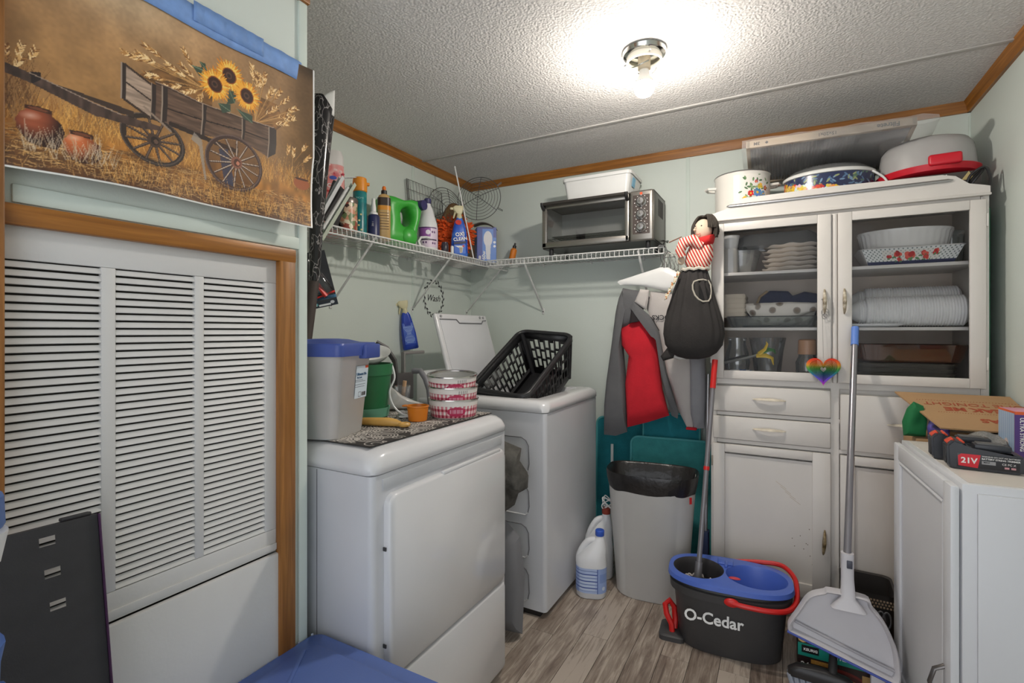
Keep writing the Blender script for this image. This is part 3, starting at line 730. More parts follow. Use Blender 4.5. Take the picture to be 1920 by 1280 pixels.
# ---- teal spray can
t = thing('spray_can', 'teal aerosol spray can with orange trigger cap', 'spray can', (-1.725, 1.690, ZT), 48)
obj('can_body', B().lathe([(.028, 0), (.031, .003), (.031, .205), (.027, .214)], 28), ramp_mat('teal_can', 'noise', [(.3, (10, 96, 104)), (.6, (24, 122, 124)), (.8, (56, 150, 140))], 30, .3), t)
b = B(); b.lathe([(.029, .208), (.033, .212), (.033, .245), (.030, .272), (.022, .276), (.002, .277)], 28); b.box((.034, 0, .248), (.02, .018, .014), bev=.004)
obj('trigger_cap', b, pm('orange_plastic', (226, 142, 36), .4), t)
for k, (x, z) in enumerate(((-.006, .05), (-.004, .072), (.006, .03), (.004, .10), (-.012, .02))):
    obj('print_dot', B().lathe([(.001, 0), (.0045, 0), (.0045, .0006), (.001, .0006)], 10), pm('dot_cream', (224, 214, 150), .5), t, loc=(x, -.0312, z), rot=(R(90), 0, 0))
txt('HOME', .012, pm('pale_blue_ink', (150, 206, 204), .5), t, (0, -.0318, .175))
# ---- small navy spray bottle
t = thing('pump_bottle', 'small navy label pump spray bottle with white top', 'bottle', (-1.70, 1.752, ZT), 45)
obj('bottle_body', B().lathe([(.026, 0), (.029, .003), (.029, .104), (.024, .112), (.014, .116)], 24), pm('navy_label', (40, 46, 88), .35, var=.12), t)
obj('pump_top', B().lathe([(.020, .112), (.020, .122), (.013, .128), (.012, .15), (.009, .168), (.008, .19), (.002, .192)], 20), wht, t)
txt('1 OZ', .010, whiteink, t, (-.004, -.0296, .066), rot=(R(90), R(90), 0))
# ---- brown and yellow bottle
t = thing('oil_bottle', 'clear amber bottle with black collar and orange twist nozzle', 'bottle', (-1.705, 1.828, ZT), 45)
lb = ramp_mat('amber_label', 'wave', [(0, (196, 158, 96)), (.5, (176, 138, 80)), (1, (206, 180, 130))], 40, .3, rot=(0, R(90), 0))
obj('bottle_body', B().stack([(0, .058, .042, .018), (.004, .062, .046, .02), (.205, .062, .046, .02), (.222, .05, .038, .017), (.228, .03, .03, .014)], n=6), lb, t)
obj('dark_band', label_band(B(), .172, .21, .062, .046, .02), pm('umber_band', (62, 50, 44), .35), t)
obj('orange_band', label_band(B(), .150, .170, .062, .046, .02), pm('amber_band', (216, 146, 48), .4), t)
obj('collar', B().lathe([(.014, .226), (.014, .246), (.008, .25)], 18), black, t)
obj('nozzle', B().lathe([(.0095, .246), (.0095, .262), (.006, .268), (.001, .269)], 16), pm('orange_plastic2', (226, 120, 40), .4), t)
for k in range(7): obj('print_line', B().box((0, -.0236, .135 - k * .013), (.044, .0006, .003)), pm('brown_ink', (110, 84, 56), .5), t)
# ---- green detergent jug lying on its side
t = thing('detergent_jug', 'bright green detergent jug lying on its side with navy cap', 'jug', (-1.76, 1.992, ZT), 72)
gr = pm('green_plastic', (64, 172, 62), .35, var=.05)
outer = [(-.105, .0), (.06, .0), (.078, .02), (.080, .075), (.085, .11), (.10, .16), (.108, .205), (.108, .245), (.05, .248), (.0, .236), (-.06, .248), (-.105, .245), (-.112, .2), (-.095, .12), (-.11, .05)]
hole = [(.005, .105), (.04, .105), (.055, .13), (.058, .17), (.045, .20), (.01, .205), (-.008, .18), (-.012, .13)]
b = B()
def ringed(poly, n):   # resample a closed polygon to n points
    P_ = [Vector((p[0], p[1])) for p in poly]; L_ = [0]
    for i in range(len(P_)): L_.append(L_[-1] + (P_[(i + 1) % len(P_)] - P_[i]).length)
    o = []
    for k in range(n):
        s_ = L_[-1] * k / n; i = max(j for j in range(len(P_)) if L_[j] <= s_ + 1e-9)
        f = (s_ - L_[i]) / max(1e-9, L_[i + 1] - L_[i]); q = P_[i].lerp(P_[(i + 1) % len(P_)], f); o.append((q.x, q.y))
    return o
A_ = ringed(outer, 48)
hc = (.022, .155)
H_ = []
for x, z in A_:
    a = math.atan2(z - hc[1], x - hc[0]); H_.append((hc[0] + .031 * math.cos(a), hc[1] + .048 * math.sin(a)))
lp = []
for f, y in ((0, 0), (0, -.045), (.12, -.062), (.5, -.068), (.85, -.058), (1, -.03), (1, .03), (.85, .058), (.5, .068), (.12, .062), (0, .045), (0, 0)):
    lp.append([(p[0] + (h[0] - p[0]) * f, y, p[1] + (h[1] - p[1]) * f) for p, h in zip(A_, H_)])
b.loft(lp, False, False); obj('jug_body', b, gr, t, ang=60)
obj('cap', B().cyl((.095, -.035, .225), (.108, -.078, .225), .028, .026, n=24), pm('navy_cap', (52, 48, 96), .4), t)
obj('base_dome', B().lathe([(.001, .018), (.03, .016), (.044, .004), (.048, -.006)], 24, cap1=False), gr, t, loc=(.03, -.062, .052), rot=(R(90), 0, 0))
# ---- small white hook
t = obj('cord_hook', B().tube([(0, 0, .004), (-.022, 0, .012), (-.03, 0, .035), (-.018, 0, .055), (.01, 0, .058), (.028, 0, .052)], .009, 10, flat=.7), wht, loc=(-1.655, 2.075, ZT), rot=(0, 0, R(48)))
tag(t, 'small white plastic hook beside the green jug', 'hook')
# ---- white bottle, purple label
t = thing('cleaner_bottle', 'white cleaner bottle with purple label and sloping shoulders', 'bottle', (-1.715, 2.178, ZT), 45)
wb = pm('white_bottle', (222, 222, 224), .35, var=.03)
obj('bottle_body', B().lathe([(.05, 0), (.055, .006), (.055, .13), (.052, .15), (.040, .19), (.028, .23), (.018, .255), (.016, .27)], 32), wb, t)
obj('label', B().lathe([(.0556, .018), (.0556, .128)], 32, cap0=False, cap1=False), pm('lilac_label', (222, 206, 222), .45, var=.05), t)
cv = Canvas(-1.15, 1.0, .02, .126, .001, (222, 206, 222))
cv = Canvas(-.06, .05, .02, .126, .0012, (220, 202, 220))
cv.put((cv.Y > .075) & (cv.X < .01), (146, 84, 160)); cv.put((cv.Y > .055) & (cv.Y < .062), (60, 44, 74)); cv.put((cv.Y > .120), (70, 40, 90)); cv.ell(-.004, .098, .013, .013, (232, 224, 236))
for x0, z0 in ((.02, .10), (.034, .10), (.022, .04), (.036, .04), (-.03, .043), (-.015, .043)): cv.ell(x0, z0, .005, .006, (96, 60, 110))
cv.build('label_print', lambda X, Z: (.0562 * np.sin(X / .0562), -.0562 * np.cos(X / .0562), Z), t, .45)
obj('cap', B().lathe([(.018, .262), (.019, .264), (.019, .288), (.016, .291), (.001, .292)], 24), pm('navy_cap', (52, 48, 96), .4), t)
# ---- little dark jar and white tin between the bottles
t = obj('small_jar', B().lathe([(.018, 0), (.02, .003), (.02, .045), (.017, .05), (.017, .06), (.001, .061)], 20), pm('dark_jar', (54, 48, 58), .3), loc=(-1.66, 2.262, ZT)); tag(t, 'tiny dark jar left of the blue spray bottle', 'jar')
t = obj('glue_stick', B().lathe([(.008, 0), (.009, .002), (.009, .042), (.006, .046), (.001, .047)], 14), wht, loc=(-1.645, 2.31, ZT)); tag(t, 'tiny white tube left of the blue spray bottle', 'tube')
# ---- blue spray bottle on the shelf
def trigger(b, z, s_=1.0):
    b.lathe([(.016 * s_, z - .012), (.017 * s_, z), (.014 * s_, z + .006), (.012 * s_, z + .02)], 18)
    b.stack([(z + .018, .030 * s_, .022 * s_, .008, .0, 0), (z + .034, .052 * s_, .026 * s_, .009, -.006, 0), (z + .052, .064 * s_, .026 * s_, .010, -.008, 0), (z + .064, .050 * s_, .022 * s_, .009, -.002, 0)])
    b.box((-.045 * s_, 0, z + .046), (.018 * s_, .014 * s_, .014), bev=.003)
    b.tube([(-.022 * s_, 0, z + .03), (-.030 * s_, 0, z + .008), (-.034 * s_, 0, z - .010)], [.006, .005, .004], 8)
cream = pm('cream_plastic', (212, 204, 166), .45)
t = thing('spray_bottle', 'blue stain remover spray bottle standing before the orange mop head', 'spray bottle', (-1.665, 2.41, ZT), 42)
spb = ramp_mat('blue_label', 'noise', [(.3, (24, 62, 168)), (.55, (40, 90, 196)), (.75, (92, 148, 222))], 16, .28)
obj('bottle_body', B().stack([(0, .092, .05, .022), (.006, .1, .055, .025), (.10, .094, .052, .024), (.16, .078, .046, .02), (.205, .052, .036, .016), (.222, .034, .03, .014), (.232, .03, .028, .013)], n=6), spb, t)
b = B(); trigger(b, .232); obj('spray_head', b, cream, t)
obj('red_badge', B().lathe([(.001, 0), (.018, 0), (.018, .0012), (.001, .0012)], 22, sy=.85), pm('badge_red', (206, 52, 40), .45), t, loc=(-.008, -.021, .196), rot=(R(80), 0, 0))
txt('OXI', .030, whiteink, t, (0, -.0295, .125), rot=(R(88), R(-8), 0), bold=.0009); txt('CLEAN', .026, whiteink, t, (.002, -.030, .098), rot=(R(90), R(-8), 0), bold=.0008)
obj('label_band', B().box((0, -.0288, .077), (.07, .0012, .013), rot=Euler((0, R(-8), 0))), pm('label_navy', (30, 34, 70), .4), t)
cv = Canvas(-.034, .034, .014, .064, .0012, (60, 110, 206)); cv.poly([(-.03, .058), (.02, .06), (.014, .02), (0, .016), (-.002, .045)], (222, 222, 220)); cv.poly([(-.006, .05), (.016, .05), (.012, .02), (.002, .02)], (170, 160, 140)); cv.ell(.02, .058, .006, .006, (206, 60, 50))
cv.build('label_print', flatfn(-.0292), t, .4)
# ---- orange chenille mop head in a bag
t = thing('duster_head', 'orange shaggy mop head bunched behind the blue spray bottle', 'mop head', (-1.755, 2.480, ZT + .014), 40)
b = B(); rn = random.Random(5)
for k in range(420):
    a = rn.uniform(0, 2 * PI); ph = math.acos(rn.uniform(-1, 1)); d = Vector((math.sin(ph) * math.cos(a), math.sin(ph) * math.sin(a), math.cos(ph)))
    p = Vector((d.x * .105, d.y * .055, .128 + d.z * .118)); q = p + Vector((d.x * .02 + rn.uniform(-.02, .02), d.y * .016 + rn.uniform(-.01, .01), d.z * .012 + rn.uniform(-.014, .008)))
    b.tube([tuple(p - d * .03), tuple(p), tuple(q)], [.008, .008, .004], 5)
b.sphere((0, 0, .125), .1, 20, 14, (.98, .5, 1.15)); o = obj('shaggy_strands', b, pm('orange_chenille', (214, 84, 26), .9, var=.35, vs=60), t); o['kind'] = 'stuff'
obj('net_top', B().lathe([(.085, .20), (.07, .25), (.05, .29), (.03, .315), (.01, .325)], 20, sy=.6), clear('net_bag', (214, 190, 150), .10, .2, .25, (150, 110, 70)), t)
# ---- wire grid rack
grey_wire = pm('dull_wire', (112, 112, 112), .35, .8)
t = thing('wire_rack', 'rectangular wire grid rack leaning against the left wall', 'rack', (-1.90, 2.27, ZT), 90)
b = B(); lean = R(-2)
for i in range(13): b.tube([(.33 * i / 12, 0, .0), (.33 * i / 12 - .05 * 1, 0, .44)], .0016, 5)
for j in range(9): b.tube([(-.05 * j / 8, 0, .44 * j / 8), (.33 - .05 * j / 8, 0, .44 * j / 8)], .0016, 5)
obj('grid_wires', b, grey_wire, t)
for x_ in (0, .012, .33): obj('side_bar', B().tube([(x_, 0, 0), (x_ - .05, 0, .44)], .003, 6), grey_wire, t)
# ---- two round fan guards
def fan_guard(lab, loc, rx, rz, r, dome):
    t = thing('fan_guard', lab, 'fan guard', loc, 0, 'wire fan guards in the shelf corner'); t.rotation_euler = (rx, 0, rz)
    for k in range(1, 9):
        rr = r * k / 8; z = dome * (1 - (k / 8) ** 2)
        obj('ring_wire', B().tube([(rr * math.cos(2 * PI * i / 40), -z, rr * math.sin(2 * PI * i / 40)) for i in range(40)], .0022 if k == 8 else .0014, 6, closed=True), grey_wire, t)
    for k in range(3):
        a = R(25 + 60 * k); pts = [(r * s_ / 8 * math.cos(a), -dome * (1 - (s_ / 8) ** 2) - .002, r * s_ / 8 * math.sin(a)) for s_ in range(-8, 9)]
        obj('spoke_wire', B().tube(pts, .002, 6), grey_wire, t)
    for a in (-28, 35):
        c_, s_ = math.cos(R(a)), math.sin(R(a))
        obj('mount_loop', B().tube([(r * c_, 0, r * s_), ((r + .035) * c_, 0, (r + .035) * s_), ((r + .035) * c_, 0, (r + .035) * s_ - .008), (r * c_, 0, r * s_ - .008)], .0018, 6), grey_wire, t)
    return t
fan_guard('round wire fan guard standing in the corner above the bulb box', (-1.70, 2.68, 2.105), R(-6), R(18), .140, .028)
fan_guard('round wire fan guard half hidden behind the orange mop head', (-1.855, 2.545, 2.01), R(-4), R(78), .15, .03)
# ---- white rod
t = obj('white_rod', B().cyl((0, 0, 0), (-.06, -.11, .53), .0042, n=10), wht, loc=(-1.632, 2.512, ZT)); tag(t, 'thin white rod leaning upright in the shelf corner', 'rod')
# ---- light bulb box
t = thing('bulb_box', 'blue light bulb carton in the shelf corner', 'box', (-1.655, 2.70, ZT), 40)
obj('carton', B().box((0, .05, .1125), (.125, .10, .225), bev=.001), pm('carton_blue', (36, 70, 158), .4, var=.05), t)
cv = Canvas(-.061, .061, .001, .224, .0016, (66, 122, 204))
cv.ell(.008, .150, .028, .05, (214, 214, 220)); cv.poly([(-.008, .11), (.026, .11), (.022, .02), (-.002, .02)], (206, 208, 216)); cv.put(cv.X < -.028, (30, 58, 150))
cv.put(cv.Y > .214, (24, 44, 120)); cv.put((cv.X > .042) & (cv.Y > .16), (34, 66, 156)); cv.ell(.05, .13, .008, .008, (222, 228, 238)); cv.ell(.05, .105, .008, .008, (222, 228, 238))
cv.build('label_print', flatfn(-.0006), t, .4)
txt('60w', .032, whiteink, t, (-.018, -.0014, .045), rot=(R(90), R(-90), 0), bold=.0006); txt('8', .03, whiteink, t, (-.044, -.0014, .03), bold=.0008)
cv = Canvas(.001, .099, .001, .224, .0016, (30, 54, 140)); cv.put((cv.X > .04) & (cv.X < .066) & (cv.Y < .12), (188, 180, 196)); cv.put(cv.Y < .12, (58, 104, 190), .35)
cv.build('label_print', lambda X, Z: (np.full_like(X, -.0631), X, Z), t, .4)
txt('60w', .028, whiteink, t, (-.0640, .022, .04), rot=(R(90), R(-90), R(-90)), bold=.0006)
t = obj('tan_carton', B().box((0, 0, .1175), (.12, .08, .235), bev=.002), pm('tan_carton', (176, 140, 112), .6, var=.12), loc=(-1.80, 2.852, ZT), rot=(0, 0, R(8))); tag(t, 'tan carton behind the blue bulb box', 'box')
t = obj('plastic_cover', B().sheet(lambda u, v: (.16 * (u - .5), .07 * (v - .5), .028 * math.sin(u * PI) - .01 * u), 14, 6), pm('grey_felt', (120, 114, 106), .8), loc=(-1.745, 2.825, 1.955), rot=(0, R(6), R(20)), thick=.004); tag(t, 'grey curved plastic cover resting on the cartons', 'cover')
t = thing('orange_bottle', 'small orange bottle with black neck right of the bulb box', 'bottle', (-1.545, 2.82, ZT), 20)
obj('bottle_body', B().lathe([(.018, .0), (.02, .003), (.02, .03), (.021, .034), (.021, .09), (.012, .1)], 18), pm('orange_label', (222, 128, 40), .4, var=.12), t)
obj('neck', B().lathe([(.0205, 0), (.0206, .03)], 18, cap0=False, cap1=False), black, t); obj('cap', B().lathe([(.012, .098), (.012, .116), (.007, .12), (.006, .135), (.001, .136)], 14), black, t)
t.rotation_euler = (0, R(12), R(20))

# ---- red tool in its blister card
t = thing('tool_package', 'red utility knife on a black hanging blister card', 'package', (-1.60, 1.385, 1.36), 56)
cv = Canvas(-.05, .05, 0, .22, .0012, (34, 34, 40)); cv.put(cv.Y < .022, (20, 30, 44)); cv.put((cv.Y > .03) & (cv.Y < .042), (70, 130, 170)); cv.put((abs(cv.X + .0) < .022) & (cv.Y < .012) & (cv.Y > .004), (220, 224, 226)); cv.ell(.03, .014, .008, .006, (200, 204, 210)); cv.ell(-.032, .013, .007, .006, (70, 160, 170))
obj('card', B().box((0, .001, .11), (.1, .002, .22)), pm('card_black', (30, 30, 34), .5), t); cv.build('card_print', flatfn(-.0006), t, .35)
txt('2', .016, whiteink, t, (-.032, -.0016, .013))
obj('knife_handle', B().tube([(.012, -.012, .04), (-.004, -.012, .075), (-.018, -.012, .12), (-.026, -.012, .15)], [.012, .011, .010, .006], 10, flat=.7), pm('knife_red', (214, 44, 36), .4), t)
obj('knife_guard', B().box((.012, -.008, .047), (.075, .010, .008), rot=Euler((0, R(-10), 0)), bev=.003), pm('knife_red', (214, 44, 36), .4), t)
obj('knife_shaft', B().tube([(-.014, -.012, .13), (-.02, -.012, .19)], .004, 8), silver, t)
obj('blister', B().pillow([(-.045, .03), (.045, .03), (.045, .07), (.01, .16), (-.015, .2), (-.04, .2), (-.045, .1)], .022, 5, back=.05), clear('blister_clear', (246, 246, 246), .08, .05), t)
t.rotation_euler = (R(0), R(-14), R(56))
# ---- spray bottle hung by its trigger on the brace
t = thing('hanging_spray_bottle', 'blue spray bottle hung by its trigger on a shelf brace', 'spray bottle', (-1.868, 2.222, 1.160), 48)
obj('bottle_body', B().stack([(0, .082, .046, .02), (.006, .088, .05, .022), (.09, .082, .048, .021), (.15, .066, .04, .018), (.195, .05, .034, .016), (.212, .032, .03, .014)], n=6), ramp_mat('deep_blue_plastic', 'noise', [(.3, (26, 52, 160)), (.7, (44, 78, 190))], 10, .25), t)
b = B(); trigger(b, .215); obj('spray_head', b, cream, t)
cv = Canvas(-.03, .03, .03, .15, .0012, (58, 92, 190))
for k in range(14): cv.put((abs(cv.Y - (.04 + k * .0078)) < .0016) & (abs(cv.X) < .02 + .008 * math.sin(k * 7)), (150, 176, 222))
cv.build('label_print', lambda X, Z: (X, -.0256 + .0062 * np.clip((Z - .09) / .06, 0, 1) + .0008 * (Z < .0), Z), t, .4)
t.rotation_euler = (0, R(-9), R(48))
# ---- wash wreath decal
t = thing('wall_decal', 'black wreath wall decal reading Wash', 'decal', (XA + .0006, 2.50, 1.466), 90)
b = B()
for k in range(34):
    a = 2 * PI * k / 34; rr = .088 if k % 2 else .103; c0 = Vector((rr * math.cos(a), 0, rr * 1.12 * math.sin(a))); dd = Vector((-math.sin(a), 0, math.cos(a))).lerp(Vector((math.cos(a), 0, math.sin(a))), .35 if k % 2 == 0 else -.35).normalized(); nn = Vector((dd.z, 0, -dd.x))
    pts = [c0 - dd * .013, c0 + nn * .0052, c0 + dd * .014, c0 - nn * .0052]
    b.prism([(p.x, p.z) for p in pts], .0004, Matrix.Translation((0, -.0004, 0)))
obj('leaf_ring', b, darkink, t)
obj('ring_stem', B().tube([(.095 * math.cos(2 * PI * i / 48), -.0003, .106 * math.sin(2 * PI * i / 48)) for i in range(48)], .0011, 5, closed=True), darkink, t)
o = txt('Wash', .058, darkink, t, (0, -.0006, 0), bold=0)
o.data.transform(Matrix.Shear('XY', 4, (.35, 0)) if False else Matrix(((1, .35, 0, 0), (0, 1, 0, 0), (0, 0, 1, 0), (0, 0, 0, 1))))
# ---- toaster oven
steel = pm('brushed_steel', (150, 146, 140), .32, .85, var=.06, vs=6, stretch=(1, 1, 30))
dsteel = pm('dark_steel', (92, 88, 84), .35, .8, var=.06)
t = thing('toaster_oven', 'steel toaster oven with three knobs on the wire shelf', 'oven', (-.90, 2.60, ZT + .004), 0)
ow, oh, od = .63, .262, .27
b = B()
b.box((0, od / 2, .03 + .004), (ow, od, .008)); b.box((0, od / 2, .03 + oh - .004), (ow, od, .008), bev=.002); b.box((-ow / 2 + .004, od / 2, .03 + oh / 2), (.008, od, oh), bev=.002); b.box((ow / 2 - .004, od / 2, .03 + oh / 2), (.008, od, oh), bev=.002); b.box((0, od - .004, .03 + oh / 2), (ow, .008, oh)); b.box((.195, od / 2, .03 + oh / 2), (.008, od, oh - .01))
obj('housing', b, dsteel, t)
obj('control_panel', B().box((.253, -.006, .03 + oh / 2), (.122, .02, oh), bev=.012, seg=4), steel, t)
obj('panel_inset', B().box((.253, -.0165, .03 + oh / 2 + .005), (.088, .002, oh - .06)), pm('panel_dark', (72, 62, 58), .35), t)
for k in range(3):
    kz = .03 + oh / 2 + .07 - k * .066; kn = obj('knob', B().lathe([(.026, 0), (.027, .004), (.021, .008), (.019, .024), (.016, .027), (.001, .028)], 28), pm('knob_chrome', (190, 190, 190), .2, .95), t, loc=(.253, -.0175, kz), rot=(R(90), 0, 0))
    obj('pointer', B().box((0, .004, .026), (.004, .016, .006), bev=.001), dsteel, kn)
    for j in range(9):
        a = R(-40 + j * 32.5); obj('tick', B().box((.253 + .034 * math.cos(a), -.0178, kz + .034 * math.sin(a)), (.004, .0008, .004)), whiteink, t)
obj('logo_mark', B().lathe([(.001, 0), (.008, 0), (.008, .001), (.001, .001)], 6), pm('logo_orange', (214, 82, 40), .4), t, loc=(.253, -.0172, .03 + oh - .018), rot=(R(90), 0, 0))
d = B(); x0, x1, z0, z1 = -ow / 2 + .002, .19, .034, .03 + oh - .004
d.box(((x0 + x1) / 2, -.008, z1 - .018), (x1 - x0, .022, .036), bev=.006); d.box(((x0 + x1) / 2, -.008, z0 + .016), (x1 - x0, .022, .032), bev=.006); d.box((x0 + .015, -.008, (z0 + z1) / 2), (.03, .022, z1 - z0), bev=.006); d.box((x1 - .012, -.008, (z0 + z1) / 2), (.024, .022, z1 - z0), bev=.006)
dr = obj('glass_door', d, steel, t)
obj('pane', B().box(((x0 + x1) / 2, -.006, (z0 + z1) / 2), (x1 - x0 - .05, .004, z1 - z0 - .06)), clear('oven_glass', (240, 240, 240), .10, .02), dr)
b = B(); b.cyl((x0 + .01, -.045, z1 - .012), (x1 - .005, -.045, z1 - .012), .009, n=16); obj('handle', b, dsteel, dr)
for x in (x0 + .014, x1 - .008): obj('handle_mount', B().tube([(x, -.047, z1 - .004), (x, -.046, z1 - .02), (x, -.03, z1 - .034), (x, -.016, z1 - .036)], .010, 10), black, dr)
inn = pm('oven_inside', (196, 198, 196), .45, .2, var=.08)
obj('cavity', B().box((-.06, od / 2, .045), (.49, od - .03, .004)).box((-.06, od - .02, .16), (.49, .004, .23)).box((-.303, od / 2, .16), (.004, od - .03, .23)).box((.186, od / 2, .16), (.004, od - .03, .23)), inn, t)
b = B()
for k in range(19): b.cyl((-.29 + k * .026, .02, .088), (-.29 + k * .026, od - .04, .088), .0016, n=5)
for y in (.02, od / 2, od - .04): b.cyl((-.30, y, .086), (.18, y, .086), .002, n=5)
obj('oven_rack', b, chrome, t)
obj('baking_tray', B().stack([(.094, .40, .18, .02), (.10, .43, .21, .02), (.103, .44, .22, .02)], c=(-.06, .14, 0), cap1=False), pm('grey_tray', (120, 122, 120), .3, .6), t)
obj('heating_rod', B().cyl((-.29, .1, .065), (.18, .1, .065), .004, n=8), dsteel, t)
for x in (-.27, .28):
    for y in (.02, od - .03): obj('foot', B().lathe([(.012, -.004), (.014, 0), (.012, .03)], 14, c=(x, y, 0)), black, t)
for k in range(7): obj('side_vent', B().box((ow / 2 + .0004, .10 + k * .018, .22), (.0012, .008, .09)), pm('vent_dark', (44, 42, 40), .6), t)
obj('power_cord', B().tube([(.30, .24, .07), (.34, .22, .05), (.355, .15, .045), (.352, .08, .03), (.345, .05, -.0), (.34, .06, -.03)], .004, 8), black, t)
# ---- white bin on the oven
t = thing('storage_bin', 'white rectangular plastic bin on top of the toaster oven', 'bin', (-.905, 2.735, ZT + .301), 0)
obj('bin_body', B().stack([(0, .35, .21, .02), (.11, .385, .24, .025), (.112, .379, .234, .025), (.004, .344, .204, .02)], n=5), wht, t)
obj('rim', B().stack([(.104, .395, .25, .028), (.118, .398, .253, .028), (.122, .394, .249, .028), (.118, .38, .235, .025)], n=5, cap0=False, cap1=False), wht, t)
obj('sticker', B().box((.1905, -.04, .07), (.0012, .05, .05), rot=Euler((0, R(9), 0))), pm('blue_sticker', (120, 186, 222), .4), t)

# ================================================================== dryer, washer and what stands on them
enamel = pm('white_enamel', (214, 214, 216), .18, var=.012, coat=.3)
enamel2 = pm('white_painted_steel', (206, 207, 211), .3, var=.02)
seam_shade = pm('seam_shade_grey', (120, 120, 124), .6)
def emboss(parent, pts, y, r=.0025, name='embossed_rib'):
    obj(name, B().tube([(x, y, z) for x, z in pts], r, 6), enamel2, parent)
# local: front faces +x, near side is -y; origin at centre of footprint
def cabinet_shell(t, d_, w_, h_):
    b = B(); lp = []
    for z in (.03, h_): lp.append([(x, y, z) for x, y in rrect(d_, w_, .018, 4)])
    b.loft(lp); return obj('cabinet', b, enamel2, t)
DD, DW = .72, .692
t = thing('dryer', 'white front loading dryer with a large flat door', 'dryer', (-1.27, 1.278, 0))
cabinet_shell(t, DD, DW, .893)
obj('base_plinth', B().box((-.01, 0, .016), (DD - .06, DW - .04, .032)), black, t)
lp = []
for z, g, r in ((.894, .0, .03), (.898, .006, .035), (.915, .007, .04), (.935, .0, .045), (.948, -.012, .05), (.955, -.034, .05), (.957, -.06, .05), (.9575, -.09, .05)):
    lp.append([(x, y, z) for x, y in rrect(DD + 2 * g, DW + 2 * g, r, 6)])
obj('top_panel', B().loft(lp), enamel, t, ang=60)
fx = DD / 2
# raised door, lower kick panel
for nm, z0, z1 in (('door', .360, .838), ('kick_panel', .045, .354)):
    b = B(); lp = []
    for x_, g, r in ((0, .0, .03), (.016, 0, .03), (.022, .006, .028)):
        lp.append([(fx + x_, y, (z0 + z1) / 2 + z) for y, z in rrect(DW - .085 - 2 * g, z1 - z0 - 2 * g, r if nm == 'door' else .012, 5)])
    b.loft(lp); dr = obj(nm, b, enamel, t, ang=50)
    if nm == 'door':
        obj('grip_edge', B().box((fx + .014, .10, .8385), (.014, .34, .012), bev=.004), enamel, dr)
        for z in (.45, .70): obj('hinge', B().box((fx + .006, -DW / 2 + .0395, z), (.010, .003, .009)), pm('hinge_dark', (60, 60, 62), .5), dr)
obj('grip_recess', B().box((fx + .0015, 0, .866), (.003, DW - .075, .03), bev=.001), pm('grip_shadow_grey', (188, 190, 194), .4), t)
obj('side_seam', B().box((.16, -DW / 2 - .0004, .46), (.002, .0015, .86)), seam_shade, t)
yy = -DW / 2 - .0005
emboss(t, [(-.3, .72), (.06, .72), (.09, .70), (.105, .66), (.11, .52), (.08, .48), (-.3, .48)], yy)
emboss(t, [(-.3, .43), (.02, .43), (.05, .41), (.02, .385), (-.3, .385)], yy, .0018)
emboss(t, [(-.3, .34), (.05, .34), (.09, .31), (.11, .24), (.11, .12)], yy)
# ---- washer
t = thing('washer', 'white top loading washer with its lid raised', 'washer', (-1.27, 2.315, 0))
WD, WW = .72, .672
cabinet_shell(t, WD, WW, .90)
obj('base_plinth', B().box((-.01, 0, .016), (WD - .05, WW - .03, .032)), black, t)
# top deck with the tub opening
lp = [[(x, y, z) for x, y in rrect(WD + 2 * g, WW + 2 * g, r, 8)] for z, g, r in ((.901, .0, .03), (.905, .006, .035), (.925, .007, .04), (.943, .0, .045), (.952, -.014, .05), (.955, -.034, .05))]
n_ = len(lp[0])
inner = []
for i, (x, y, z) in enumerate(lp[-1]):
    a = math.atan2(y, x - .05); k = 1 / max(abs(math.cos(a)) / .235, abs(math.sin(a)) / .255); k *= .97
    inner.append((.05 + k * math.cos(a), k * math.sin(a), .953))
lp += [inner, [(x * 1.0, y * .985, .935) for x, y, z in inner], [(.05 + (x - .05) * .93, y * .93, .915) for x, y, z in inner], [(.05 + (x - .05) * .93, y * .93, .905) for x, y, z in inner]]
obj('top_deck', B().loft(lp, True, False), enamel, t, ang=55)
obj('tub_rim', B().lathe([(.20, .904), (.215, .912), (.225, .9135)], 32, c=(.05, 0, 0), cap0=True, cap1=False), pm('tub_grey', (150, 152, 154), .35), t)
b = B(); b.loft([[(x, y, z) for x, z in ((-.36, .90), (-.24, .90), (-.255, .98), (-.275, 1.03), (-.32, 1.06), (-.36, 1.06))] for y in (-WW / 2 + .004, WW / 2 - .004)]); obj('control_console', b, enamel, t)
obj('console_end', B().box((-.31, -WW / 2 + .0, .98), (.085, .01, .14), bev=.03, seg=4), wht, t)
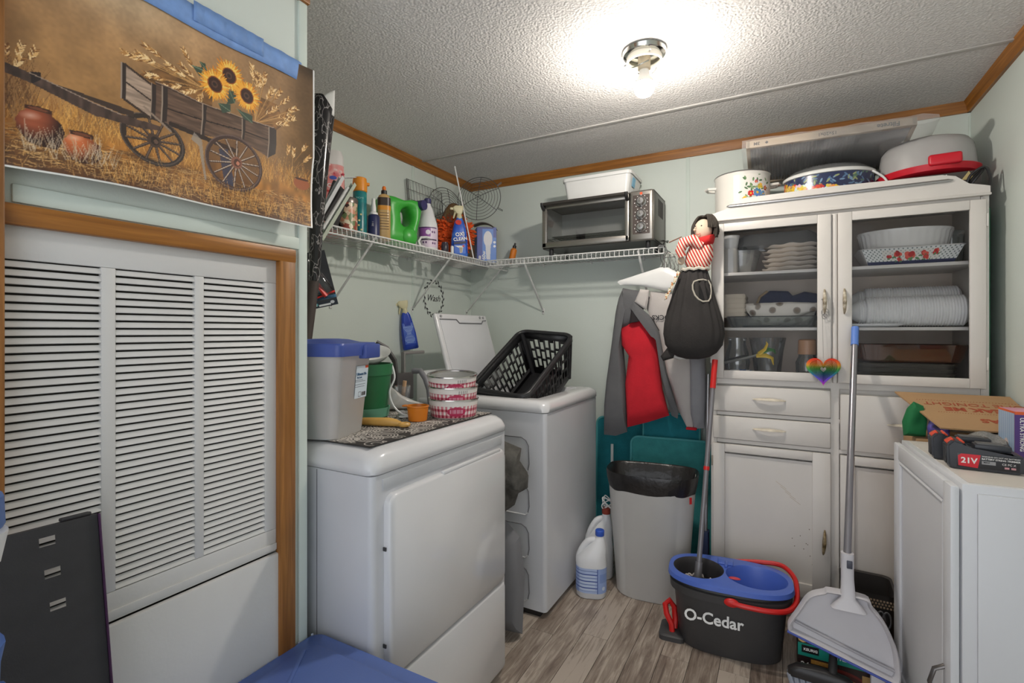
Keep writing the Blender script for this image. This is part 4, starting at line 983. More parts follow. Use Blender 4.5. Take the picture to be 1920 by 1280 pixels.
# lid, hinged at the back of the opening, leaning on the console
M_ = Matrix.Translation((-.20, -.0, .962)) @ Matrix.Rotation(R(-17), 4, 'Y')
b = B(); b.box((0, 0, .205), (.024, .50, .41), bev=.011, seg=4).xf(M_); ld = obj('lid', b, enamel, t)
b = B(); b.box((.0135, 0, .200), (.003, .452, .345), bev=.0012).xf(M_); obj('inner_panel', b, enamel2, ld)
b = B(); b.tube([(.015, -.225, .375), (.017, -.08, .375), (.017, -.06, .355), (.017, .17, .355), (.017, .19, .372), (.015, .225, .375)], .0035, 6).xf(M_); obj('lip_fold', b, seam_shade, ld)
for y in (-.21, .17, .205):
    b = B(); b.cyl((.012, y, .392), (.018, y, .392), .007, n=12).xf(M_); obj('bumper', b, pm('bumper_grey', (150, 150, 152), .5), ld)
yy = -WW / 2 - .0006
for z0, z1, w_ in ((.632, .788, .07), (.444, .585, .06), (.254, .40, .05), (.060, .214, .05)):
    for pts, m_, r_ in (([(-.3, z1), (.24, z1), (.262, z1 - .012), (.275, z1 - .035), (.278, z0 + .04), (.272, z0 + .012)], seam_shade, .0028), ([(.272, z0 + .012), (.26, z0), (.24, z0), (-.3, z0)], enamel, .004)):  # rib shading put into the colour: grey upper edge, white lower edge
        obj('side_rib', B().tube([(x, yy, z) for x, z in pts], r_, 6), m_, t)
# ---- laundry basket, tipped in the open washer
t = thing('laundry_basket', 'black slotted laundry basket tipped in the open washer', 'basket', (-1.17, 2.262, 1.112))
bk = pm('basket_black', (38, 38, 40), .38, var=.06)
def basket_wall(nm, p00, p10, p01, p11, nu, nv, gx, gz, margin, stag=True):
    """quad wall between four corners with a field of slots"""
    P_ = [Vector(p) for p in (p00, p10, p01, p11)]
    f = lambda u, v: P_[0].lerp(P_[1], u).lerp(P_[2].lerp(P_[3], u), v)
    b = B(); mu, mv0, mv1 = margin
    def quad(u0, u1, v0, v1):
        vs = [b.bm.verts.new(f(u, v)) for u, v in ((u0, v0), (u1, v0), (u1, v1), (u0, v1))]; b._f(vs)
    quad(0, 1, 0, mv0); quad(0, 1, 1 - mv1, 1); quad(0, mu, mv0, 1 - mv1); quad(1 - mu, 1, mv0, 1 - mv1)
    cu = (1 - 2 * mu) / nu; cvv = (1 - mv0 - mv1) / nv
    for i in range(nu):
        u0 = mu + i * cu; off = (.22 if (i % 2 and stag) else 0) * cvv
        quad(u0, u0 + cu * gx / 2, mv0, 1 - mv1); quad(u0 + cu * (1 - gx / 2), u0 + cu, mv0, 1 - mv1)
        prev = mv0
        for j in range(nv):
            c_ = mv0 + (j + .5) * cvv + off - .11 * cvv; h_ = cvv * (1 - gz) / 2
            quad(u0 + cu * gx / 2, u0 + cu * (1 - gx / 2), prev, c_ - h_); prev = c_ + h_
        quad(u0 + cu * gx / 2, u0 + cu * (1 - gx / 2), prev, 1 - mv1)
    bmesh.ops.remove_doubles(b.bm, verts=b.bm.verts, dist=.0001)
    return obj(nm, b, bk, t, thick=.003, ang=30, fixn=True)
tw, td_, bw_, bd_, bh = .315, .52, .24, .43, .25     # rim width (x), rim depth (y), base, height
T = [(-tw / 2, -td_ / 2, 0), (tw / 2, -td_ / 2, 0), (tw / 2, td_ / 2, 0), (-tw / 2, td_ / 2, 0)]
Bs = [(-bw_ / 2, -bd_ / 2, -bh), (bw_ / 2, -bd_ / 2, -bh), (bw_ / 2, bd_ / 2, -bh), (-bw_ / 2, bd_ / 2, -bh)]
basket_wall('side_wall', Bs[0], Bs[3], T[0], T[3], 11, 3, .36, .24, (.10, .16, .16))
basket_wall('side_wall', Bs[1], Bs[2], T[1], T[2], 11, 3, .36, .24, (.10, .16, .16))
basket_wall('end_wall', Bs[3], Bs[2], T[3], T[2], 7, 3, .36, .24, (.12, .16, .16))
basket_wall('end_wall', Bs[0], Bs[1], T[0], T[1], 2, 1, .9, .95, (.2, .2, .2))
for k, (x, y) in enumerate(((-1, -1), (1, -1), (1, 1), (-1, 1))):
    obj('corner_post', B().tube([(x * (bw_ / 2 - .006), y * (bd_ / 2 - .006), -bh), (x * (tw / 2 - .006), y * (td_ / 2 - .006), 0)], .014, 10), bk, t)
obj('floor_panel', B().box((0, 0, -bh), (bw_, bd_, .006), bev=.002), bk, t)
obj('rim', B().tube([(x, y, 0) for x, y in rrect(tw + .012, td_ + .012, .05, 5)], .011, 10, closed=True), bk, t)
b = B(); b.stack([(-.02, tw + .03, td_ + .03, .055), (.004, tw + .03, td_ + .03, .055)], cap0=False, cap1=False, n=5); obj('rim_skirt', b, bk, t, thick=.003)
t.rotation_euler = (R(32), R(4), R(-4))
# ---- black floral mat
t = thing('dryer_mat', 'black mat with white line flowers on the dryer', 'mat', (0, 0, .9583))
obj('mat_body', B().box((-1.26, 1.275, .001), (.62, .62, .002)), pm('mat_black', (48, 44, 42), .8), t)
cv = Canvas(-1.57, -.952, .966, 1.585, .0012, (50, 46, 44)); rn = random.Random(11)
cl = (190, 184, 176)
def scroll(cx, cy, r, turns, w_=.003):
    p = None
    for k in range(int(26 * turns)):
        a = k * 2 * PI / 26; rr = r * (1 - k / (26 * turns) * .85); q = (cx + rr * math.cos(a), cy + rr * math.sin(a))
        if p: cv.line(p, q, w_, cl)
        p = q
for k in range(144):
    cx, cy = -1.545 + .0525 * (k % 12) + rn.uniform(-.012, .012), .99 + .052 * (k // 12) + rn.uniform(-.012, .012); kind = rn.randint(0, 3)
    if kind == 0: scroll(cx, cy, rn.uniform(.02, .045), 1.8)
    elif kind == 1:
        for j in range(9): a = 2 * PI * j / 9; cv.ell(cx + .026 * math.cos(a), cy + .026 * math.sin(a), .014, .006, cl, a, 1, inner=.5)
        cv.ell(cx, cy, .009, .009, cl, 0, 1, inner=.6)
    elif kind == 2:
        a = rn.uniform(0, 6.28)
        for j in range(6): cv.line((cx + .012 * j * math.cos(a), cy + .012 * j * math.sin(a)), (cx + .012 * (j + 1) * math.cos(a + .2 * j), cy + .012 * (j + 1) * math.sin(a + .2 * j)), .0034, cl); cv.ell(cx + .012 * j * math.cos(a) + .006, cy + .012 * j * math.sin(a), .008, .004, cl, a + 1, 1, inner=.6)
    else:
        for j in range(4): cv.ell(cx, cy, .012 + .009 * j, .012 + .009 * j, cl, 0, 1, inner=1 - .0034 / (.012 + .009 * j))
cv.build('mat_print', lambda X, Y: (X, Y, np.full_like(X, .0024)), t, .8)
ZD = .9583 + .0027
# ---- pet food container
t = thing('food_container', 'tall translucent pet food bin with blue hinged lid', 'container', (-1.18, 1.024, ZD), 16)
secs = [(0, .150, .150, .022), (.006, .158, .158, .025), (.235, .200, .190, .028), (.238, .204, .194, .028)]
obj('kibble_fill', B().stack([(.004, .148, .148, .022), (.150, .178, .172, .026), (.155, .178, .172, .026)]), pm('kibble', (150, 132, 118), .9, var=.3, vs=90, bump=.4, bs=120), t)
obj('bin_body', B().stack(secs, n=5, cap1=False), clear('milky_plastic', (226, 222, 218), .03, .6, .66, (226, 221, 216)), t, thick=.0)
lidb = pm('lid_blue', (62, 82, 156), .4, var=.06)
b = B(); b.stack([(.232, .222, .206, .02), (.262, .226, .210, .02), (.268, .220, .204, .02), (.270, .15, .15, .02), (.278, .10, .12, .03), (.280, .05, .08, .02)], n=5)
ldd = obj('lid', b, lidb, t)
obj('lid_latch', B().box((.108, .055, .243), (.03, .085, .042), bev=.004), lidb, ldd)
cv = Canvas(-.034, .034, .105, .200, .0008, (206, 218, 228))
cv.put((cv.Y > .192) & (cv.X > .016), (216, 84, 46))
for z, w_ in ((.158, .022), (.154, .03), (.145, .03), (.1385, .028)): cv.put((abs(cv.Y - z) < .0009) & (cv.X < -.026 + w_ * 1.6), (110, 120, 132))
for k in range(14): cv.put((abs(cv.X - (.006 + k * .0016)) < .0005 * (1 + k % 3)) & (cv.Y > .110) & (cv.Y < .122), (70, 66, 66))
cv.put((abs(cv.X + .006) < .007) & (abs(cv.Y - .116) < .007) & ~((abs(cv.X + .006) < .006) & (abs(cv.Y - .116) < .006)), (90, 96, 104))
cv.build('label_print', lambda X, Z: (.0798 + .021 * Z / .235 + .0006, X + .035, Z), t, .5)
li = pm('label_ink', (60, 96, 130), .5); rl = (R(85), 0, R(90))
txt('Ultimate Life', .0105, li, t, (.0972, .031, .176), rot=rl, bold=.0002); txt('Pet Food', .007, li, t, (.0964, .020, .166), rot=rl)
# ---- lime box behind the container
t = obj('green_bottle', B().stack([(0, .03, .05, .01), (.085, .03, .05, .01), (.1, .02, .03, .008), (.11, .02, .02, .008)]), pm('lime_green', (44, 168, 66), .35), loc=(-1.275, .945, .958), rot=(0, 0, R(30))); tag(t, 'bright green bottle left of the pet food bin', 'bottle')
# ---- green planter with white bowl
t = thing('green_planter', 'dark green plastic planter with pale saucer on the dryer', 'planter', (-1.29, 1.30, ZD))
obj('pot', B().lathe([(.062, .018), (.068, .024), (.082, .145), (.083, .148), (.085, .150), (.088, .188), (.084, .188), (.078, .14), (.06, .03)], 36), pm('dark_green_plastic', (44, 112, 70), .4, var=.08), t)
obj('saucer', B().lathe([(.062, 0), (.072, .004), (.078, .036), (.074, .036), (.068, .008)], 36), pm('saucer_green', (108, 168, 140), .45), t)
obj('bowl_holder', B().lathe([(.02, .150), (.05, .158)], 20), black, t)
t = thing('white_bowl', 'white bowl tilted on top of the green planter', 'bowl', (-1.29, 1.30, ZD + .196))
obj('bowl_shell', B().lathe([(.03, -.008), (.045, -.002), (.066, .020), (.078, .034), (.080, .035), (.079, .032), (.066, .015), (.045, .004), (.01, -.001)], 36, sy=1.0), pm('bowl_white', (226, 226, 222), .3), t)
t.rotation_euler = (R(14), R(12), 0)
# ---- white cable
pts = [(-1.225, 1.35, 1.15), (-1.205, 1.345, 1.10), (-1.215, 1.33, 1.05), (-1.20, 1.335, 1.0), (-1.165, 1.345, .972), (-1.13, 1.36, .965), (-1.135, 1.39, .9655), (-1.15, 1.43, .9655), (-1.18, 1.40, .965), (-1.17, 1.33, .966), (-1.14, 1.35, .9665), (-1.145, 1.40, .966), (-1.17, 1.45, .966), (-1.22, 1.43, .966)]
def catmull(P_, n=6):
    P_ = [Vector(p) for p in P_]; o = []
    for i in range(len(P_) - 1):
        a, b_, c_, d_ = P_[max(i - 1, 0)], P_[i], P_[i + 1], P_[min(i + 2, len(P_) - 1)]
        for k in range(n):
            s_ = k / n; o.append(.5 * ((2 * b_) + (c_ - a) * s_ + (2 * a - 5 * b_ + 4 * c_ - d_) * s_ ** 2 + (3 * b_ - a - 3 * c_ + d_) * s_ ** 3))
    return o + [P_[-1]]
t = thing('white_cable', 'white power cable trailing from the planter across the mat', 'cable', (0, 0, 0))
obj('cord', B().tube(catmull(pts), .0034, 7), wht, t); obj('plug', B().box((-1.195, 1.372, .972), (.016, .022, .016), bev=.004), wht, t)
# ---- yellow scoop handle
t = obj('yellow_handle', B().tube([(-1.205, 1.165, ZD + .011), (-1.18, 1.175, ZD + .0135), (-1.14, 1.185, ZD + .014), (-1.10, 1.197, ZD + .015), (-1.075, 1.204, ZD + .013), (-1.058, 1.209, ZD + .0095)], [.010, .012, .0135, .014, .012, .008], 14), pm('mustard_plastic', (206, 160, 84), .4), None)
b = B(); b.tube([(-1.046 + .013 * math.cos(a_), 1.212 + .013 * math.sin(a_), ZD + .009) for a_ in [2 * PI * i / 18 for i in range(18)]], .0065, 8, closed=True)
tag(t, 'mustard yellow scoop handle lying on the dryer mat', 'scoop'); obj('hang_ring', b, pm('mustard_plastic', (206, 160, 84), .4), t)
# ---- orange cup
t = thing('orange_cup', 'small orange cup with a pour tab beside the bowls', 'cup', (-1.085, 1.325, ZD))
oc = pm('orange_cup', (216, 124, 30), .35)
obj('cup_body', B().lathe([(.028, 0), (.031, .002), (.036, .046), (.038, .048), (.038, .052), (.034, .052), (.029, .006), (.002, .005)], 30), oc, t)
obj('tab', B().box((-.043, -.012, .049), (.018, .022, .005), rot=Euler((0, 0, R(15))), bev=.002), oc, t); obj('contents', B().lathe([(.001, .034), (.032, .034)], 24), pm('cup_powder', (200, 176, 150), .9), t)
# ---- three stacked dog bowls
ging = None
def gingham(k, r0, r1, z0, z1):
    cv = Canvas(0, 1, 0, 1, 1 / 300., (226, 220, 214)); cv.h = 30; cv.w = 300
    cv.X, cv.Y = np.meshgrid(np.linspace(0, 1, 300), np.linspace(0, 1, 30)); cv.a = np.zeros((30, 300, 3)); cv.a[:] = np.array((228, 222, 216)) / 255
    u = (cv.X * 34) % 1 < .5; v = (cv.Y * 2.6 + .15 * k) % 1 < .5
    m = cv.Y < .74
    cv.put((u ^ v) & m, (206, 128, 140)); cv.put((u & v) & m, (150, 40, 62)); 
    cv.ell(.868, .40, .062, .30, (184, 44, 84)); 
    for c_ in range(8): cv.put((abs(cv.X - (.828 + c_ * .0115)) < .0032) & (abs(cv.Y - .40) < .12), (226, 190, 200), .8)
    if k: 
        for c_ in range(5): cv.put((abs(cv.X - (.885 + c_ * .014)) < .0014) & (abs(cv.Y - .84) < .10), (50, 46, 46))
    return cv
BZ = 0
for k, (dx, dy, tl, lab) in enumerate(((0, 0, 0, 'red gingham dog bowl at the bottom of the stack'), (-.004, .004, 3, 'red gingham dog bowl in the middle of the stack'), (-.008, .004, 6, 'red gingham dog bowl on top showing its steel inside'))):
    t = thing('dog_bowl', lab, 'bowl', (-1.035 + dx, 1.462 + dy, ZD + k * .040 + (0 if k == 0 else .004)), 0, 'stacked gingham dog bowls')
    r0, r1, hh = .078, .086, .062
    obj('bowl_wall', B().lathe([(r0 - .004, 0), (r0, .003), (r1, hh), (r1 - .002, hh + .002), (r1 - .004, hh)], 44, cap1=False), pm('bowl_cream', (224, 218, 212), .35), t)
    cv = gingham(k, r0, r1, .004, hh)
    cv.build('gingham_print', lambda U, V: ((r0 + .0012 + (r1 - r0) * V) * np.cos(U * 2 * PI), (r0 + .0012 + (r1 - r0) * V) * np.sin(U * 2 * PI), .004 + (hh - .008) * V), t, .35)
    obj('steel_liner', B().lathe([(r1 + .004, hh + .001), (r1 + .003, hh + .0045), (r1 - .006, hh + .003), (r1 - .018, .018), (.04, .012), (.001, .012)], 44), pm('bowl_steel', (190, 186, 180), .18, 1, var=.02), t)
    t.rotation_euler = (R(tl * .6), R(tl * .35), 0)
# ---- folded fan / dustpan brush handles behind the bowls
dgr = pm('dark_grey_plastic', (74, 72, 72), .45)
t = thing('folding_stand', 'dark grey folding stand leaning behind the dog bowls', 'stand', (-1.47, 1.62, 0))
obj('frame_leg', B().tube([(-.03, -.06, 1.215), (.0, -.03, 1.19), (.03, -.015, 1.14), (.035, -.01, 1.08), (.035, -.01, .97)], .013, 10, flat=.7), dgr, t)
obj('back_frame', B().box((-.02, .10, 1.06), (.02, .012, .22), bev=.004).box((-.02, .17, 1.165), (.02, .14, .014), bev=.004), pm('stand_grey', (120, 118, 116), .5), t)
obj('lower_panel', B().box((.0, .07, 1.02), (.012, .14, .12), bev=.004), dgr, t)
t = obj('curved_wand', B().tube([(-1.335, 1.60, 1.10), (-1.30, 1.605, 1.10), (-1.27, 1.60, 1.07), (-1.24, 1.585, 1.03), (-1.225, 1.575, .975)], .012, 10), pm('mid_grey_plastic', (112, 112, 116), .45)); tag(t, 'curved grey plastic wand rising behind the dog bowls', 'wand')
t = thing('scrub_brush', 'wooden scrub brush with dark bristles standing at the back', 'brush', (-1.47, 1.515, .958))
obj('block', B().tube([(0, 0, .05), (-.005, 0, .10), (-.01, 0, .16), (-.012, 0, .205)], [.012, .018, .022, .018], 12, flat=.5), pm('pale_wood', (176, 152, 120), .6), t)
obj('bristles', B().box((.0, .022, .12), (.024, .022, .15), bev=.006), pm('bristle_dark', (60, 58, 54), .9, bump=.6, bs=300), t)
obj('cord_loop', B().tube([(0, .03, .09), (.0, .05, .04), (.01, .06, 0)], .004, 6), black, t)
t = thing('plastic_tumbler', 'clear plastic tumbler behind the cable', 'tumbler', (-1.36, 1.565, ZD)); obj('tumbler_wall', B().lathe([(.022, 0), (.024, .002), (.032, .078), (.0325, .08)], 28, cap1=False), clear('clear_plastic', (236, 238, 240), .12, .06, .22, (214, 218, 222)), t); obj('brush_stub', B().tube([(0, 0, .02), (.008, .005, .10)], .008, 8), pm('stub_peach', (206, 166, 128), .6), t)
t = obj('white_pouch', B().pillow([(-.08, 0), (.08, 0), (.10, .012), (.05, .03), (0, .055), (-.04, .09), (-.07, .09), (-.085, .04)], .03, 6, .006, 30, 3), clear('pouch_plastic', (228, 228, 226), .08, .2, .75, (222, 220, 216)), loc=(-1.285, 1.475, ZD + .002), rot=(0, 0, R(50))); tag(t, 'crumpled white plastic pouch behind the cable', 'pouch')
# ---- clothes stuffed between the machines
t = obj('grey_trousers', B().pillow([(-.10, .0), (-.02, -.03), (.03, .0), (.05, .06), (.085, .075), (.09, .13), (.055, .19), (.06, .24), (-.02, .27), (-.12, .25), (-.14, .1)], .085, 9, .05, 20, 3), pm('grey_denim', (84, 82, 78), .95, var=.3, vs=30, bump=.9, bs=50), loc=(-1.005, 1.80, .54), rot=(0, 0, R(20))); tag(t, 'crumpled dark grey trousers stuffed between dryer and washer', 'trousers')

# ================================================================== the old kitchen cupboard
cab = pm('cupboard_paint', (214, 209, 203), .4, var=.035, vs=4, bump=.06, bs=60)
cab_dirty = ramp_mat('cupboard_paint_worn', 'noise', [(.25, (168, 146, 122)), (.33, (204, 198, 190)), (.6, (214, 209, 203))], 6, .4, detail=7, stretch=(1, 1, .35))
cabin = pm('cupboard_inside', (206, 192, 178), .6, var=.08)
KX, KY = .19, 2.50
t = thing('kitchen_cupboard', 'tall old white painted cupboard with glazed upper doors', 'cupboard', (KX, KY, 0))
CB = t
W2 = .488; D2 = .40
b = B(); b.box((-W2 + .009, D2 / 2, .90), (.018, D2, 1.80), bev=.003); obj('side_panel', b, cab, t)
b = B(); b.box((W2 - .009, D2 / 2, .90), (.018, D2, 1.80), bev=.003); obj('side_panel', b, cab, t)
obj('back_panel', B().box((0, D2 - .006, .93), (2 * W2 - .036, .012, 1.72)), cabin, t)
obj('top_board', B().box((0, D2 / 2, 1.792), (2 * W2 - .036, D2, .016)), cab, t)
for z in (1.052, 1.2725, 1.528): obj('shelf_board', B().box((0, D2 / 2 + .01, z), (2 * W2 - .038, D2 - .045, .014), bev=.002), cabin if z < 1.1 else cab, t)
obj('bottom_board', B().box((0, D2 / 2, .09), (2 * W2 - .036, D2 - .02, .02)), cab, t)
# face frame
for x, w_ in ((-W2 + .012, .024), (W2 - .012, .024), (.0, .030)): obj('frame_stile', B().box((x, .010, .95), (w_, .019, 1.64)), cab, t)
for z, h_ in ((1.775, .03), (1.035, .03), (.756, .016), (.883, .016), (.10, .05)): obj('frame_rail', B().box((0, .011, z), (2 * W2 - .05, .0185, h_)), cab, t)
obj('centre_bead', B().cyl((0, -.004, 1.045), (0, -.004, 1.755), .0095, n=14), cab, t)
obj('kick_board', B().box((0, .05, .04), (2 * W2 - .06, .02, .08)), cab, t)
# crown with raised middle and metal bar
pr = [(-W2, 1.772), (W2, 1.772), (W2, 1.806), (W2 - .02, 1.812), (W2 - .06, 1.822), (W2 - .10, 1.856), (W2 - .14, 1.866), (0, 1.872), (-W2 + .14, 1.866), (-W2 + .10, 1.856), (-W2 + .06, 1.822), (-W2 + .02, 1.812), (-W2, 1.806)]
obj('crown_board', B().prism(pr, .02, Matrix.Translation((0, -.014, 0))), cab, t)
obj('crown_lip', B().box((0, -.016, 1.776), (2 * W2 + .004, .012, .01), bev=.003), cab, t)
obj('metal_bar', B().tube([(-.42, -.016, 1.835), (-.405, -.018, 1.836), (.365, -.018, 1.842), (.38, -.016, 1.842)], [.003, .008, .008, .003], 10, flat=.6), silver, t)
gl = clear('door_glass', (255, 255, 255), .012, .01)
obj('front_backing', B().box((0, .024, .565), (2 * W2 - .04, .006, .95)), cab, t)
hm = ramp_mat('worn_handle', 'noise', [(.3, (92, 80, 66)), (.45, (170, 156, 132)), (.7, (216, 208, 192))], 60, .35, detail=5)
def spindle(loc, rot, parent, s_=1.0, mat=None):
    b = B(); b.tube([(0, -.003, -.052 * s_), (0, -.014, -.04 * s_), (0, -.022, -.015 * s_), (0, -.024, 0), (0, -.022, .015 * s_), (0, -.014, .04 * s_), (0, -.003, .052 * s_)], [.003, .006, .0085, .009, .0085, .006, .003], 10, flat=.8)
    return obj('handle', b, mat or hm, parent, loc=loc, rot=rot)
for side, x0, x1, px0, px1 in (('L', -W2 + .004, -.014, -.432, -.064), ('R', .010, W2 - .012, .059, .429)):
    z0, z1, pz0, pz1 = 1.046, 1.758, 1.083, 1.722
    b = B(); yy = -.009
    b.box(((x0 + px0) / 2, yy, (z0 + z1) / 2), (px0 - x0, .018, z1 - z0), bev=.003); b.box(((x1 + px1) / 2, yy, (z0 + z1) / 2), (x1 - px1, .018, z1 - z0), bev=.003)
    b.box(((px0 + px1) / 2, yy, (z0 + pz0) / 2), (px1 - px0, .018, pz0 - z0), bev=.002); b.box(((px0 + px1) / 2, yy, (z1 + pz1) / 2), (px1 - px0, .018, z1 - pz1), bev=.002)
    d = obj('glazed_door', b, cab, t)
    obj('pane', B().box(((px0 + px1) / 2, -.006, (pz0 + pz1) / 2), (px1 - px0 + .004, .003, pz1 - pz0 + .004)), gl, d)
    hx = -.038 if side == 'L' else .032
    spindle((hx, -.018, 1.387), (0, 0, 0), d)
    if side == 'L':
        for k, (dx, dz, r) in enumerate(((.002, -.045, .013), (.006, -.055, .010), (.0, -.062, .009))):
            obj('key_ring', B().tube([(hx + dx + r * math.cos(a), -.034 + .002 * k, 1.387 + dz + r * 1.2 * math.sin(a)) for a in [2 * PI * i / 18 for i in range(18)]], .0012, 5, closed=True), silver, d)
    for z in (1.14, 1.68):
        hx2 = x0 if side == 'L' else x1
        obj('hinge', B().box((hx2 + (.004 if side == 'R' else -.002), -.010, z), (.008, .012, .05), bev=.002), cab, d)
for x0, x1, z0, z1, nm in ((-W2 + .010, -.016, .895, 1.012, 'drawer'), (-W2 + .010, -.016, .768, .872, 'drawer'), (.018, W2 - .022, .766, .998, 'drawer')):
    d = obj(nm, B().box(((x0 + x1) / 2, -.009, (z0 + z1) / 2), (x1 - x0, .018, z1 - z0), bev=.005), cab, t)
    b = B(); cx, cz = (x0 + x1) / 2, (z0 + z1) / 2
    b.tube([(cx - .065, -.018, cz + .004), (cx - .05, -.034, cz + .006), (cx, -.043, cz + .008), (cx + .05, -.034, cz + .006), (cx + .065, -.018, cz + .004)], [.003, .006, .009, .006, .003], 10, flat=.45)
    obj('handle', b, pm('cream_handle', (210, 200, 182), .35, var=.12, vs=40), d)
for x0, x1, hx in ((-W2 + .010, -.016, -.040), (.018, W2 - .022, .05)):
    z0, z1 = .115, .744; b = B()
    for c_, s_ in ((((x0 + x1) / 2 - .008, -.009, z1 - .018), (x1 - x0 - .116, .018, .036)), (((x0 + x1) / 2 - .008, -.009, z0 + .03), (x1 - x0 - .116, .018, .06)), ((x0 + .025, -.009, (z0 + z1) / 2), (.05, .018, z1 - z0)), ((x1 - .033, -.009, (z0 + z1) / 2), (.066, .018, z1 - z0))): b.box(c_, s_, bev=.002)
    d = obj('lower_door', b, cab, t)
    obj('door_panel', B().box(((x0 + x1) / 2 - .008, -.004, (z0 + z1) / 2), (x1 - x0 - .105, .006, z1 - z0 - .09)), cab_dirty if x0 > 0 else cab, d)
    if x0 < 0:
        spindle((-.040, -.018, .37), (0, R(3), 0), d, 1.0, ramp_mat('tarnished_handle', 'noise', [(.3, (60, 52, 40)), (.5, (128, 108, 70)), (.7, (190, 178, 150))], 50, .35, detail=5))
        for k in range(9): obj('paint_chip', B().sphere((random.uniform(-.16, -.08), -.0074, random.uniform(.24, .42)), .0022, 6, 4, (1, .2, 1)), pm('chip_brown', (112, 98, 82), .7), d)
        for k in range(4): obj('scuff', B().box((-.20 + k * .018, -.0073, .585 - k * .02), (.05, .0006, .0015), rot=Euler((0, R(35), 0))), pm('scuff_tan', (186, 170, 150), .6), d)
    obj('hinge', B().box(((x0 - .004) if x0 < 0 else x1 + .004, -.008, .66), (.008, .012, .045), bev=.002), pm('hinge_worn', (150, 140, 126), .5), d)

def inC(x, y, z): return (x, y, z)      # cupboard contents use world x; shelf tops below
S1, S2, S3 = 1.5355, 1.280, 1.0595
cer = pm('white_ceramic', (226, 224, 220), .25, var=.02)
# left, top shelf: wavy plates
for k in range(6):
    t = obj('dinner_plate', B().loft([[((r * (1 + (.02 * math.sin(10 * a) if r > .09 else 0))) * math.cos(a), r * math.sin(a), z + (.003 * math.sin(10 * a) if r > .09 else 0)) for a in [2 * PI * i / 60 for i in range(60)]] for r, z in ((.03, 0), (.07, 0), (.09, .008), (.128, .0165), (.131, .019), (.127, .020), (.09, .012), (.07, .005), (.02, .0045))]), pm('cream_china', (222, 214, 204), .3), loc=(.045 + (.004 if k % 2 else -.004), 2.69, S1 + .001 + k * (.0205 if k != 2 else .0205)))
    tag(t, 'cream scalloped plate, %s of the stack behind the left glass door' % ('bottom', 'second from bottom', 'third from bottom', 'third from top', 'second from top', 'top')[k], 'plate', 'scalloped plates in the left cupboard')
t = obj('casserole_lid', B().stack([(0, .30, .17, .05), (.012, .36, .2, .06), (.055, .34, .19, .06), (.07, .30, .17, .05), (.072, .2, .1, .04)], n=5, cap0=False), clear('frosted_lid', (206, 206, 204), .10, .1, .35, (190, 188, 184)), loc=(-.03, 2.775, S1 + .128)); tag(t, 'large clear plastic lid behind the stacked plates', 'lid')
t = thing('glass_bowl', 'clear glass bowl left of the stacked plates', 'bowl', (-.185, 2.70, S1 + .001)); obj('bowl_wall', B().lathe([(.05, 0), (.06, .003), (.088, .10), (.09, .112), (.087, .112), (.082, .098), (.056, .008)], 36), clear('bowl_glass', (226, 228, 226), .12, .05, .25, (200, 200, 196)), t)
t = obj('white_cup', B().lathe([(.022, 0), (.03, .003), (.04, .06), (.041, .066), (.038, .064), (.028, .008)], 28), cer, loc=(-.225, 2.62, S1 + .118)); tag(t, 'white cup at the top left of the cupboard', 'cup')
# support for the cup: a tall pale box
t = obj('pale_canister', B().stack([(0, .07, .08, .02), (.117, .07, .08, .02)]), clear('pale_canister', (214, 212, 206), .08, .1, .6, (206, 202, 194)), loc=(-.226, 2.60, S1)); tag(t, 'pale canister under the white cup', 'canister')
# left, middle: folded towels, patterned cloth in a glass dish
lin1 = pm('linen', (196, 184, 166), .95, var=.08, bump=.4, bs=200)
def folded(name, label, mat, loc, w_, d_, layers, rz=0, h_=.016):
    t = thing(name, label, 'towel', loc, rz)
    for k in range(layers):
        b = B(); b.tube([(-w_ / 2, d_ * .5, h_ * (k + .5)), (w_ / 2 - h_, d_ * .5, h_ * (k + .5))], h_ * .1, 4) if False else None
        b.stack([(0, w_, d_, h_ * .4), (h_ * .25, w_ + .01, d_ + .008, h_), (h_ * .75, w_ + .01, d_ + .008, h_), (h_ * .98, w_, d_, h_ * .4)], c=(0, 0, k * h_), n=4)
        obj('fold', b, mat, t)
    return t
folded('linen_towel', 'beige folded linen towel at the left of the cupboard', lin1, (-.205, 2.66, S2 + .047), .09, .2, 5, 0, .022)
t = obj('glass_dish', B().stack([(0, .33, .2, .03), (.004, .34, .21, .035), (.046, .37, .23, .04), (.05, .375, .235, .04), (.046, .362, .222, .038), (.008, .33, .2, .03)], n=6), clear('dish_glass', (232, 236, 234), .14, .03, .10, (200, 206, 204)), loc=(-.05, 2.635, S2 + .001)); tag(t, 'clear glass baking dish holding the patterned cloth', 'dish')
cow = ramp_mat('brown_patch_cloth', 'voronoi', [(.0, (106, 80, 58)), (.34, (150, 140, 130)), (.42, (222, 216, 206)), (1, (226, 220, 212))], 24, .9)
t = thing('patterned_cloth', 'white cloth with brown leaf patches folded in the glass dish', 'cloth', (-.03, 2.60, S2 + .014))
obj('fold_front', B().pillow([(-.15, .098), (-.10, .03), (-.06, .0), (.0, -.002), (.05, .012), (.13, .05), (.17, .06), (.17, .095), (.05, .102), (-.06, .10)], .028, 7, .006, 22, 2), cow, t)
obj('fold_back', B().pillow([(-.05, .02), (.03, -.002), (.10, .0), (.15, .03), (.16, .07), (.05, .08)], .03, 6, .006, 22, 5, M_=Matrix.Translation((0, .05, 0))), cow, t)
nv = pm('navy_cloth', (52, 58, 92), .9, var=.2, bump=.5, bs=120)
t = thing('oven_mitt', 'navy oven mitt with tan edging behind the patterned cloth', 'oven mitt', (-.03, 2.815, S2 + .06))
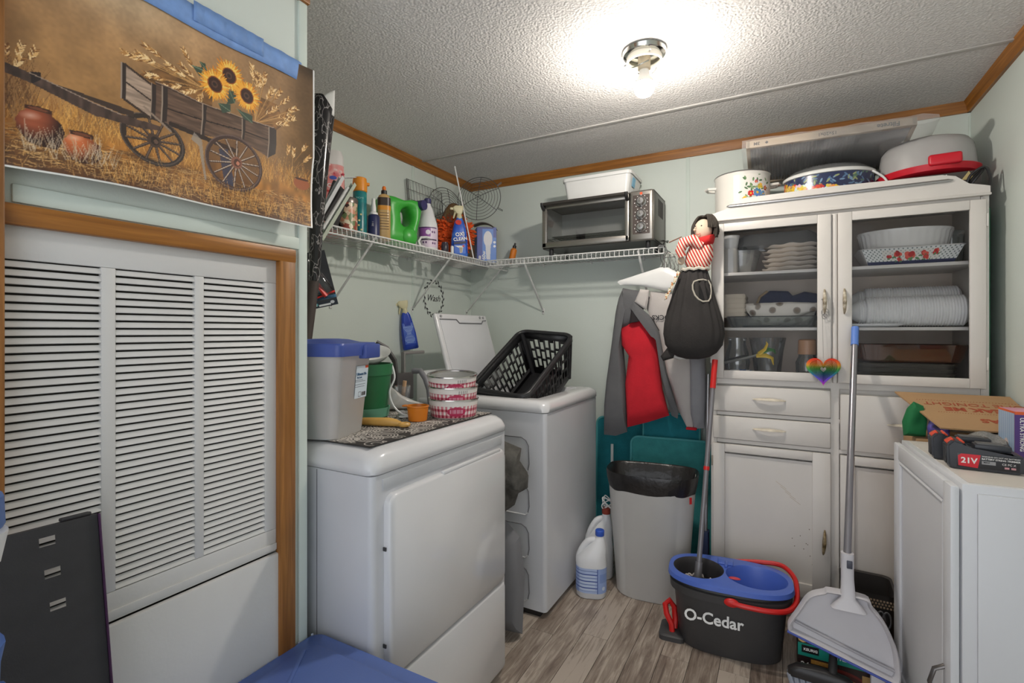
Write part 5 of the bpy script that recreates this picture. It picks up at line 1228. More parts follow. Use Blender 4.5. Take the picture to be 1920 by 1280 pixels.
obj('mitt_body', B().pillow([(-.11, .0), (-.07, .10), (-.03, .125), (.05, .12), (.075, .09), (.06, .04), (.02, .0)], .03, 6, .004, 20, 1), nv, t)
obj('edging', B().tube([(-.11, -.012, .0), (-.075, -.012, .095), (-.04, -.012, .122)], .006, 8), pm('tan_binding', (186, 160, 124), .8), t)
obj('pad', B().pillow([(.04, .02), (.05, .09), (.12, .115), (.19, .10), (.2, .03), (.12, .0)], .035, 6, .01, 18, 9), nv, t)
obj('base_cloth', B().stack([(-.06, .3, .1, .03), (-.02, .34, .11, .03), (.02, .33, .1, .03)]), pm('dark_navy', (40, 44, 64), .95), t)
# left, bottom: glass things, yellow flower tongs
def jar(label, loc, pr_, name='glass_jar'):
    t = thing(name, label, 'jar', loc); obj('jar_wall', B().lathe(pr_, 28, cap1=False), clear('jar_glass', (228, 230, 230), .14, .03, .12, (206, 206, 204)), t); return t
jar('clear glass pitcher at the lower left of the cupboard', (-.20, 2.68, S3 + .001), [(.04, 0), (.05, .004), (.058, .05), (.05, .10), (.038, .14), (.042, .17)], 'glass_pitcher')
jar('large clear glass vase behind the yellow flower', (-.07, 2.76, S3 + .001), [(.05, 0), (.06, .004), (.07, .1), (.082, .17)], 'glass_vase')
t = jar('clear glass jar with copper lid beside the heart spinner', (.095, 2.65, S3 + .001), [(.04, 0), (.045, .004), (.047, .06), (.036, .085), (.034, .1)])
obj('lid', B().lathe([(.036, .096), (.038, .098), (.036, .16), (.03, .165), (.001, .166)], 28), pm('copper_lid', (198, 150, 112), .4), t)
t = thing('flower_tongs', 'long handled yellow and green flower tool lying in the cupboard', 'tongs', (-.10, 2.56, S3 + .05))
obj('handle', B().tube([(-.155, 0, .0), (-.03, 0, .035), (.01, 0, .05)], .006, 8), pm('grey_steel', (150, 150, 146), .35, .6), t); obj('black_grip', B().tube([(-.155, -.004, .012), (-.05, -.004, .042)], .004, 8), black, t)
yl = pm('yellow_petal', (222, 186, 60), .5)
obj('petal', B().tube([(.0, -.004, .048), (.025, -.006, .07), (.035, -.006, .095), (.03, -.006, .105)], [.012, .009, .006, .002], 8, flat=.5), yl, t)
obj('petal', B().tube([(-.01, -.006, .04), (.03, -.008, .042), (.055, -.008, .03), (.06, -.008, .0)], [.012, .013, .010, .003], 8, flat=.5), yl, t)
obj('leaf', B().tube([(.01, .004, .05), (.04, .004, .07), (.062, .004, .065), (.068, .004, .05)], [.012, .013, .010, .003], 8, flat=.5), pm('leaf_green', (64, 122, 60), .5), t)
t = obj('blue_dish', B().lathe([(.02, 0), (.03, .002), (.05, .016), (.051, .018), (.03, .006), (.001, .005)], 32, sy=.8), ramp_mat('blue_white_china', 'voronoi', [(0, (70, 96, 170)), (.3, (110, 134, 190)), (.45, (226, 228, 232))], 40, .25), loc=(-.175, 2.585, S3 + .001)); tag(t, 'small blue and white dish at the lower left of the cupboard', 'dish')
# right, top: round dish on rose print pan
t = thing('rose_pan', 'rose print baking pan with lace border behind right glass door', 'pan', (.455, 2.665, S1 + .001))
obj('pan_wall', B().stack([(0, .27, .17, .02), (.004, .28, .18, .025), (.066, .34, .23, .03), (.07, .352, .24, .03), (.066, .333, .222, .03), (.01, .27, .17, .02)], n=6), cer, t)
cv = Canvas(-.165, .165, .003, .066, .0011, (222, 224, 222)); rn = random.Random(4)
cv.put(cv.Y < .016, (52, 58, 92)); cv.put((np.sin(cv.X * 420) * np.sin(cv.Y * 420) > .45) & (cv.Y > .016), (112, 124, 122))
cv.put((np.abs(cv.X) < .1) & (cv.Y > .018) & (cv.Y < .06), (222, 216, 206), .6)
for x, z, r in ((0, .038, .022), (-.045, .042, .016), (.048, .044, .015), (-.075, .034, .012), (.085, .046, .013), (.055, .026, .012), (-.04, .022, .011)):
    for _ in range(7): cv.ell(x + rn.uniform(-.5, .5) * r, z + rn.uniform(-.4, .4) * r, r * .55, r * .45, rn.choice([(206, 60, 50), (186, 40, 44), (224, 96, 80), (150, 30, 40)]), rn.uniform(0, 3))
    for _ in range(3): cv.ell(x + rn.uniform(-1.3, 1.3) * r, z - r * .7, r * .4, r * .2, (96, 136, 92), rn.uniform(0, 3))
cv.build('rose_print', lambda X, Z: (X * (.84 + .16 * Z / .066), -.0912 - .0245 * (Z - .004) / .062 - .0005, Z), t, .3)
t = thing('round_dish', 'fluted white oval baking dish resting on the rose pan', 'dish', (.45, 2.67, S1 + .073))
lp = []
for r, z in ((.145, 0), (.150, .004), (.160, .062), (.165, .068), (.165, .078), (.155, .08)):
    lp.append([(r * (1 + (.012 * math.cos(36 * a) if .004 < z < .064 else 0)) * math.cos(a), r * .70 * (1 + (.012 * math.cos(36 * a) if .004 < z < .064 else 0)) * math.sin(a), z) for a in [2 * PI * i / 216 for i in range(216)]])
obj('dish_wall', B().loft(lp), cer, t)
t = obj('clear_tub', B().stack([(0, .05, .1, .015), (.14, .06, .11, .015)], cap1=False), clear('tub_clear', (220, 226, 224), .10, .05, .2, (190, 198, 196)), loc=(.622, 2.72, S1 + .001)); tag(t, 'clear tall tub at the right end of the top shelf', 'tub')
# right, middle: two sleeves of foam cups / bowls lying down
for k, (y, z, x, lab) in enumerate(((2.75, S2 + .068 + .045, .455, 'sleeve of white foam bowls lying at the back'), (2.60, S2 + .066, .44, 'sleeve of white foam bowls lying in front'))):
    t = thing('foam_bowl_sleeve', lab, 'bowls', (x, y, z), 0, 'sleeves of foam bowls in the cupboard')
    pr_ = [(.03, -.185)]
    for i in range(38): xx = -.16 + i * .0092; pr_ += [(.060 - (.014 if i < 3 else 0), xx), (.0635 - (.012 if i < 3 else 0), xx + .004), (.0595 - (.012 if i < 3 else 0), xx + .0088)]
    pr_ += [(.052, .195), (.02, .197)]
    obj('bowl_stack', B().lathe(pr_, 28, tilt=Matrix.Rotation(R(90), 3, 'Y')), pm('white_foam', (230, 230, 228), .6, sub=0), t)
t = obj('stack_riser', B().box((0, 0, .0225), (.3, .1, .045), bev=.006), pm('grey_cloth', (96, 96, 98), .9), loc=(.45, 2.765, S2 + .0005)); tag(t, 'dark folded pad under the back sleeve of bowls', 'pad')
t = obj('foam_tray', B().stack([(0, .18, .12, .03), (.006, .21, .14, .04), (.012, .215, .145, .04), (.008, .2, .13, .04)]), pm('white_foam', (230, 230, 228), .6), loc=(.32, 2.575, S2 - .012 + .0135)); tag(t, 'flat white foam tray lying in front of the bowl sleeves', 'tray')
t = obj('clear_post', B().stack([(0, .02, .03, .006), (.225, .02, .03, .006)]), clear('tub_clear', (220, 226, 224), .10, .05, .2, (190, 198, 196)), loc=(.235, 2.62, S2 + .001)); tag(t, 'tall clear plastic strip left of the bowl sleeves', 'strip')
# right, bottom: amber glass dish on clear dishes
amb = clear('amber_glass', (150, 84, 40), .14, .03, .28, (120, 60, 26))
t = obj('amber_dish', B().stack([(0, .34, .19, .04), (.005, .36, .21, .05), (.07, .40, .24, .06), (.074, .402, .242, .06), (.07, .39, .23, .06), (.01, .34, .19, .05)], n=6), amb, loc=(.445, 2.66, S3 + .0735)); tag(t, 'amber glass casserole dish on the lower right shelf', 'dish')
for k in range(3):
    t = obj('clear_dish', B().stack([(0, .30, .2, .03), (.003, .31, .21, .035), (.03, .345, .235, .04), (.033, .35, .24, .04), (.03, .335, .225, .04), (.006, .30, .2, .03)], n=5), clear('dish_glass2', (222, 220, 212), .14, .04, .18, (190, 184, 172)), loc=(.43, 2.655, S3 + .0005 + k * .0195)); tag(t, 'clear glass dish, %s of three under the amber dish' % ('bottom', 'middle', 'top')[k], 'dish', 'stacked clear dishes under the amber dish')
# heart spinner
t = thing('heart_spinner', 'rainbow metal heart spinner hanging on the cupboard doors', 'ornament', (.146, 2.455, 1.098), 6)
hs = [(0.98 * 16 * math.sin(a) ** 3, 13 * math.cos(a) - 5 * math.cos(2 * a) - 2 * math.cos(3 * a) - math.cos(4 * a)) for a in [2 * PI * i / 72 for i in range(72)]]
def rainbow(z):
    st = [(-.064, (206, 24, 150)), (-.046, (130, 60, 190)), (-.028, (80, 80, 180)), (-.010, (34, 120, 120)), (.008, (80, 150, 60)), (.022, (216, 150, 50)), (.036, (226, 90, 36)), (.055, (206, 30, 24))]
    for (a, c0), (b_, c1) in zip(st, st[1:]):
        if z <= b_: f = max(0, (z - a) / (b_ - a)); return tuple(c0[i] + (c1[i] - c0[i]) * f for i in range(3))
    return st[-1][1]
def vcol(o, fn):
    at = o.data.color_attributes.new('Col', 'FLOAT_COLOR', 'POINT')
    for i, v in enumerate(o.data.vertices): at.data[i].color = lin(fn(v.co)) + (1,)
hmat = vmat('rainbow_metal', .25, .2, .75)
for k in range(11):
    s_ = .0040 * (1 - k * .075)
    b = B(); wv = .010 if k == 0 else .0034
    lp = [[(x * (s_ - d_), y_, z * (s_ - d_) * 1.0 + .004) for x, z in hs] for d_, y_ in ((0, -.002), (wv / 16, -.002), (wv / 16, .002), (0, .002), (0, -.002))]
    b.loft(lp, False, False); o = obj('heart_ring', b, hmat, t, rot=(0, 0, R(k * 1.6)) ); vcol(o, lambda c: rainbow(c.z))
obj('hang_thread', B().cyl((0, 0, .05), (.0, .0245, .30), .0006, n=5), silver, t)
obj('hang_pin', B().cyl((0, .022, .30), (0, .0268, .30), .0025, n=8), silver, t)

# ================================================================== on top of the cupboard
ZC = 1.8005
def floral(cv, spots, rn, big):
    for x, z, r, c0 in spots:
        for j in range(8):
            a = 2 * PI * j / 8 + rn.random(); cv.ell(x + r * .55 * math.cos(a), z + r * .55 * math.sin(a), r * .5, r * .34, tuple(min(255, max(0, v + rn.randint(-24, 24))) for v in c0), a)
        cv.ell(x, z, r * .3, r * .3, (232, 190, 70))
t = thing('floral_stockpot', 'white enamel stockpot with bright flower bouquet print', 'pot', (-.178, 2.665, ZC), 10)
PR = .122
obj('pot_wall', B().lathe([(.10, 0), (PR - .004, .004), (PR, .02), (PR, .20), (PR + .003, .205), (PR, .208), (PR - .005, .2)], 48, cap1=False), pm('pot_enamel', (228, 224, 216), .2, coat=.3, var=.02), t)
obj('pot_inside', B().lathe([(PR - .006, .198), (PR - .010, .02), (.001, .018)], 40, cap0=False), pm('pot_enamel_in', (206, 204, 198), .3), t)
obj('steel_rim', B().lathe([(PR + .001, .204), (PR + .004, .207), (PR + .001, .211), (PR - .003, .207)], 48, cap0=False, cap1=False), silver, t)
rn = random.Random(8); cv = Canvas(-.05, .14, .012, .19, .001, (228, 224, 216))
for _ in range(60): cv.ell(rn.gauss(.055, .035), rn.gauss(.095, .038), .009, .004, rn.choice([(110, 140, 96), (140, 164, 120), (86, 116, 84)]), rn.uniform(0, 3))
floral(cv, [(.035, .045, .03, (222, 120, 140)), (.085, .055, .02, (222, 84, 44)), (.055, .105, .02, (86, 130, 186)), (.025, .10, .014, (206, 44, 40)), (.085, .10, .014, (110, 150, 200)), (.07, .135, .014, (222, 176, 60)), (.0, .075, .013, (214, 160, 60)), (.10, .128, .012, (196, 60, 60)), (.05, .155, .008, (196, 60, 90)), (.11, .085, .012, (196, 150, 80))], rn, 1)
cv.build('flower_print', lambda X, Z: ((PR + .0009) * np.sin(X / PR), -(PR + .0009) * np.cos(X / PR), Z), t, .2, .3)
for s_ in (-1, 1): obj('loop_handle', B().tube([(s_ * (PR - .004), -.03, .155), (s_ * (PR + .03), -.028, .158), (s_ * (PR + .042), 0, .160), (s_ * (PR + .03), .028, .158), (s_ * (PR - .004), .03, .155)], .007, 8), pm('pot_enamel', (228, 224, 216), .2), t)
t = thing('slow_cooker', 'blue floral slow cooker with white lid rim and handles', 'slow cooker', (.178, 2.69, ZC), 4)
SX, SY = .175, .135
obj('cooker_wall', B().lathe([(.88, 0), (.97, .006), (1, .03), (1, .15), (.98, .156)], 60, sx=SX, sy=SY), pm('cooker_navy', (42, 48, 78), .3), t)
rn = random.Random(21); cv = Canvas(-.30, .30, .008, .15, .0013, (42, 50, 84))
for _ in range(220): cv.ell(rn.uniform(-.3, .3), rn.uniform(.01, .15), .010, .0035, rn.choice([(120, 150, 178), (86, 116, 150), (150, 160, 110), (90, 120, 96)]), rn.uniform(0, 3))
sp = []
for k in range(34): sp.append((-.29 + .58 * ((k * .618) % 1), .02 + .12 * ((k * .38) % 1), rn.uniform(.010, .022), rn.choice([(226, 172, 60), (222, 98, 44), (214, 214, 216), (196, 50, 44), (226, 190, 100), (206, 216, 226)])))
floral(cv, sp, rn, 1)
cv.build('flower_print', lambda X, Z: ((SX + .0012) * np.sin(X / .165), -(SY + .0012) * np.cos(X / .165), Z), t, .25, .2)
obj('crock_rim', B().lathe([(.94, .150), (1.03, .154), (1.04, .164), (1.0, .170), (.95, .168)], 60, sx=SX, sy=SY), pm('crock_white', (226, 226, 222), .25), t)
obj('glass_lid', B().lathe([(1.0, .168), (.97, .176), (.8, .196), (.4, .210), (.01, .213)], 48, sx=SX, sy=SY, cap0=False), clear('lid_glass', (230, 232, 232), .14, .03, .2, (214, 216, 216)), t)
for s_ in (-1, 1): obj('side_handle', B().tube([(s_ * (SX - .004), -.045, .085), (s_ * (SX + .024), -.04, .08), (s_ * (SX + .034), 0, .08), (s_ * (SX + .024), .04, .08), (s_ * (SX - .004), .045, .085)], .010, 8), pm('handle_white', (226, 226, 224), .35), t)
obj('power_cord', B().tube(catmull([(.15, -.09, .15), (.19, -.1, .11), (.205, -.11, .06), (.21, -.11, .008), (.19, -.12, .006)]), .0045, 7), wht, t)
# air filter
t = thing('air_filter', 'furnace air filter in clear wrap lying on pot and cooker', 'air filter', (.155, 2.70, 2.072))
obj('cardboard_edge', B().box((0, -.20 + .008, .0), (.61, .016, .034), bev=.001), pm('filter_card', (206, 184, 156), .7, var=.05), t)
obj('cardboard_edge', B().box((-.30, 0, .0), (.016, .40, .034), bev=.001), pm('filter_card', (206, 184, 156), .7), t); obj('cardboard_edge', B().box((.30, 0, .0), (.016, .40, .034), bev=.001), pm('filter_card', (206, 184, 156), .7), t); obj('cardboard_edge', B().box((0, .192, .0), (.61, .016, .034), bev=.001), pm('filter_card', (206, 184, 156), .7), t)
b = B(); n = 60; b.sheet(lambda u, v: (-.292 + .584 * u, -.184 + .368 * v, .012 * (1 if int(round(u * 90)) % 2 else -1)), 90, 1); obj('pleated_media', b, pm('filter_media', (222, 222, 224), .9), t)
txt('Filtrete', .026, darkink, t, (.215, -.2005, .0), rot=(R(90), R(180), 0), bold=.0007); txt('15x20x1', .020, pm('brown_dark_ink', (70, 56, 44), .5), t, (.005, -.2005, .0), rot=(R(90), R(180), 0), bold=.0003); txt('3M', .020, pm('brown_dark_ink', (70, 56, 44), .5), t, (-.265, -.2005, .0), rot=(R(90), R(180), 0), bold=.0005)
obj('print_mark', B().box((-.225, -.2004, .0), (.010, .0006, .010), rot=Euler((0, R(45), 0))), darkink, t)
film = clear('shrink_film', (250, 250, 250), .06, .06, .22, (232, 232, 232))
def wrap(u, v):
    x = -.325 + .70 * u; k = 4 * v; yz = [(-.208, .020), (-.212, -.022), (-.15, -.045), (.20, -.03), (.21, .02)]
    i = min(3, int(k)); f = k - i; y = yz[i][0] + (yz[i + 1][0] - yz[i][0]) * f; z = yz[i][1] + (yz[i + 1][1] - yz[i][1]) * f
    nn = noise.noise(Vector((x * 18, y * 18, z * 30))); return (x, y + .004 * nn, z * (1 if u < .93 else 1 - (u - .93) * 9) + .007 * nn)
obj('plastic_wrap', B().sheet(wrap, 70, 24), film, t)
t.rotation_euler = (R(-9), R(.8), R(1))
# cake carrier over a dark box
t = thing('dark_appliance_box', 'dark flat box under the red cake carrier', 'box', (.535, 2.69, ZC), 0)
obj('carton', B().box((.0, 0, .043), (.27, .28, .086), bev=.003), pm('carton_charcoal', (74, 68, 66), .55, var=.1), t)
txt('Highland', .024, whiteink, t, (-.01, -.1406, .070), bold=.0006); obj('warning_mark', B().prism([(.075, .052), (.115, .052), (.097, .085)], .0008, Matrix.Translation((0, -.1408, 0))), pm('mark_gold', (196, 176, 120), .5), t)
t = thing('cake_carrier', 'round cake carrier with frosted dome and red base', 'cake carrier', (.530, 2.685, ZC + .0935), 0)
red = pm('red_plastic', (206, 28, 46), .35, var=.04)
obj('base_tray', B().lathe([(.15, 0), (.165, .006), (.172, .022), (.175, .030), (.168, .032), (.16, .026), (.001, .02)], 56, sy=.86), red, t)
obj('dome', B().lathe([(.163, .030), (.160, .09), (.155, .125), (.140, .150), (.11, .162), (.001, .166)], 56, sy=.86, cap0=False, cap1=False), clear('frosted_dome', (224, 224, 224), .08, .2, .68, (206, 204, 202)), t)
obj('clasp', B().box((.03, -.146, .042), (.105, .022, .045), bev=.010, seg=4), red, t)
t.rotation_euler = (R(-2), R(-1), 0)
t = obj('black_cord', B().tube(catmull([(.0, 0, .006), (.02, -.01, .05), (.05, -.01, .08), (.03, -.02, .05), (.0, -.01, .01), (.012, -.015, .06), (.05, -.02, .085), (.066, -.02, .05), (.062, -.03, .0)]), .005, 7), black, loc=(.618, 2.535, ZC)); tag(t, 'coiled black cord hanging at the right end of the cupboard top', 'cord')
t = obj('green_board', B().box((0, 0, .87), (.006, .30, 1.74)), pm('green_card', (48, 120, 84), .6), loc=(.697, 2.72, 0)); tag(t, 'tall green board in the gap right of the cupboard', 'board')

# ================================================================== hanging things by the cupboard
def jz(P_, dz): return [(x, z - dz) for x, z in P_]
gcloth = pm('charcoal_fleece', (96, 96, 98), .95, var=.06, vs=20, bump=.3, bs=260)
rcloth = pm('red_fleece', (196, 30, 44), .95, var=.07, vs=16, bump=.3, bs=260)
lcloth = pm('light_grey_fleece', (190, 184, 180), .95, var=.04, vs=14, bump=.25, bs=260)
mcloth = pm('mid_grey_lining', (150, 150, 154), .9, var=.06, vs=14, bump=.2, bs=260)
bcloth = pm('black_lining', (40, 36, 38), .95)
t = thing('plastic_hanger', 'broad white plastic hanger holding the jacket', 'hanger', (-.55, 2.605, 0))
obj('hanger_body', B().pillow([(-.229, 1.523), (-.223, 1.531), (-.125, 1.557), (-.005, 1.589), (.036, 1.586), (.109, 1.54), (.20, 1.50), (.20, 1.485), (.101, 1.465), (.028, 1.468), (-.099, 1.497), (-.214, 1.508)], .012, 5), wht, t)
obj('hook', B().tube([(.015, 0, 1.585), (.015, 0, 1.64), (.03, 0, 1.665), (.02, 0, 1.70), (-.01, 0, 1.702), (-.018, 0, 1.69)], .003, 8), silver, t)
t = thing('fleece_jacket', 'red and grey fleece jacket hanging on the white hanger', 'jacket', (-.55, 2.63, 0))
Tm = lambda y: Matrix.Translation((0, y, 0))
obj('left_sleeve', B().pillow([(-.2, 1.492), (-.223, 1.438), (-.234, 1.394), (-.259, 1.198), (-.291, .973), (-.303, .828), (-.305, .702), (-.241, .701), (-.178, .728), (-.18, .847), (-.185, .978), (-.2, 1.137), (-.205, 1.278), (-.19, 1.349), (-.172, 1.419), (-.16, 1.482)], .05, 7, .012, 11, 3, M_=Tm(-.02)), gcloth, t)
obj('yoke', B().pillow([(-.205, 1.490), (-.099, 1.472), (-.06, 1.44), (-.10, 1.36), (-.147, 1.305), (-.178, 1.28), (-.215, 1.27), (-.218, 1.402)], .045, 7, .006, 14, 4, M_=Tm(-.015)), gcloth, t)
obj('red_front', B().pillow([(-.215, 1.287), (-.151, 1.325), (-.099, 1.338), (-.052, 1.326), (-.036, 1.261), (-.012, 1.107), (.007, .963), (.04, .834), (-.064, .791), (-.176, .754), (-.188, .979), (-.17, 1.138), (-.21, 1.199)], .055, 8, .014, 9, 7, M_=Tm(-.02)), rcloth, t)
obj('dark_facing', B().pillow([(-.145, 1.372), (-.099, 1.372), (-.039, 1.332), (-.0, 1.265), (-.036, 1.255), (-.052, 1.30), (-.099, 1.318), (-.155, 1.305)], .02, 5, M_=Tm(-.062)), bcloth, t)
obj('front_facing', B().pillow([(-.134, 1.418), (-.147, 1.383), (-.073, 1.338), (-.02, 1.278), (.02, .99), (.06, .842), (.089, .829), (.093, .859), (.05, .99), (.0, 1.26), (-.05, 1.345)], .02, 5, cen=(-.01, 1.20), M_=Tm(-.07)), gcloth, t)
obj('collar', B().pillow([(-.099, 1.478), (-.052, 1.472), (-.058, 1.416), (-.068, 1.370), (-.128, 1.413)], .014, 5, M_=Tm(-.062)), lcloth, t)
obj('inner_lining', B().pillow([(-.06, 1.47), (.045, 1.46), (.115, 1.40), (.157, 1.128), (.152, .78), (.122, .778), (.08, .859), (.03, 1.007), (-.02, 1.209), (-.05, 1.312), (-.08, 1.38)], .035, 7, .008, 10, 5, M_=Tm(.0)), lcloth, t)
obj('right_front', B().pillow([(.10, 1.42), (.17, 1.40), (.21, 1.15), (.216, .917), (.207, .781), (.157, .773), (.14, .83), (.135, 1.1)], .04, 7, .016, 14, 8, M_=Tm(.0)), mcloth, t)
obj('hem_trim', B().box((.145, .0, .775), (.05, .05, .012), bev=.004), rcloth, t)
txt('ROCKS', .034, darkink, t, (.012, -.0415, 1.333), rot=(R(90), R(180), 0), bold=.0006)
# wire hangers
for k in range(5):
    t = obj('wire_hanger', B().tube(catmull([(.0, 0, -.02), (.006, 0, -.055), (.018, 0, -.08), (.0, .0, -.10), (-.09, .12, -.14), (-.02, .16, -.145), (.05, -.02, -.135), (.018, 0, -.095), (.014, .0, -.07), (.022, 0, -.035), (.01, 0, -.01), (-.006, 0, -.005), (-.01, 0, -.02)]), .0014, 5), pm('hanger_wire', (120, 116, 112), .35, .8), loc=(-.548 + k * .012 - .02, 2.66 + k * .04, ZS - .002), rot=(0, 0, R(8 * k - 16)))
    tag(t, 'thin steel wire hanger, %s from the shelf lip, by the jacket' % ('first', 'second', 'third', 'fourth', 'fifth')[k], 'hanger', 'wire hangers at the shelf end')
# doll bag holder
t = thing('doll_bag_holder', 'rag doll bag holder with striped shirt and black skirt', 'doll', (-.375, 2.40, 0))
DK = -.0
bagm = pm('black_skirt', (46, 43, 42), .9, var=.25, vs=8, bump=.35, bs=120)
sec = [(1.545, .045, .012), (1.53, .058, .002), (1.50, .066, .002), (1.46, .078, .0), (1.42, .088, .0), (1.36, .108, .0), (1.30, .124, 0), (1.25, .130, .0), (1.20, .123, .0), (1.165, .10, .0), (1.145, .07, .0), (1.135, .03, 0)]
lp = []
for z, r, ox in sec:
    pl = max(0, min(1, (z - 1.20) / .26)); q = []
    for i in range(96):
        a = 2 * PI * i / 96; rr = r * (1 + pl * .085 * math.sin(17 * a + 3 * math.sin(2 * a)) + .06 * noise.noise(Vector((math.cos(a) * 2.5, math.sin(a) * 2, z * 9))))
        q.append((rr * math.cos(a) + ox + .01, rr * .55 * math.sin(a), z))
    lp.append(q)
sk = obj('skirt_bag', B().loft(lp), bagm, t, ang=70)
obj('skirt_tail', B().pillow([(-.135, 1.144), (-.10, 1.19), (-.06, 1.165), (-.07, 1.139), (-.123, 1.122)], .02, 5, .01, 30, 2), bagm, t)
obj('tail_lining', B().pillow([(-.075, 1.165), (-.03, 1.15), (.0, 1.135), (-.05, 1.128), (-.08, 1.14)], .012, 4, .006, 40, 2), pm('lining_grey', (186, 184, 180), .9), t)
hp = [(.021, 1.485), (.04, 1.492), (.058, 1.494), (.078, 1.489), (.088, 1.47), (.09, 1.44), (.089, 1.41), (.082, 1.396), (.06, 1.394), (.042, 1.405), (.027, 1.423), (.017, 1.45), (.016, 1.47)]
def onskirt(x, z):   # y on the skirt front at x, z
    for (z1, r1, _), (z0, r0, _) in zip(sec, sec[1:]):
        if z0 <= z <= z1: r = r0 + (r1 - r0) * (z - z0) / (z1 - z0); break
    c_ = max(-.97, min(.97, (x - .01) / r)); return -r * .55 * math.sqrt(1 - c_ * c_)
obj('hole_trim', B().tube([(x, onskirt(x, z) - .003, z) for x, z in hp], .0038, 8, closed=True), pm('trim_grey', (170, 164, 152), .9), t)
obj('hole_lining', B().loft([[(.053 + (x - .053) * s_, onskirt(x, z) - .0025 + dy, 1.444 + (z - 1.444) * s_) for x, z in hp] for s_, dy in ((1, 0), (.6, .006), (.1, .008))]), pm('hole_black', (20, 19, 20), .95), t)
stp = ramp_mat('striped_cotton', 'wave', [(0, (190, 44, 40)), (.40, (196, 56, 50)), (.52, (226, 208, 190)), (1, (228, 212, 196))], 26, .9, rot=(0, R(25), 0))
obj('torso', B().pillow([(-.02, 1.617), (.0, 1.66), (.032, 1.675), (.095, 1.655), (.098, 1.597), (.074, 1.535), (-.012, 1.545), (-.026, 1.574)], .045, 7, .004, 30, 1), stp, t)
obj('arm', B().tube([(.05, -.03, 1.645), (.015, -.045, 1.672), (-.022, -.05, 1.662), (-.038, -.05, 1.625), (-.03, -.045, 1.60)], [.024, .027, .026, .022, .018], 12), stp, t)
obj('hand', B().sphere((-.036, -.03, 1.585), .016, 12, 8, (1, .8, 1.3)), pm('doll_skin', (206, 186, 164), .9), t)
obj('stick', B().cyl((-.085, -.055, 1.668), (-.03, -.05, 1.690), .0025, n=6), pm('stick_brown', (110, 74, 56), .7), t)
hd = obj('head', B().sphere((.055, 0, 1.722), .046, 24, 16, (.85, .8, 1.05)), pm('doll_skin', (206, 186, 164), .9, bump=.2), t)
obj('nose', B().sphere((.022, -.028, 1.72), .006, 8, 6), pm('doll_skin', (206, 186, 164), .9), hd)
for x in (.026, .052): obj('eye', B().sphere((x, -.0355, 1.735), .0032, 8, 6, (1, .5, 1)), darkink, hd)
obj('mouth', B().tube([(.028, -.0335, 1.70), (.038, -.0355, 1.697), (.048, -.0355, 1.70)], .0014, 5), redink, hd)
b = B(); rn = random.Random(2)
for k in range(130):
    a = rn.uniform(-1.15, PI - .2); s_ = Vector((.066, .0, 1.768)); r = .05
    e = Vector((.06 + r * math.cos(a) * rn.uniform(.9, 1.15), r * .85 * math.sin(a) * rn.uniform(.9, 1.1), 1.745))
    fr = -math.sin(a) > .5
    b.tube(catmull([s_ + Vector((rn.uniform(-.01, .01), rn.uniform(-.01, .01), .012)), s_.lerp(e, .55) + Vector((0, 0, .03)), e, e + Vector((rn.uniform(-.006, .006), 0, -.02 if fr else -rn.uniform(.03, .062)))], 3), .0032, 5)
o = obj('yarn_hair', b, pm('yarn_dark', (62, 56, 50), .95, var=.3, vs=60), hd); o['kind'] = 'stuff'
obj('scarf', B().pillow([(.015, 1.680), (.06, 1.690), (.108, 1.698), (.100, 1.66), (.075, 1.64), (.045, 1.65), (.02, 1.66)], .05, 6, .006, 40, 3), pm('scarf_red', (196, 34, 34), .85), t)
obj('waist_lace', B().tube([(.06 * math.cos(a) + .02, .036 * math.sin(a), 1.545 + .003 * math.sin(9 * a)) for a in [2 * PI * i / 40 for i in range(40)]], .007, 6, closed=True), pm('lace_cream', (206, 200, 186), .95, bump=.6, bs=400), t)
obj('apron_edge', B().sheet(lambda u, v: (-.036 - .058 * u - .012 * v, -.045 - .012 * u, 1.53 - .12 * u + .01 * math.sin(u * 30) * v + .004 * v), 20, 3), ramp_mat('apron_floral', 'vorocol', [(0, (206, 196, 170)), (.4, (186, 120, 70)), (.6, (214, 208, 190)), (.8, (110, 120, 96))], 120, .9), t, thick=.002)
obj('hang_loop', B().tube([(.06, .02, 1.75), (.06, .05, 1.77), (.07, .079, 1.775)], .0025, 6), silver, t)

# ================================================================== floor corner
teal = pm('teal_plush', (34, 128, 140), .95, var=.12, vs=20, bump=.7, bs=220)
teal2 = pm('teal_plush_light', (62, 146, 146), .95, var=.12, vs=20, bump=.7, bs=220)
def rug(label, poly, loc, rx, rz, mat, th=.012):
    t = thing('bath_mat', label, 'bath mat', loc, 0, 'teal bath mats behind the bin'); t.rotation_euler = (rx, 0, rz)
    b = B(); b.pillow(poly, th, 8, .004, 6, 1); obj('pile', b, mat, t)
    obj('bound_edge', B().tube([(x, -.001, z) for x, z in poly], .006, 6, closed=True), pm('teal_binding', (84, 166, 170), .9), t); return t
def rr2(w_, h_, r): return [(x, z + h_ / 2) for x, z in rrect(w_, h_, r, 5)]
rug('teal plush bath mat standing against the back wall', rr2(.43, .74, .04), (-.775, 2.86, .008), R(-2.5), R(0), teal)
rug('lighter teal bath mat slanting behind the white bin', rr2(.42, .66, .04), (-.535, 2.745, .018), R(-4), R(6), teal2)
rug('teal bath mat leaning at the cupboard side behind the mop', rr2(.30, .80, .03), (-.545, 2.815, .008), R(-2), R(4), teal)
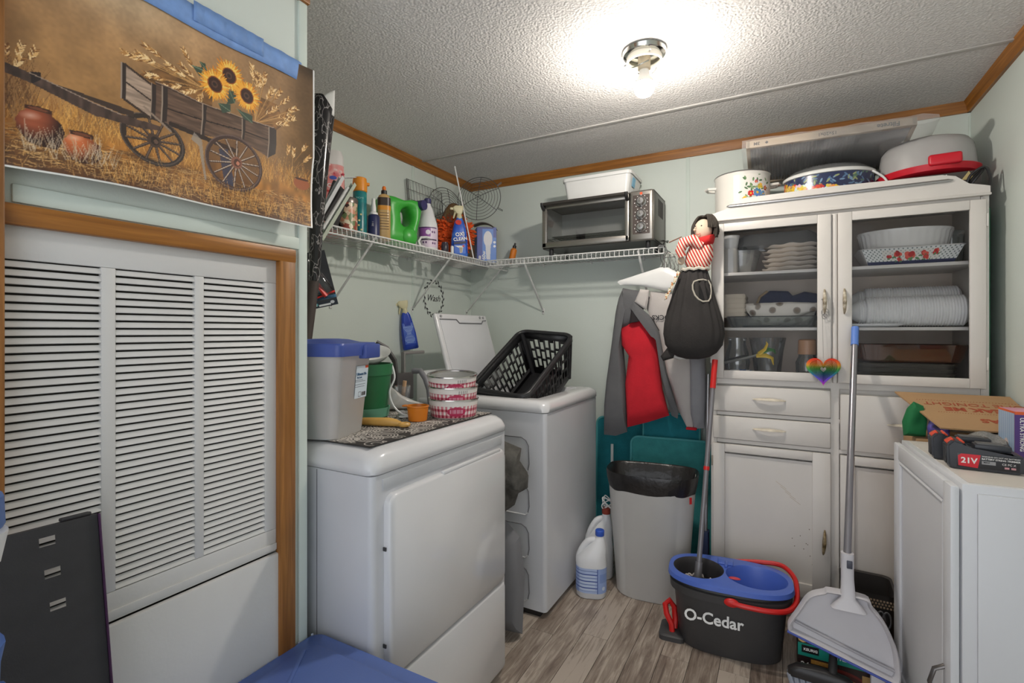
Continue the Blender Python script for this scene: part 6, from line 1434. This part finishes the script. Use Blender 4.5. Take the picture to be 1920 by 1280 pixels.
# bin with liner
t = thing('trash_can', 'tall white kitchen bin with black liner folded over rim', 'bin', (-.565, 2.455, 0), 6)
def dshape(w_, d_, flat=.55, n=44):
    o = []
    for i in range(n):
        a = 2 * PI * i / n; x = w_ / 2 * math.copysign(abs(math.cos(a)) ** .62, math.cos(a)); y = d_ / 2 * math.copysign(abs(math.sin(a)) ** (.9 if math.sin(a) < 0 else .45), math.sin(a)); o.append((x, y))
    return o
secs = [(0, .318, .225), (.006, .33, .235), (.575, .415, .275), (.578, .418, .278), (.57, .405, .265), (.01, .318, .223)]
obj('bin_body', B().loft([[(x, y, z) for x, y in dshape(w_, d_)] for z, w_, d_ in secs]), pm('bin_white', (204, 202, 198), .4, var=.025), t, ang=40)
lm = pm('black_liner', (34, 32, 32), .28, var=.2, vs=12, bump=.5, bs=40)
def lring(z, w_, d_, k, am): return [(x * (1 + am * noise.noise(Vector((x * 22, y * 22, k)))), y * (1 + am * noise.noise(Vector((x * 22, y * 22, k + 9)))), z + (.010 * noise.noise(Vector((x * 12, y * 12, k + 4))) if k == 0 else 0)) for x, y in dshape(w_, d_, n=88)]
obj('bin_liner', B().loft([lring(.505, .408, .272, 0, .02), lring(.54, .422, .282, 1, .02), lring(.575, .432, .290, 2, .012), lring(.587, .428, .286, 3, .006), lring(.580, .405, .264, 4, .01), lring(.45, .385, .25, 5, .03), lring(.30, .35, .235, 6, .04), lring(.12, .25, .17, 7, .06)], False, True), lm, t, ang=60)
obj('recycle_mark', B().box((.185, -.0965, .49), (.012, .002, .03), rot=Euler((0, 0, R(40)))), redink, t)
# bleach jug
def jug(name, label, loc, rz, cap, s_=1.0):
    t = thing(name, label, 'jug', loc, rz)
    wj = pm('jug_white', (226, 227, 230), .3, var=.02)
    b = B(); b.stack([(0, .13, .10, .045), (.006, .142, .112, .05), (.15, .146, .116, .052), (.185, .138, .11, .05), (.225, .098, .088, .04, .022, 0), (.258, .058, .058, .028, .036, 0), (.278, .04, .04, .0195, .04, 0), (.292, .036, .036, .0175, .04, 0)], n=6); obj('jug_body', b, wj, t, ang=60)
    obj('handle', B().tube(catmull([(.02, 0, .262), (-.012, 0, .255), (-.040, 0, .222), (-.058, 0, .18), (-.060, 0, .15)]), .0155, 10), wj, t)
    obj('cap', B().lathe([(.0205, .284), (.0215, .286), (.0215, .308), (.019, .311), (.001, .312)], 28, c=(.04, 0, 0)), cap, t); return t
t = jug('bleach_jug', 'white bleach jug with blue cap and blue label', (-.812, 2.287, 0), 18, pm('cap_blue', (52, 92, 196), .35))
cv = Canvas(-.11, .09, .03, .145, .0011, (150, 172, 220))
cv.put((cv.X < .03), (176, 194, 230)); cv.put(cv.X < -.06, (150, 172, 220))
for k in range(7): cv.put((abs(cv.Y - (.04 + k * .0155)) < (.0022 if k % 2 else .0009)) & (cv.X < .028), (50, 74, 156))
for k in range(5): cv.put((abs(cv.Y - (.048 + k * .0155)) < .0035) & (cv.X < .02) & (cv.X > -.055), (210, 222, 240), .7)
cv.put((abs(cv.X - .03) < .0012), (50, 74, 156)); cv.ell(.062, .052, .009, .009, (206, 216, 234)); cv.put((cv.X > .04) & (abs(cv.Y - .10) < .02), (130, 154, 208))
def wrapj(X, Z):
    W_, D_, r = .1475, .1175, .052; a = W_ / 2 - r; q = PI / 2 * r
    x = np.clip(X, -a, a); ex = np.clip(np.abs(X) - a, 0, q); an = ex / r
    return (x + np.sign(X) * r * np.sin(an), -D_ / 2 + r * (1 - np.cos(an)), Z)
cv.build('label_print', wrapj, t, .4)
t = jug('cleaner_jug', 'second white jug half hidden behind the bleach jug', (-.838, 2.475, 0), 40, pm('cap_red', (150, 60, 44), .45))
t.scale = (1.0, 1.0, 1.12)
t = obj('string_bundle', B().tube(catmull([(.0 + .035 * math.cos(i * 2.1), .02 * math.sin(i * 1.3), .03 * math.sin(i * 1.7)) for i in range(16)]), .0028, 6), wht, loc=(-.80, 2.50, .375)); tag(t, 'tangled white string on top of the second jug', 'string')
t = obj('white_hose', B().tube([(0, 0, 0), (.002, 0, .3), (.004, .0, .62)], .008, 8), wht, loc=(-.86, 2.76, .0)); tag(t, 'thin white pipe rising beside the washer', 'pipe')
t = obj('grey_bag', B().pillow([(-.11, .0), (.11, .0), (.12, .25), (.10, .40), (.02, .47), (-.10, .44), (-.12, .2)], .06, 7, .01, 8, 2), pm('grey_bag', (120, 120, 124), .8), loc=(-1.05, 1.80, .02), rot=(0, 0, R(8))); tag(t, 'grey bag standing between dryer and washer', 'bag')

# mop bucket
t = thing('mop_bucket', 'dark grey spin mop bucket with blue insert and red handle', 'bucket', (-.195, 2.19, 0), 5)
dk = pm('bucket_charcoal', (66, 65, 66), .5, var=.06, bump=.1, bs=200)
def bk_ring(w_, d_, z, n=64): return [(w_ / 2 * math.copysign(abs(math.cos(a)) ** .72, math.cos(a)), d_ / 2 * math.copysign(abs(math.sin(a)) ** .72, math.sin(a)), z) for a in [2 * PI * i / n for i in range(n)]]
obj('tub', B().loft([bk_ring(.365, .205, 0), bk_ring(.375, .215, .006), bk_ring(.415, .255, .20), bk_ring(.425, .262, .218), bk_ring(.448, .280, .220), bk_ring(.452, .284, .250), bk_ring(.436, .27, .252), bk_ring(.40, .24, .20), bk_ring(.36, .2, .01)]), dk, t, ang=40)
obj('insert_collar', B().loft([bk_ring(.428, .262, .235), bk_ring(.436, .266, .268)], False, False), pm('collar_black', (40, 39, 40), .45), t, thick=.003)
bl = pm('insert_blue', (78, 108, 196), .35, var=.05)
# insert top: plate with two round wells
n = 72; O = bk_ring(.466, .292, 0, n)
wells = [(-.115, .098, .098, .075), (.100, .112, .100, .11)]
def well(cx, rx, ry, dep, mat, holes):
    pass
b = B(); outer_l = [(x, y, .268) for x, y, z in O]; top_l = [(x * .985, y * .985, .285) for x, y, z in O]; in_l = [(x * .93, y * .92, .287) for x, y, z in O]
b.loft([outer_l, top_l, in_l], False, False)
# fill between outer ring and wells with a triangulated plate
bmx = b.bm; ov = [bmx.verts.new(p) for p in in_l]; oe = [bmx.edges.new((ov[i], ov[(i + 1) % n])) for i in range(n)]; allE = list(oe)
for cx, rx, ry, dep in wells:
    wv = [bmx.verts.new((cx + rx * math.cos(2 * PI * i / 40), ry * math.sin(2 * PI * i / 40), .287)) for i in range(40)]; allE += [bmx.edges.new((wv[i], wv[(i + 1) % 40])) for i in range(40)]
bmesh.ops.triangle_fill(bmx, use_beauty=True, use_dissolve=False, edges=allE)
bmesh.ops.remove_doubles(bmx, verts=bmx.verts, dist=.0002)
ins = obj('blue_insert', b, bl, t, ang=30)
cx, rx, ry, dep = wells[1]
obj('rinse_well', B().lathe([(1.0, .287), (.96, .278), (.86, .20), (.70, .17), (.02, .165)], 40, sx=rx, sy=ry, c=(cx, 0, 0), cap0=False), bl, ins)
cx, rx, ry, dep = wells[0]
obj('spin_basket', B().lathe([(1.0, .287), (.95, .282), (.86, .262), (.80, .22), (.74, .205), (.02, .20)], 40, sx=rx, sy=ry, c=(cx, 0, 0), cap0=False), pm('basket_grey', (46, 44, 46), .5), ins)
for k in range(26):
    a = 2 * PI * k / 26; obj('drain_slot', B().box((cx + rx * .60 * math.cos(a), ry * .60 * math.sin(a), .2065), (.008, .003, .003), rot=Euler((0, 0, a))), pm('slot_black', (14, 14, 14), .8), ins)
obj('pour_spout', B().box((-.012, .085, .291), (.06, .05, .010), bev=.005).box((-.01, .06, .292), (.012, .05, .012), bev=.004), bl, ins)
obj('release_tab', B().sphere((.022, -.048, .2885), .020, 14, 8, (1.1, .5, .22)), pm('tab_red', (206, 60, 70), .4), ins)
rd = pm('bucket_red', (206, 32, 30), .35)
obj('carry_handle', B().tube(catmull([(.01, -.146, .238), (.06, -.155, .238), (.14, -.148, .236), (.20, -.120, .237), (.232, -.06, .244), (.243, .02, .262), (.238, .08, .280), (.20, .14, .292), (.12, .155, .285), (.02, .150, .272)]), .0095, 8, flat=1.0), rd, t)
obj('handle_boss', B().sphere((.01, -.145, .238), .017, 14, 8, (1.6, .6, 1)), rd, t)
obj('pedal_base', B().stack([(0, .10, .13, .02), (.018, .10, .13, .02), (.024, .085, .115, .02)], c=(-.215, -.02, 0)), dk, t)
obj('pedal', B().tube([(-.215, -.045, .022), (-.218, -.04, .05), (-.238, -.035, .085), (-.245, -.02, .115), (-.23, .0, .125), (-.21, .0, .10), (-.205, -.02, .06), (-.207, -.03, .03)], .012, 8), rd, t)
txt('O-Cedar', .058, whiteink, t, (-.055, -.1290, .150), rot=(R(82), 0, 0), bold=.0013)
# spin mop
t = thing('spin_mop', 'grey handled mop with red grip standing in the bucket', 'mop', (-.312, 2.18, .208))
a0, a1 = Vector((0, 0, .03)), Vector((.04, .235, .925))
gp = pm('pole_grey', (128, 126, 130), .4, .4)
obj('shaft', B().cyl(a0, a0.lerp(a1, .86), .0105, n=14), gp, t); obj('red_ring', B().cyl(a0.lerp(a1, .475), a0.lerp(a1, .492), .0125, n=14), rd, t); obj('red_grip', B().cyl(a0.lerp(a1, .86), a1, .0125, n=14), rd, t)
obj('socket', B().cyl(a0 - Vector((0, 0, .0)), a0.lerp(a1, .07), .015, n=14), gp, t)
obj('mop_disc', B().lathe([(.02, .005), (.06, .008), (.06, .014), (.02, .03)], 28), pm('disc_dark', (50, 50, 52), .5), t)
b = B(); rn = random.Random(6)
for k in range(26):
    a = rn.uniform(0, 6.28); b.tube(catmull([(.045 * math.cos(a), .045 * math.sin(a), .012), (.062 * math.cos(a + .2), .062 * math.sin(a + .2), .022), (.064 * math.cos(a + .4), .064 * math.sin(a + .4), .004), (.05 * math.cos(a + .5), .05 * math.sin(a + .5), .001)], 4), .0038, 6)
o = obj('string_head', b, pm('mop_white', (206, 198, 194), .95), t); o['kind'] = 'stuff'
t = thing('steel_pole', 'thin steel pole with dark blue foot beside the cupboard', 'pole', (-.330, 2.56, 0)); obj('tube', B().cyl((0, 0, .30), (.004, .06, 1.05), .008, n=12), silver, t); obj('foot', B().stack([(0, .03, .05, .006), (.30, .03, .05, .006)]), pm('foot_navy', (44, 56, 88), .5), t)

# dustpan with long pole
t = thing('lobby_dustpan', 'pale grey long handled dustpan with blue grip and lip', 'dustpan', (0, 0, 0))
pg = pm('pan_grey', (200, 198, 202), .4, var=.03)
pole0, pole1 = Vector((.187, 2.0, .512)), Vector((.252, 2.43, 1.205))
obj('pole', B().cyl(pole0, pole1, .0115, n=16), pm('pole_steel', (150, 148, 154), .3, .7), t)
obj('blue_grip', B().cyl(pole1, pole1 + (pole1 - pole0).normalized() * .085, .0135, n=16), pm('grip_blue', (92, 130, 206), .45), t)
obj('neck', B().loft([[(.187 + x, 2.0 + y, .522) for x, y in rrect(.036, .03, .01)], [(.187 + x, 1.995 + y, .44) for x, y in rrect(.036, .03, .01)], [(.188 + x, 1.985 + y, .38) for x, y in rrect(.042, .032, .012)], [(.188 + x, 1.975 + y, .345) for x, y in rrect(.10, .034, .012)]]), pg, t)
obj('neck_button', B().box((.192, 1.9815, .49), (.016, .006, .026), bev=.002), pm('button_grey', (70, 72, 84), .4), t)
Mp = Matrix.Translation((0, 1.955, .012)) @ Matrix.Rotation(R(-6), 4, 'X')
rim = [(.188 - .05, .378), (.12, .370), (.075, .345), (.04, .285), (.014, .238), (.014, .218), (.318, .135), (.325, .16), (.318, .235), (.29, .305), (.255, .350), (.188 + .05, .377)]
cen_ = (.175, .265)
rim = [(v.x, v.y) for v in (Vector(p) for p in rim[5:7])] + [(p.x, p.z) for p in catmull([(x, 0, z) for x, z in rim[6:] + rim[:6]], 4)[1:]]
b = B(); sc = lambda s_, y: [tuple(Mp @ Vector((cen_[0] + (x - cen_[0]) * s_, y, cen_[1] + (z - cen_[1]) * s_))) for x, z in rim]
b.loft([sc(1, .03), sc(1, -.012), sc(.97, -.018), sc(.93, -.012), sc(.90, .012), sc(.05, .014)], True, True); obj('pan', b, pg, t, ang=40)
obj('blue_lip', B().tube([Mp @ Vector((.012, -.012, .216)), Mp @ Vector((.16, -.012, .175)), Mp @ Vector((.32, -.012, .131))], .005, 8), pm('lip_blue', (66, 84, 170), .45), t)
obj('pan_step', B().tube([Mp @ Vector((.035, .006, .248)), Mp @ Vector((.17, .006, .207)), Mp @ Vector((.315, .006, .167))], .005, 8), pm('step_grey', (164, 162, 168), .5), t)
obj('pan_foot', B().box((.27, 2.0, .09), (.04, .018, .18), bev=.006), pg, t)
# brush
t = thing('floor_brush', 'black broom head with grey bristles at the bottom right', 'broom', (.112, 1.962, 0), -3)
obj('head', B().loft([[(x, y, z) for x, y in rrect(w_, d_, .02)] for z, w_, d_ in ((.086, .20, .036), (.106, .20, .04), (.122, .16, .036), (.13, .06, .03))]), black, t)
obj('stem', B().cyl((.03, 0, .115), (.034, .045, .168), .014, .012, n=14), black, t); obj('steel_neck', B().cyl((.034, .045, .165), (.038, .066, .26), .009, n=12), silver, t)
bb = B(); bb.loft([[(.008 * math.cos(a), .008 * math.sin(a), 0) for a in [2 * PI * i / 8 for i in range(8)]], [(.013 * math.cos(a), .013 * math.sin(a), -.086) for a in [2 * PI * i / 8 for i in range(8)]]]); t0 = None
for i in range(11):
    for j in range(2):
        lo = (-.095 + i * .019, -.010 + j * .02, .089); ro = (R(4 * (1 - 2 * j)), R(-(i - 5) * 3.5) * -1, 0)
        if t0 is None: t0 = obj('bristle_tuft', bb, pm('bristle_grey', (146, 152, 164), .9, var=.25, vs=50, stretch=(8, 8, 1)), t, loc=lo, rot=ro)
        else: inst(t0, t, lo, ro)
# coffee pod box, wire things on it
t = thing('coffee_box', 'dark coffee pod carton with teal band under the dustpan', 'box', (.045, 2.06, 0))
obj('carton', B().box((.14, .10, .105), (.28, .20, .21), bev=.0015), pm('carton_brown', (44, 32, 30), .45), t)
cv = Canvas(0, .28, 0, .21, .0012, (42, 28, 28)); cv.put((cv.Y > .106) & (cv.Y < .150), (32, 138, 122)); cv.put(cv.Y > .150, (30, 26, 24)); cv.ell(.02, .166, .02, .014, (214, 184, 120)); cv.poly([(.01, .150), (.08, .178), (.09, .158), (.04, .150)], (60, 44, 34))
cv.ell(.12, .04, .10, .05, (110, 34, 30)); cv.ell(.13, .05, .07, .03, (70, 22, 22)); cv.ell(.14, .045, .05, .018, (196, 150, 90)); cv.put((abs(cv.Y - .092) < .007) & (cv.X > .04) & (cv.X < .10), (176, 130, 60)); cv.put((cv.X > .012) & (cv.X < .065) & (cv.Y > .118) & (cv.Y < .144), (24, 24, 26)); cv.put((cv.X > .19) & (cv.Y < .09), (176, 140, 90))
cv.build('carton_print', flatfn(-.0008), t, .35)
txt('KEURIG', .0125, whiteink, t, (.039, -.0016, .130), bold=.0003); txt('TREE', .020, whiteink, t, (.135, -.0016, .128), bold=.0005); txt('24', .026, whiteink, t, (.022, -.0016, .075), bold=.0005); txt('CAFE', .016, pm('gold_ink', (186, 140, 70), .5), t, (.07, -.0016, .092), bold=.0004)
t = obj('scrub_pad', B().stack([(0, .10, .06, .028), (.004, .11, .07, .033), (.03, .11, .07, .033), (.034, .1, .06, .028)], n=6), pm('scrub_green', (62, 92, 66), .95, bump=.9, bs=250), loc=(.125, 2.20, .2115)); tag(t, 'round green scouring pad on the coffee carton', 'pad')
t = thing('wire_basket', 'black perforated basket with cord loops behind the dustpan', 'basket', (.285, 2.372, 0), -2)
obj('basket_wall', B().stack([(.0, .12, .14, .02), (.01, .15, .17, .02), (.27, .17, .19, .03), (.285, .175, .195, .03), (.28, .16, .18, .03), (.02, .14, .16, .02)]), pm('basket_dark', (46, 42, 40), .5), t)
bb = B(); bb.box((0, 0, 0), (.006, .003, .006)); t0 = None
for i in range(16):
    for j in range(3):
        lo = (-.075 + i * .010 + (j % 2) * .005, -.0960, .262 - j * .011)
        if t0 is None: t0 = obj('perforation', bb, pm('perforation_tan', (150, 130, 108), .7), t, loc=lo)
        else: inst(t0, t, lo)
for k in range(5): obj('cord_loop', B().tube([(-.02 + k * .018 + .03 * math.cos(a) * .4, -.108, .20 + .03 * math.sin(a)) for a in [2 * PI * i / 20 for i in range(20)]], .0032, 6, closed=True), pm('cord_grey', (96, 96, 98), .4), t)

# ================================================================== small white cabinet at the right
t = thing('wall_cabinet', 'small white panelled cabinet standing on the floor at right', 'cabinet', (.392, 1.648, 0), 3)
cw = pm('cabinet_white', (216, 217, 220), .35, var=.02, vs=4)
cl_, cdp, ch = .56, .325, .878
obj('carcass', B().box((.004 + cdp / 2, cl_ / 2, ch / 2), (cdp, cl_, ch), bev=.002), cw, t)
obj('top_face', B().box((cdp / 2 + .006, cl_ / 2, ch + .0008), (cdp - .03, cl_ - .03, .0016)), pm('raw_top', (214, 208, 200), .5, var=.04), t)
obj('side_skin', B().box((.018 + cdp / 2, -.003, ch / 2 - .006), (cdp - .03, .006, ch - .03), bev=.001), cw, t)
b = B(); z0, z1, y0, y1 = .02, ch - .008, .002, cl_ - .002
for c_, s_ in (((-.0095, (y0 + y1) / 2, z1 - .026), (.019, y1 - y0 - .112, .052)), ((-.0095, (y0 + y1) / 2, z0 + .03), (.019, y1 - y0 - .112, .06)), ((-.0095, y0 + .028, (z0 + z1) / 2), (.019, .056, z1 - z0)), ((-.0095, y1 - .028, (z0 + z1) / 2), (.019, .056, z1 - z0))): b.box(c_, s_, bev=.004)
d = obj('door', b, cw, t)
obj('door_panel', B().box((-.005, (y0 + y1) / 2, (z0 + z1) / 2), (.010, y1 - y0 - .10, z1 - z0 - .10)), cw, d)
b = B(); yy0, yy1, zz0, zz1 = y0 + .062, y1 - .062, z0 + .068, z1 - .06
for p, q in (((yy0, zz0), (yy0, zz1)), ((yy0, zz1), (yy1, zz1)), ((yy1, zz1), (yy1, zz0)), ((yy1, zz0), (yy0, zz0))): b.cyl((-.012, p[0], p[1]), (-.012, q[0], q[1]), .007, n=8)
obj('panel_bead', b, cw, d)
obj('pull_handle', B().tube([(-.018, .045, .385), (-.040, .045, .372), (-.050, .045, .335), (-.040, .045, .295), (-.018, .045, .285)], .006, 10, flat=.7), pm('pull_steel', (110, 106, 104), .3, .8), d)
ZB = ch + .0025
# two power tool batteries
def battery(label, loc, rz, brand):
    t = thing('tool_battery', label, 'battery', loc, rz, 'power tool batteries on the cabinet')
    bk_ = pm('battery_black', (52, 54, 60), .4, var=.08); orr = pm('battery_orange', (226, 74, 40), .4)
    b = B(); pr_ = [(-.078, .006), (-.070, 0), (.072, 0), (.080, .008), (.080, .046), (.06, .054), (-.03, .056), (-.045, .074), (-.066, .080), (-.080, .064)]
    b.prism(pr_, .072, Matrix.Translation((0, -.036, 0))); bmesh.ops.bevel(b.bm, geom=list(b.bm.edges), offset=.005, segments=2, affect='EDGES', clamp_overlap=True); obj('case', b, bk_, t, ang=30)
    obj('rail_top', B().box((.018, 0, .062), (.075, .044, .016), bev=.003), bk_, t); obj('rail_lip', B().box((.014, 0, .071), (.055, .034, .004), bev=.001), pm('rail_grey', (96, 96, 96), .5), t)
    obj('release_button', B().box((-.071, -.005, .0725), (.020, .030, .008), rot=Euler((0, R(-38), 0)), bev=.002), orr, t); obj('accent', B().box((-.046, 0, .0745), (.012, .05, .006), rot=Euler((0, R(40), 0)), bev=.002), orr, t)
    for k in range(3): obj('side_groove', B().box((-.0795, -.018 + k * .014, .035), (.003, .006, .05), bev=.001), black, t)
    if brand:
        obj('label_plate', B().box((.004, -.0364, .026), (.126, .0012, .038), bev=.0005), pm('plate_dark', (40, 41, 46), .35), t)
        obj('red_label', B().prism([(-.056, .011), (-.016, .008), (-.010, .044), (-.050, .044), (-.057, .038)], .0008, Matrix.Translation((0, -.0376, 0))), pm('label_red', (214, 24, 44), .4), t)
        txt('21V', .021, whiteink, t, (-.034, -.0380, .026), bold=.0006); txt('WARNING: DO NOT MIX BATTERIES', .0046, whiteink, t, (.030, -.0374, .041)); txt('BATTERY STRING TRIMMER', .0062, whiteink, t, (.030, -.0374, .0345), bold=.0001)
        obj('max_badge', B().box((.006, -.0374, .0245), (.028, .0006, .009)), pm('badge_grey', (150, 150, 152), .4), t); txt('MAX', .006, darkink, t, (.002, -.0380, .0255), bold=.0001); txt('CE FC X', .0075, whiteink, t, (.046, -.0374, .0245))
        for k in range(2): obj('tiny_mark', B().box((.042 + k * .013, -.0374, .0155), (.009, .0006, .005)), pm('mark_pink', (206, 150, 156), .5), t)
    return t
battery('black tool battery with red 21V label in front', (.485, 1.842, ZB), -4, True)
battery('black tool battery standing behind the 21V one', (.472, 1.945, ZB), -4, False)
# box of bags
t = thing('bag_box', 'pink and orange carton of bin bags beside the batteries', 'box', (.600, 2.005, ZB), 4)
obj('carton', B().box((.055, .05, .0725), (.11, .10, .145), bev=.001), pm('carton_pink', (214, 150, 170), .45), t)
cv = Canvas(0, .11, 0, .145, .0012, (216, 140, 166)); cv.put(cv.X < .028, (86, 60, 130)); cv.put((cv.X > .028) & (cv.X < .058) & (cv.Y > .07), (226, 92, 40)); cv.put(cv.Y > .136, (226, 100, 50)); cv.build('carton_print', flatfn(-.0006), t, .4)
txt('ULTRA STRONG', .0135, whiteink, t, (.016, -.0012, .078), rot=(R(90), R(90), 0), bold=.0003); txt('Hefty', .030, pm('hefty_blue', (56, 60, 150), .4), t, (.048, -.0014, .045), rot=(R(90), R(-90), 0), bold=.001)
cv = Canvas(0, .10, 0, .145, .0014, (150, 176, 206)); cv.put((np.sin(cv.X * 500) > .3), (176, 196, 216)); cv.ell(.05, .04, .014, .018, (216, 196, 190)); cv.put(cv.Y > .138, (226, 100, 50)); cv.build('carton_print', lambda X, Z: (np.full_like(X, -.0006), .1 - X, Z), t, .4)
# grey mesh cloth
t = obj('mesh_cloth', B().sheet(lambda u, v: (.10 * u - .01 + .02 * v, .13 * v, .012 + .04 * math.sin(min(1, u * 1.4) * PI * .75) * (1 - .4 * v) + .03 * v), 18, 10), ramp_mat('grey_mesh', 'voronoi', [(0, (88, 86, 84)), (.4, (130, 128, 124)), (1, (168, 166, 160))], 300, .9), loc=(.49, 1.995, ZB - .004), rot=(0, 0, R(-6)), thick=.003); tag(t, 'grey mesh cloth rolled behind the batteries', 'cloth')
# cardboard carton with open flap, green and purple bags in it
t = thing('cardboard_carton', 'brown cardboard carton with printed open flap behind the cabinet', 'carton', (.545, 2.36, 0), 0)
cb = pm('cardboard', (176, 140, 100), .75, var=.06, vs=5, bump=.1, bs=150)
obj('carton_body', B().box((.02, 0, .44), (.30, .21, .88), bev=.003), cb, t)
Mf = Matrix.Translation((-.005, .09, 1.020)) @ Matrix.Rotation(R(13.5), 4, 'X')
b = B(); b.loft([[tuple(Mf @ Vector((x, y, z))) for x, y in ((-.155, 0), (.18, .0), (.18, -.34), (-.085, -.34))] for z in (0, .005)]); fl_ = obj('top_flap', b, cb, t)
ri = pm('print_rust', (168, 74, 44), .6)
for s_, sz, x, y, bo in (('HOME TONIGHT', .040, .065, -.110, 0), ('STEAK ME', .046, .065, -.160, .0018), ('TEXAS', .044, .10, -.255, .0012)):
    o = txt(s_, sz, ri, fl_, (0, 0, 0), rot=(0, 0, 0), bold=bo); o.matrix_basis = Mf @ Matrix.Translation((x, y, .0056)) @ Matrix.Rotation(R(180), 4, 'Z')
b = B()
for k in range(34): b.box((-.10 + k * .0085, -.078, .0054), (.004, .002, .0005)); b.box((-.06 + k * .0072, -.195, .0054), (.003, .0016, .0005))
b.xf(Mf); o = obj('dotted_rule', b, ri, fl_); o['kind'] = 'stuff'
obj('flap_prop', B().box((-.09, .0, .93), (.012, .012, .12)), cb, t)
t = obj('green_pouch', B().pillow([(-.03, .0), (.035, .0), (.04, .06), (.03, .11), (.0, .125), (-.02, .10), (-.034, .05)], .03, 6, .012, 26, 4), pm('green_fabric', (22, 112, 62), .8, var=.2), loc=(.412, 2.275, .884), rot=(0, 0, R(6))); tag(t, 'green cloth pouch tucked under the cardboard flap', 'pouch')
t = obj('purple_pouch', B().pillow([(-.03, .0), (.03, .0), (.032, .05), (.015, .075), (-.02, .08), (-.03, .04)], .025, 6, .012, 30, 7), ramp_mat('purple_print', 'noise', [(.35, (40, 40, 50)), (.45, (90, 76, 160)), (.6, (140, 128, 206)), (.75, (222, 222, 214))], 26, .6), loc=(.478, 2.255, .884), rot=(0, 0, R(4))); tag(t, 'purple printed pouch beside the green pouch', 'pouch')
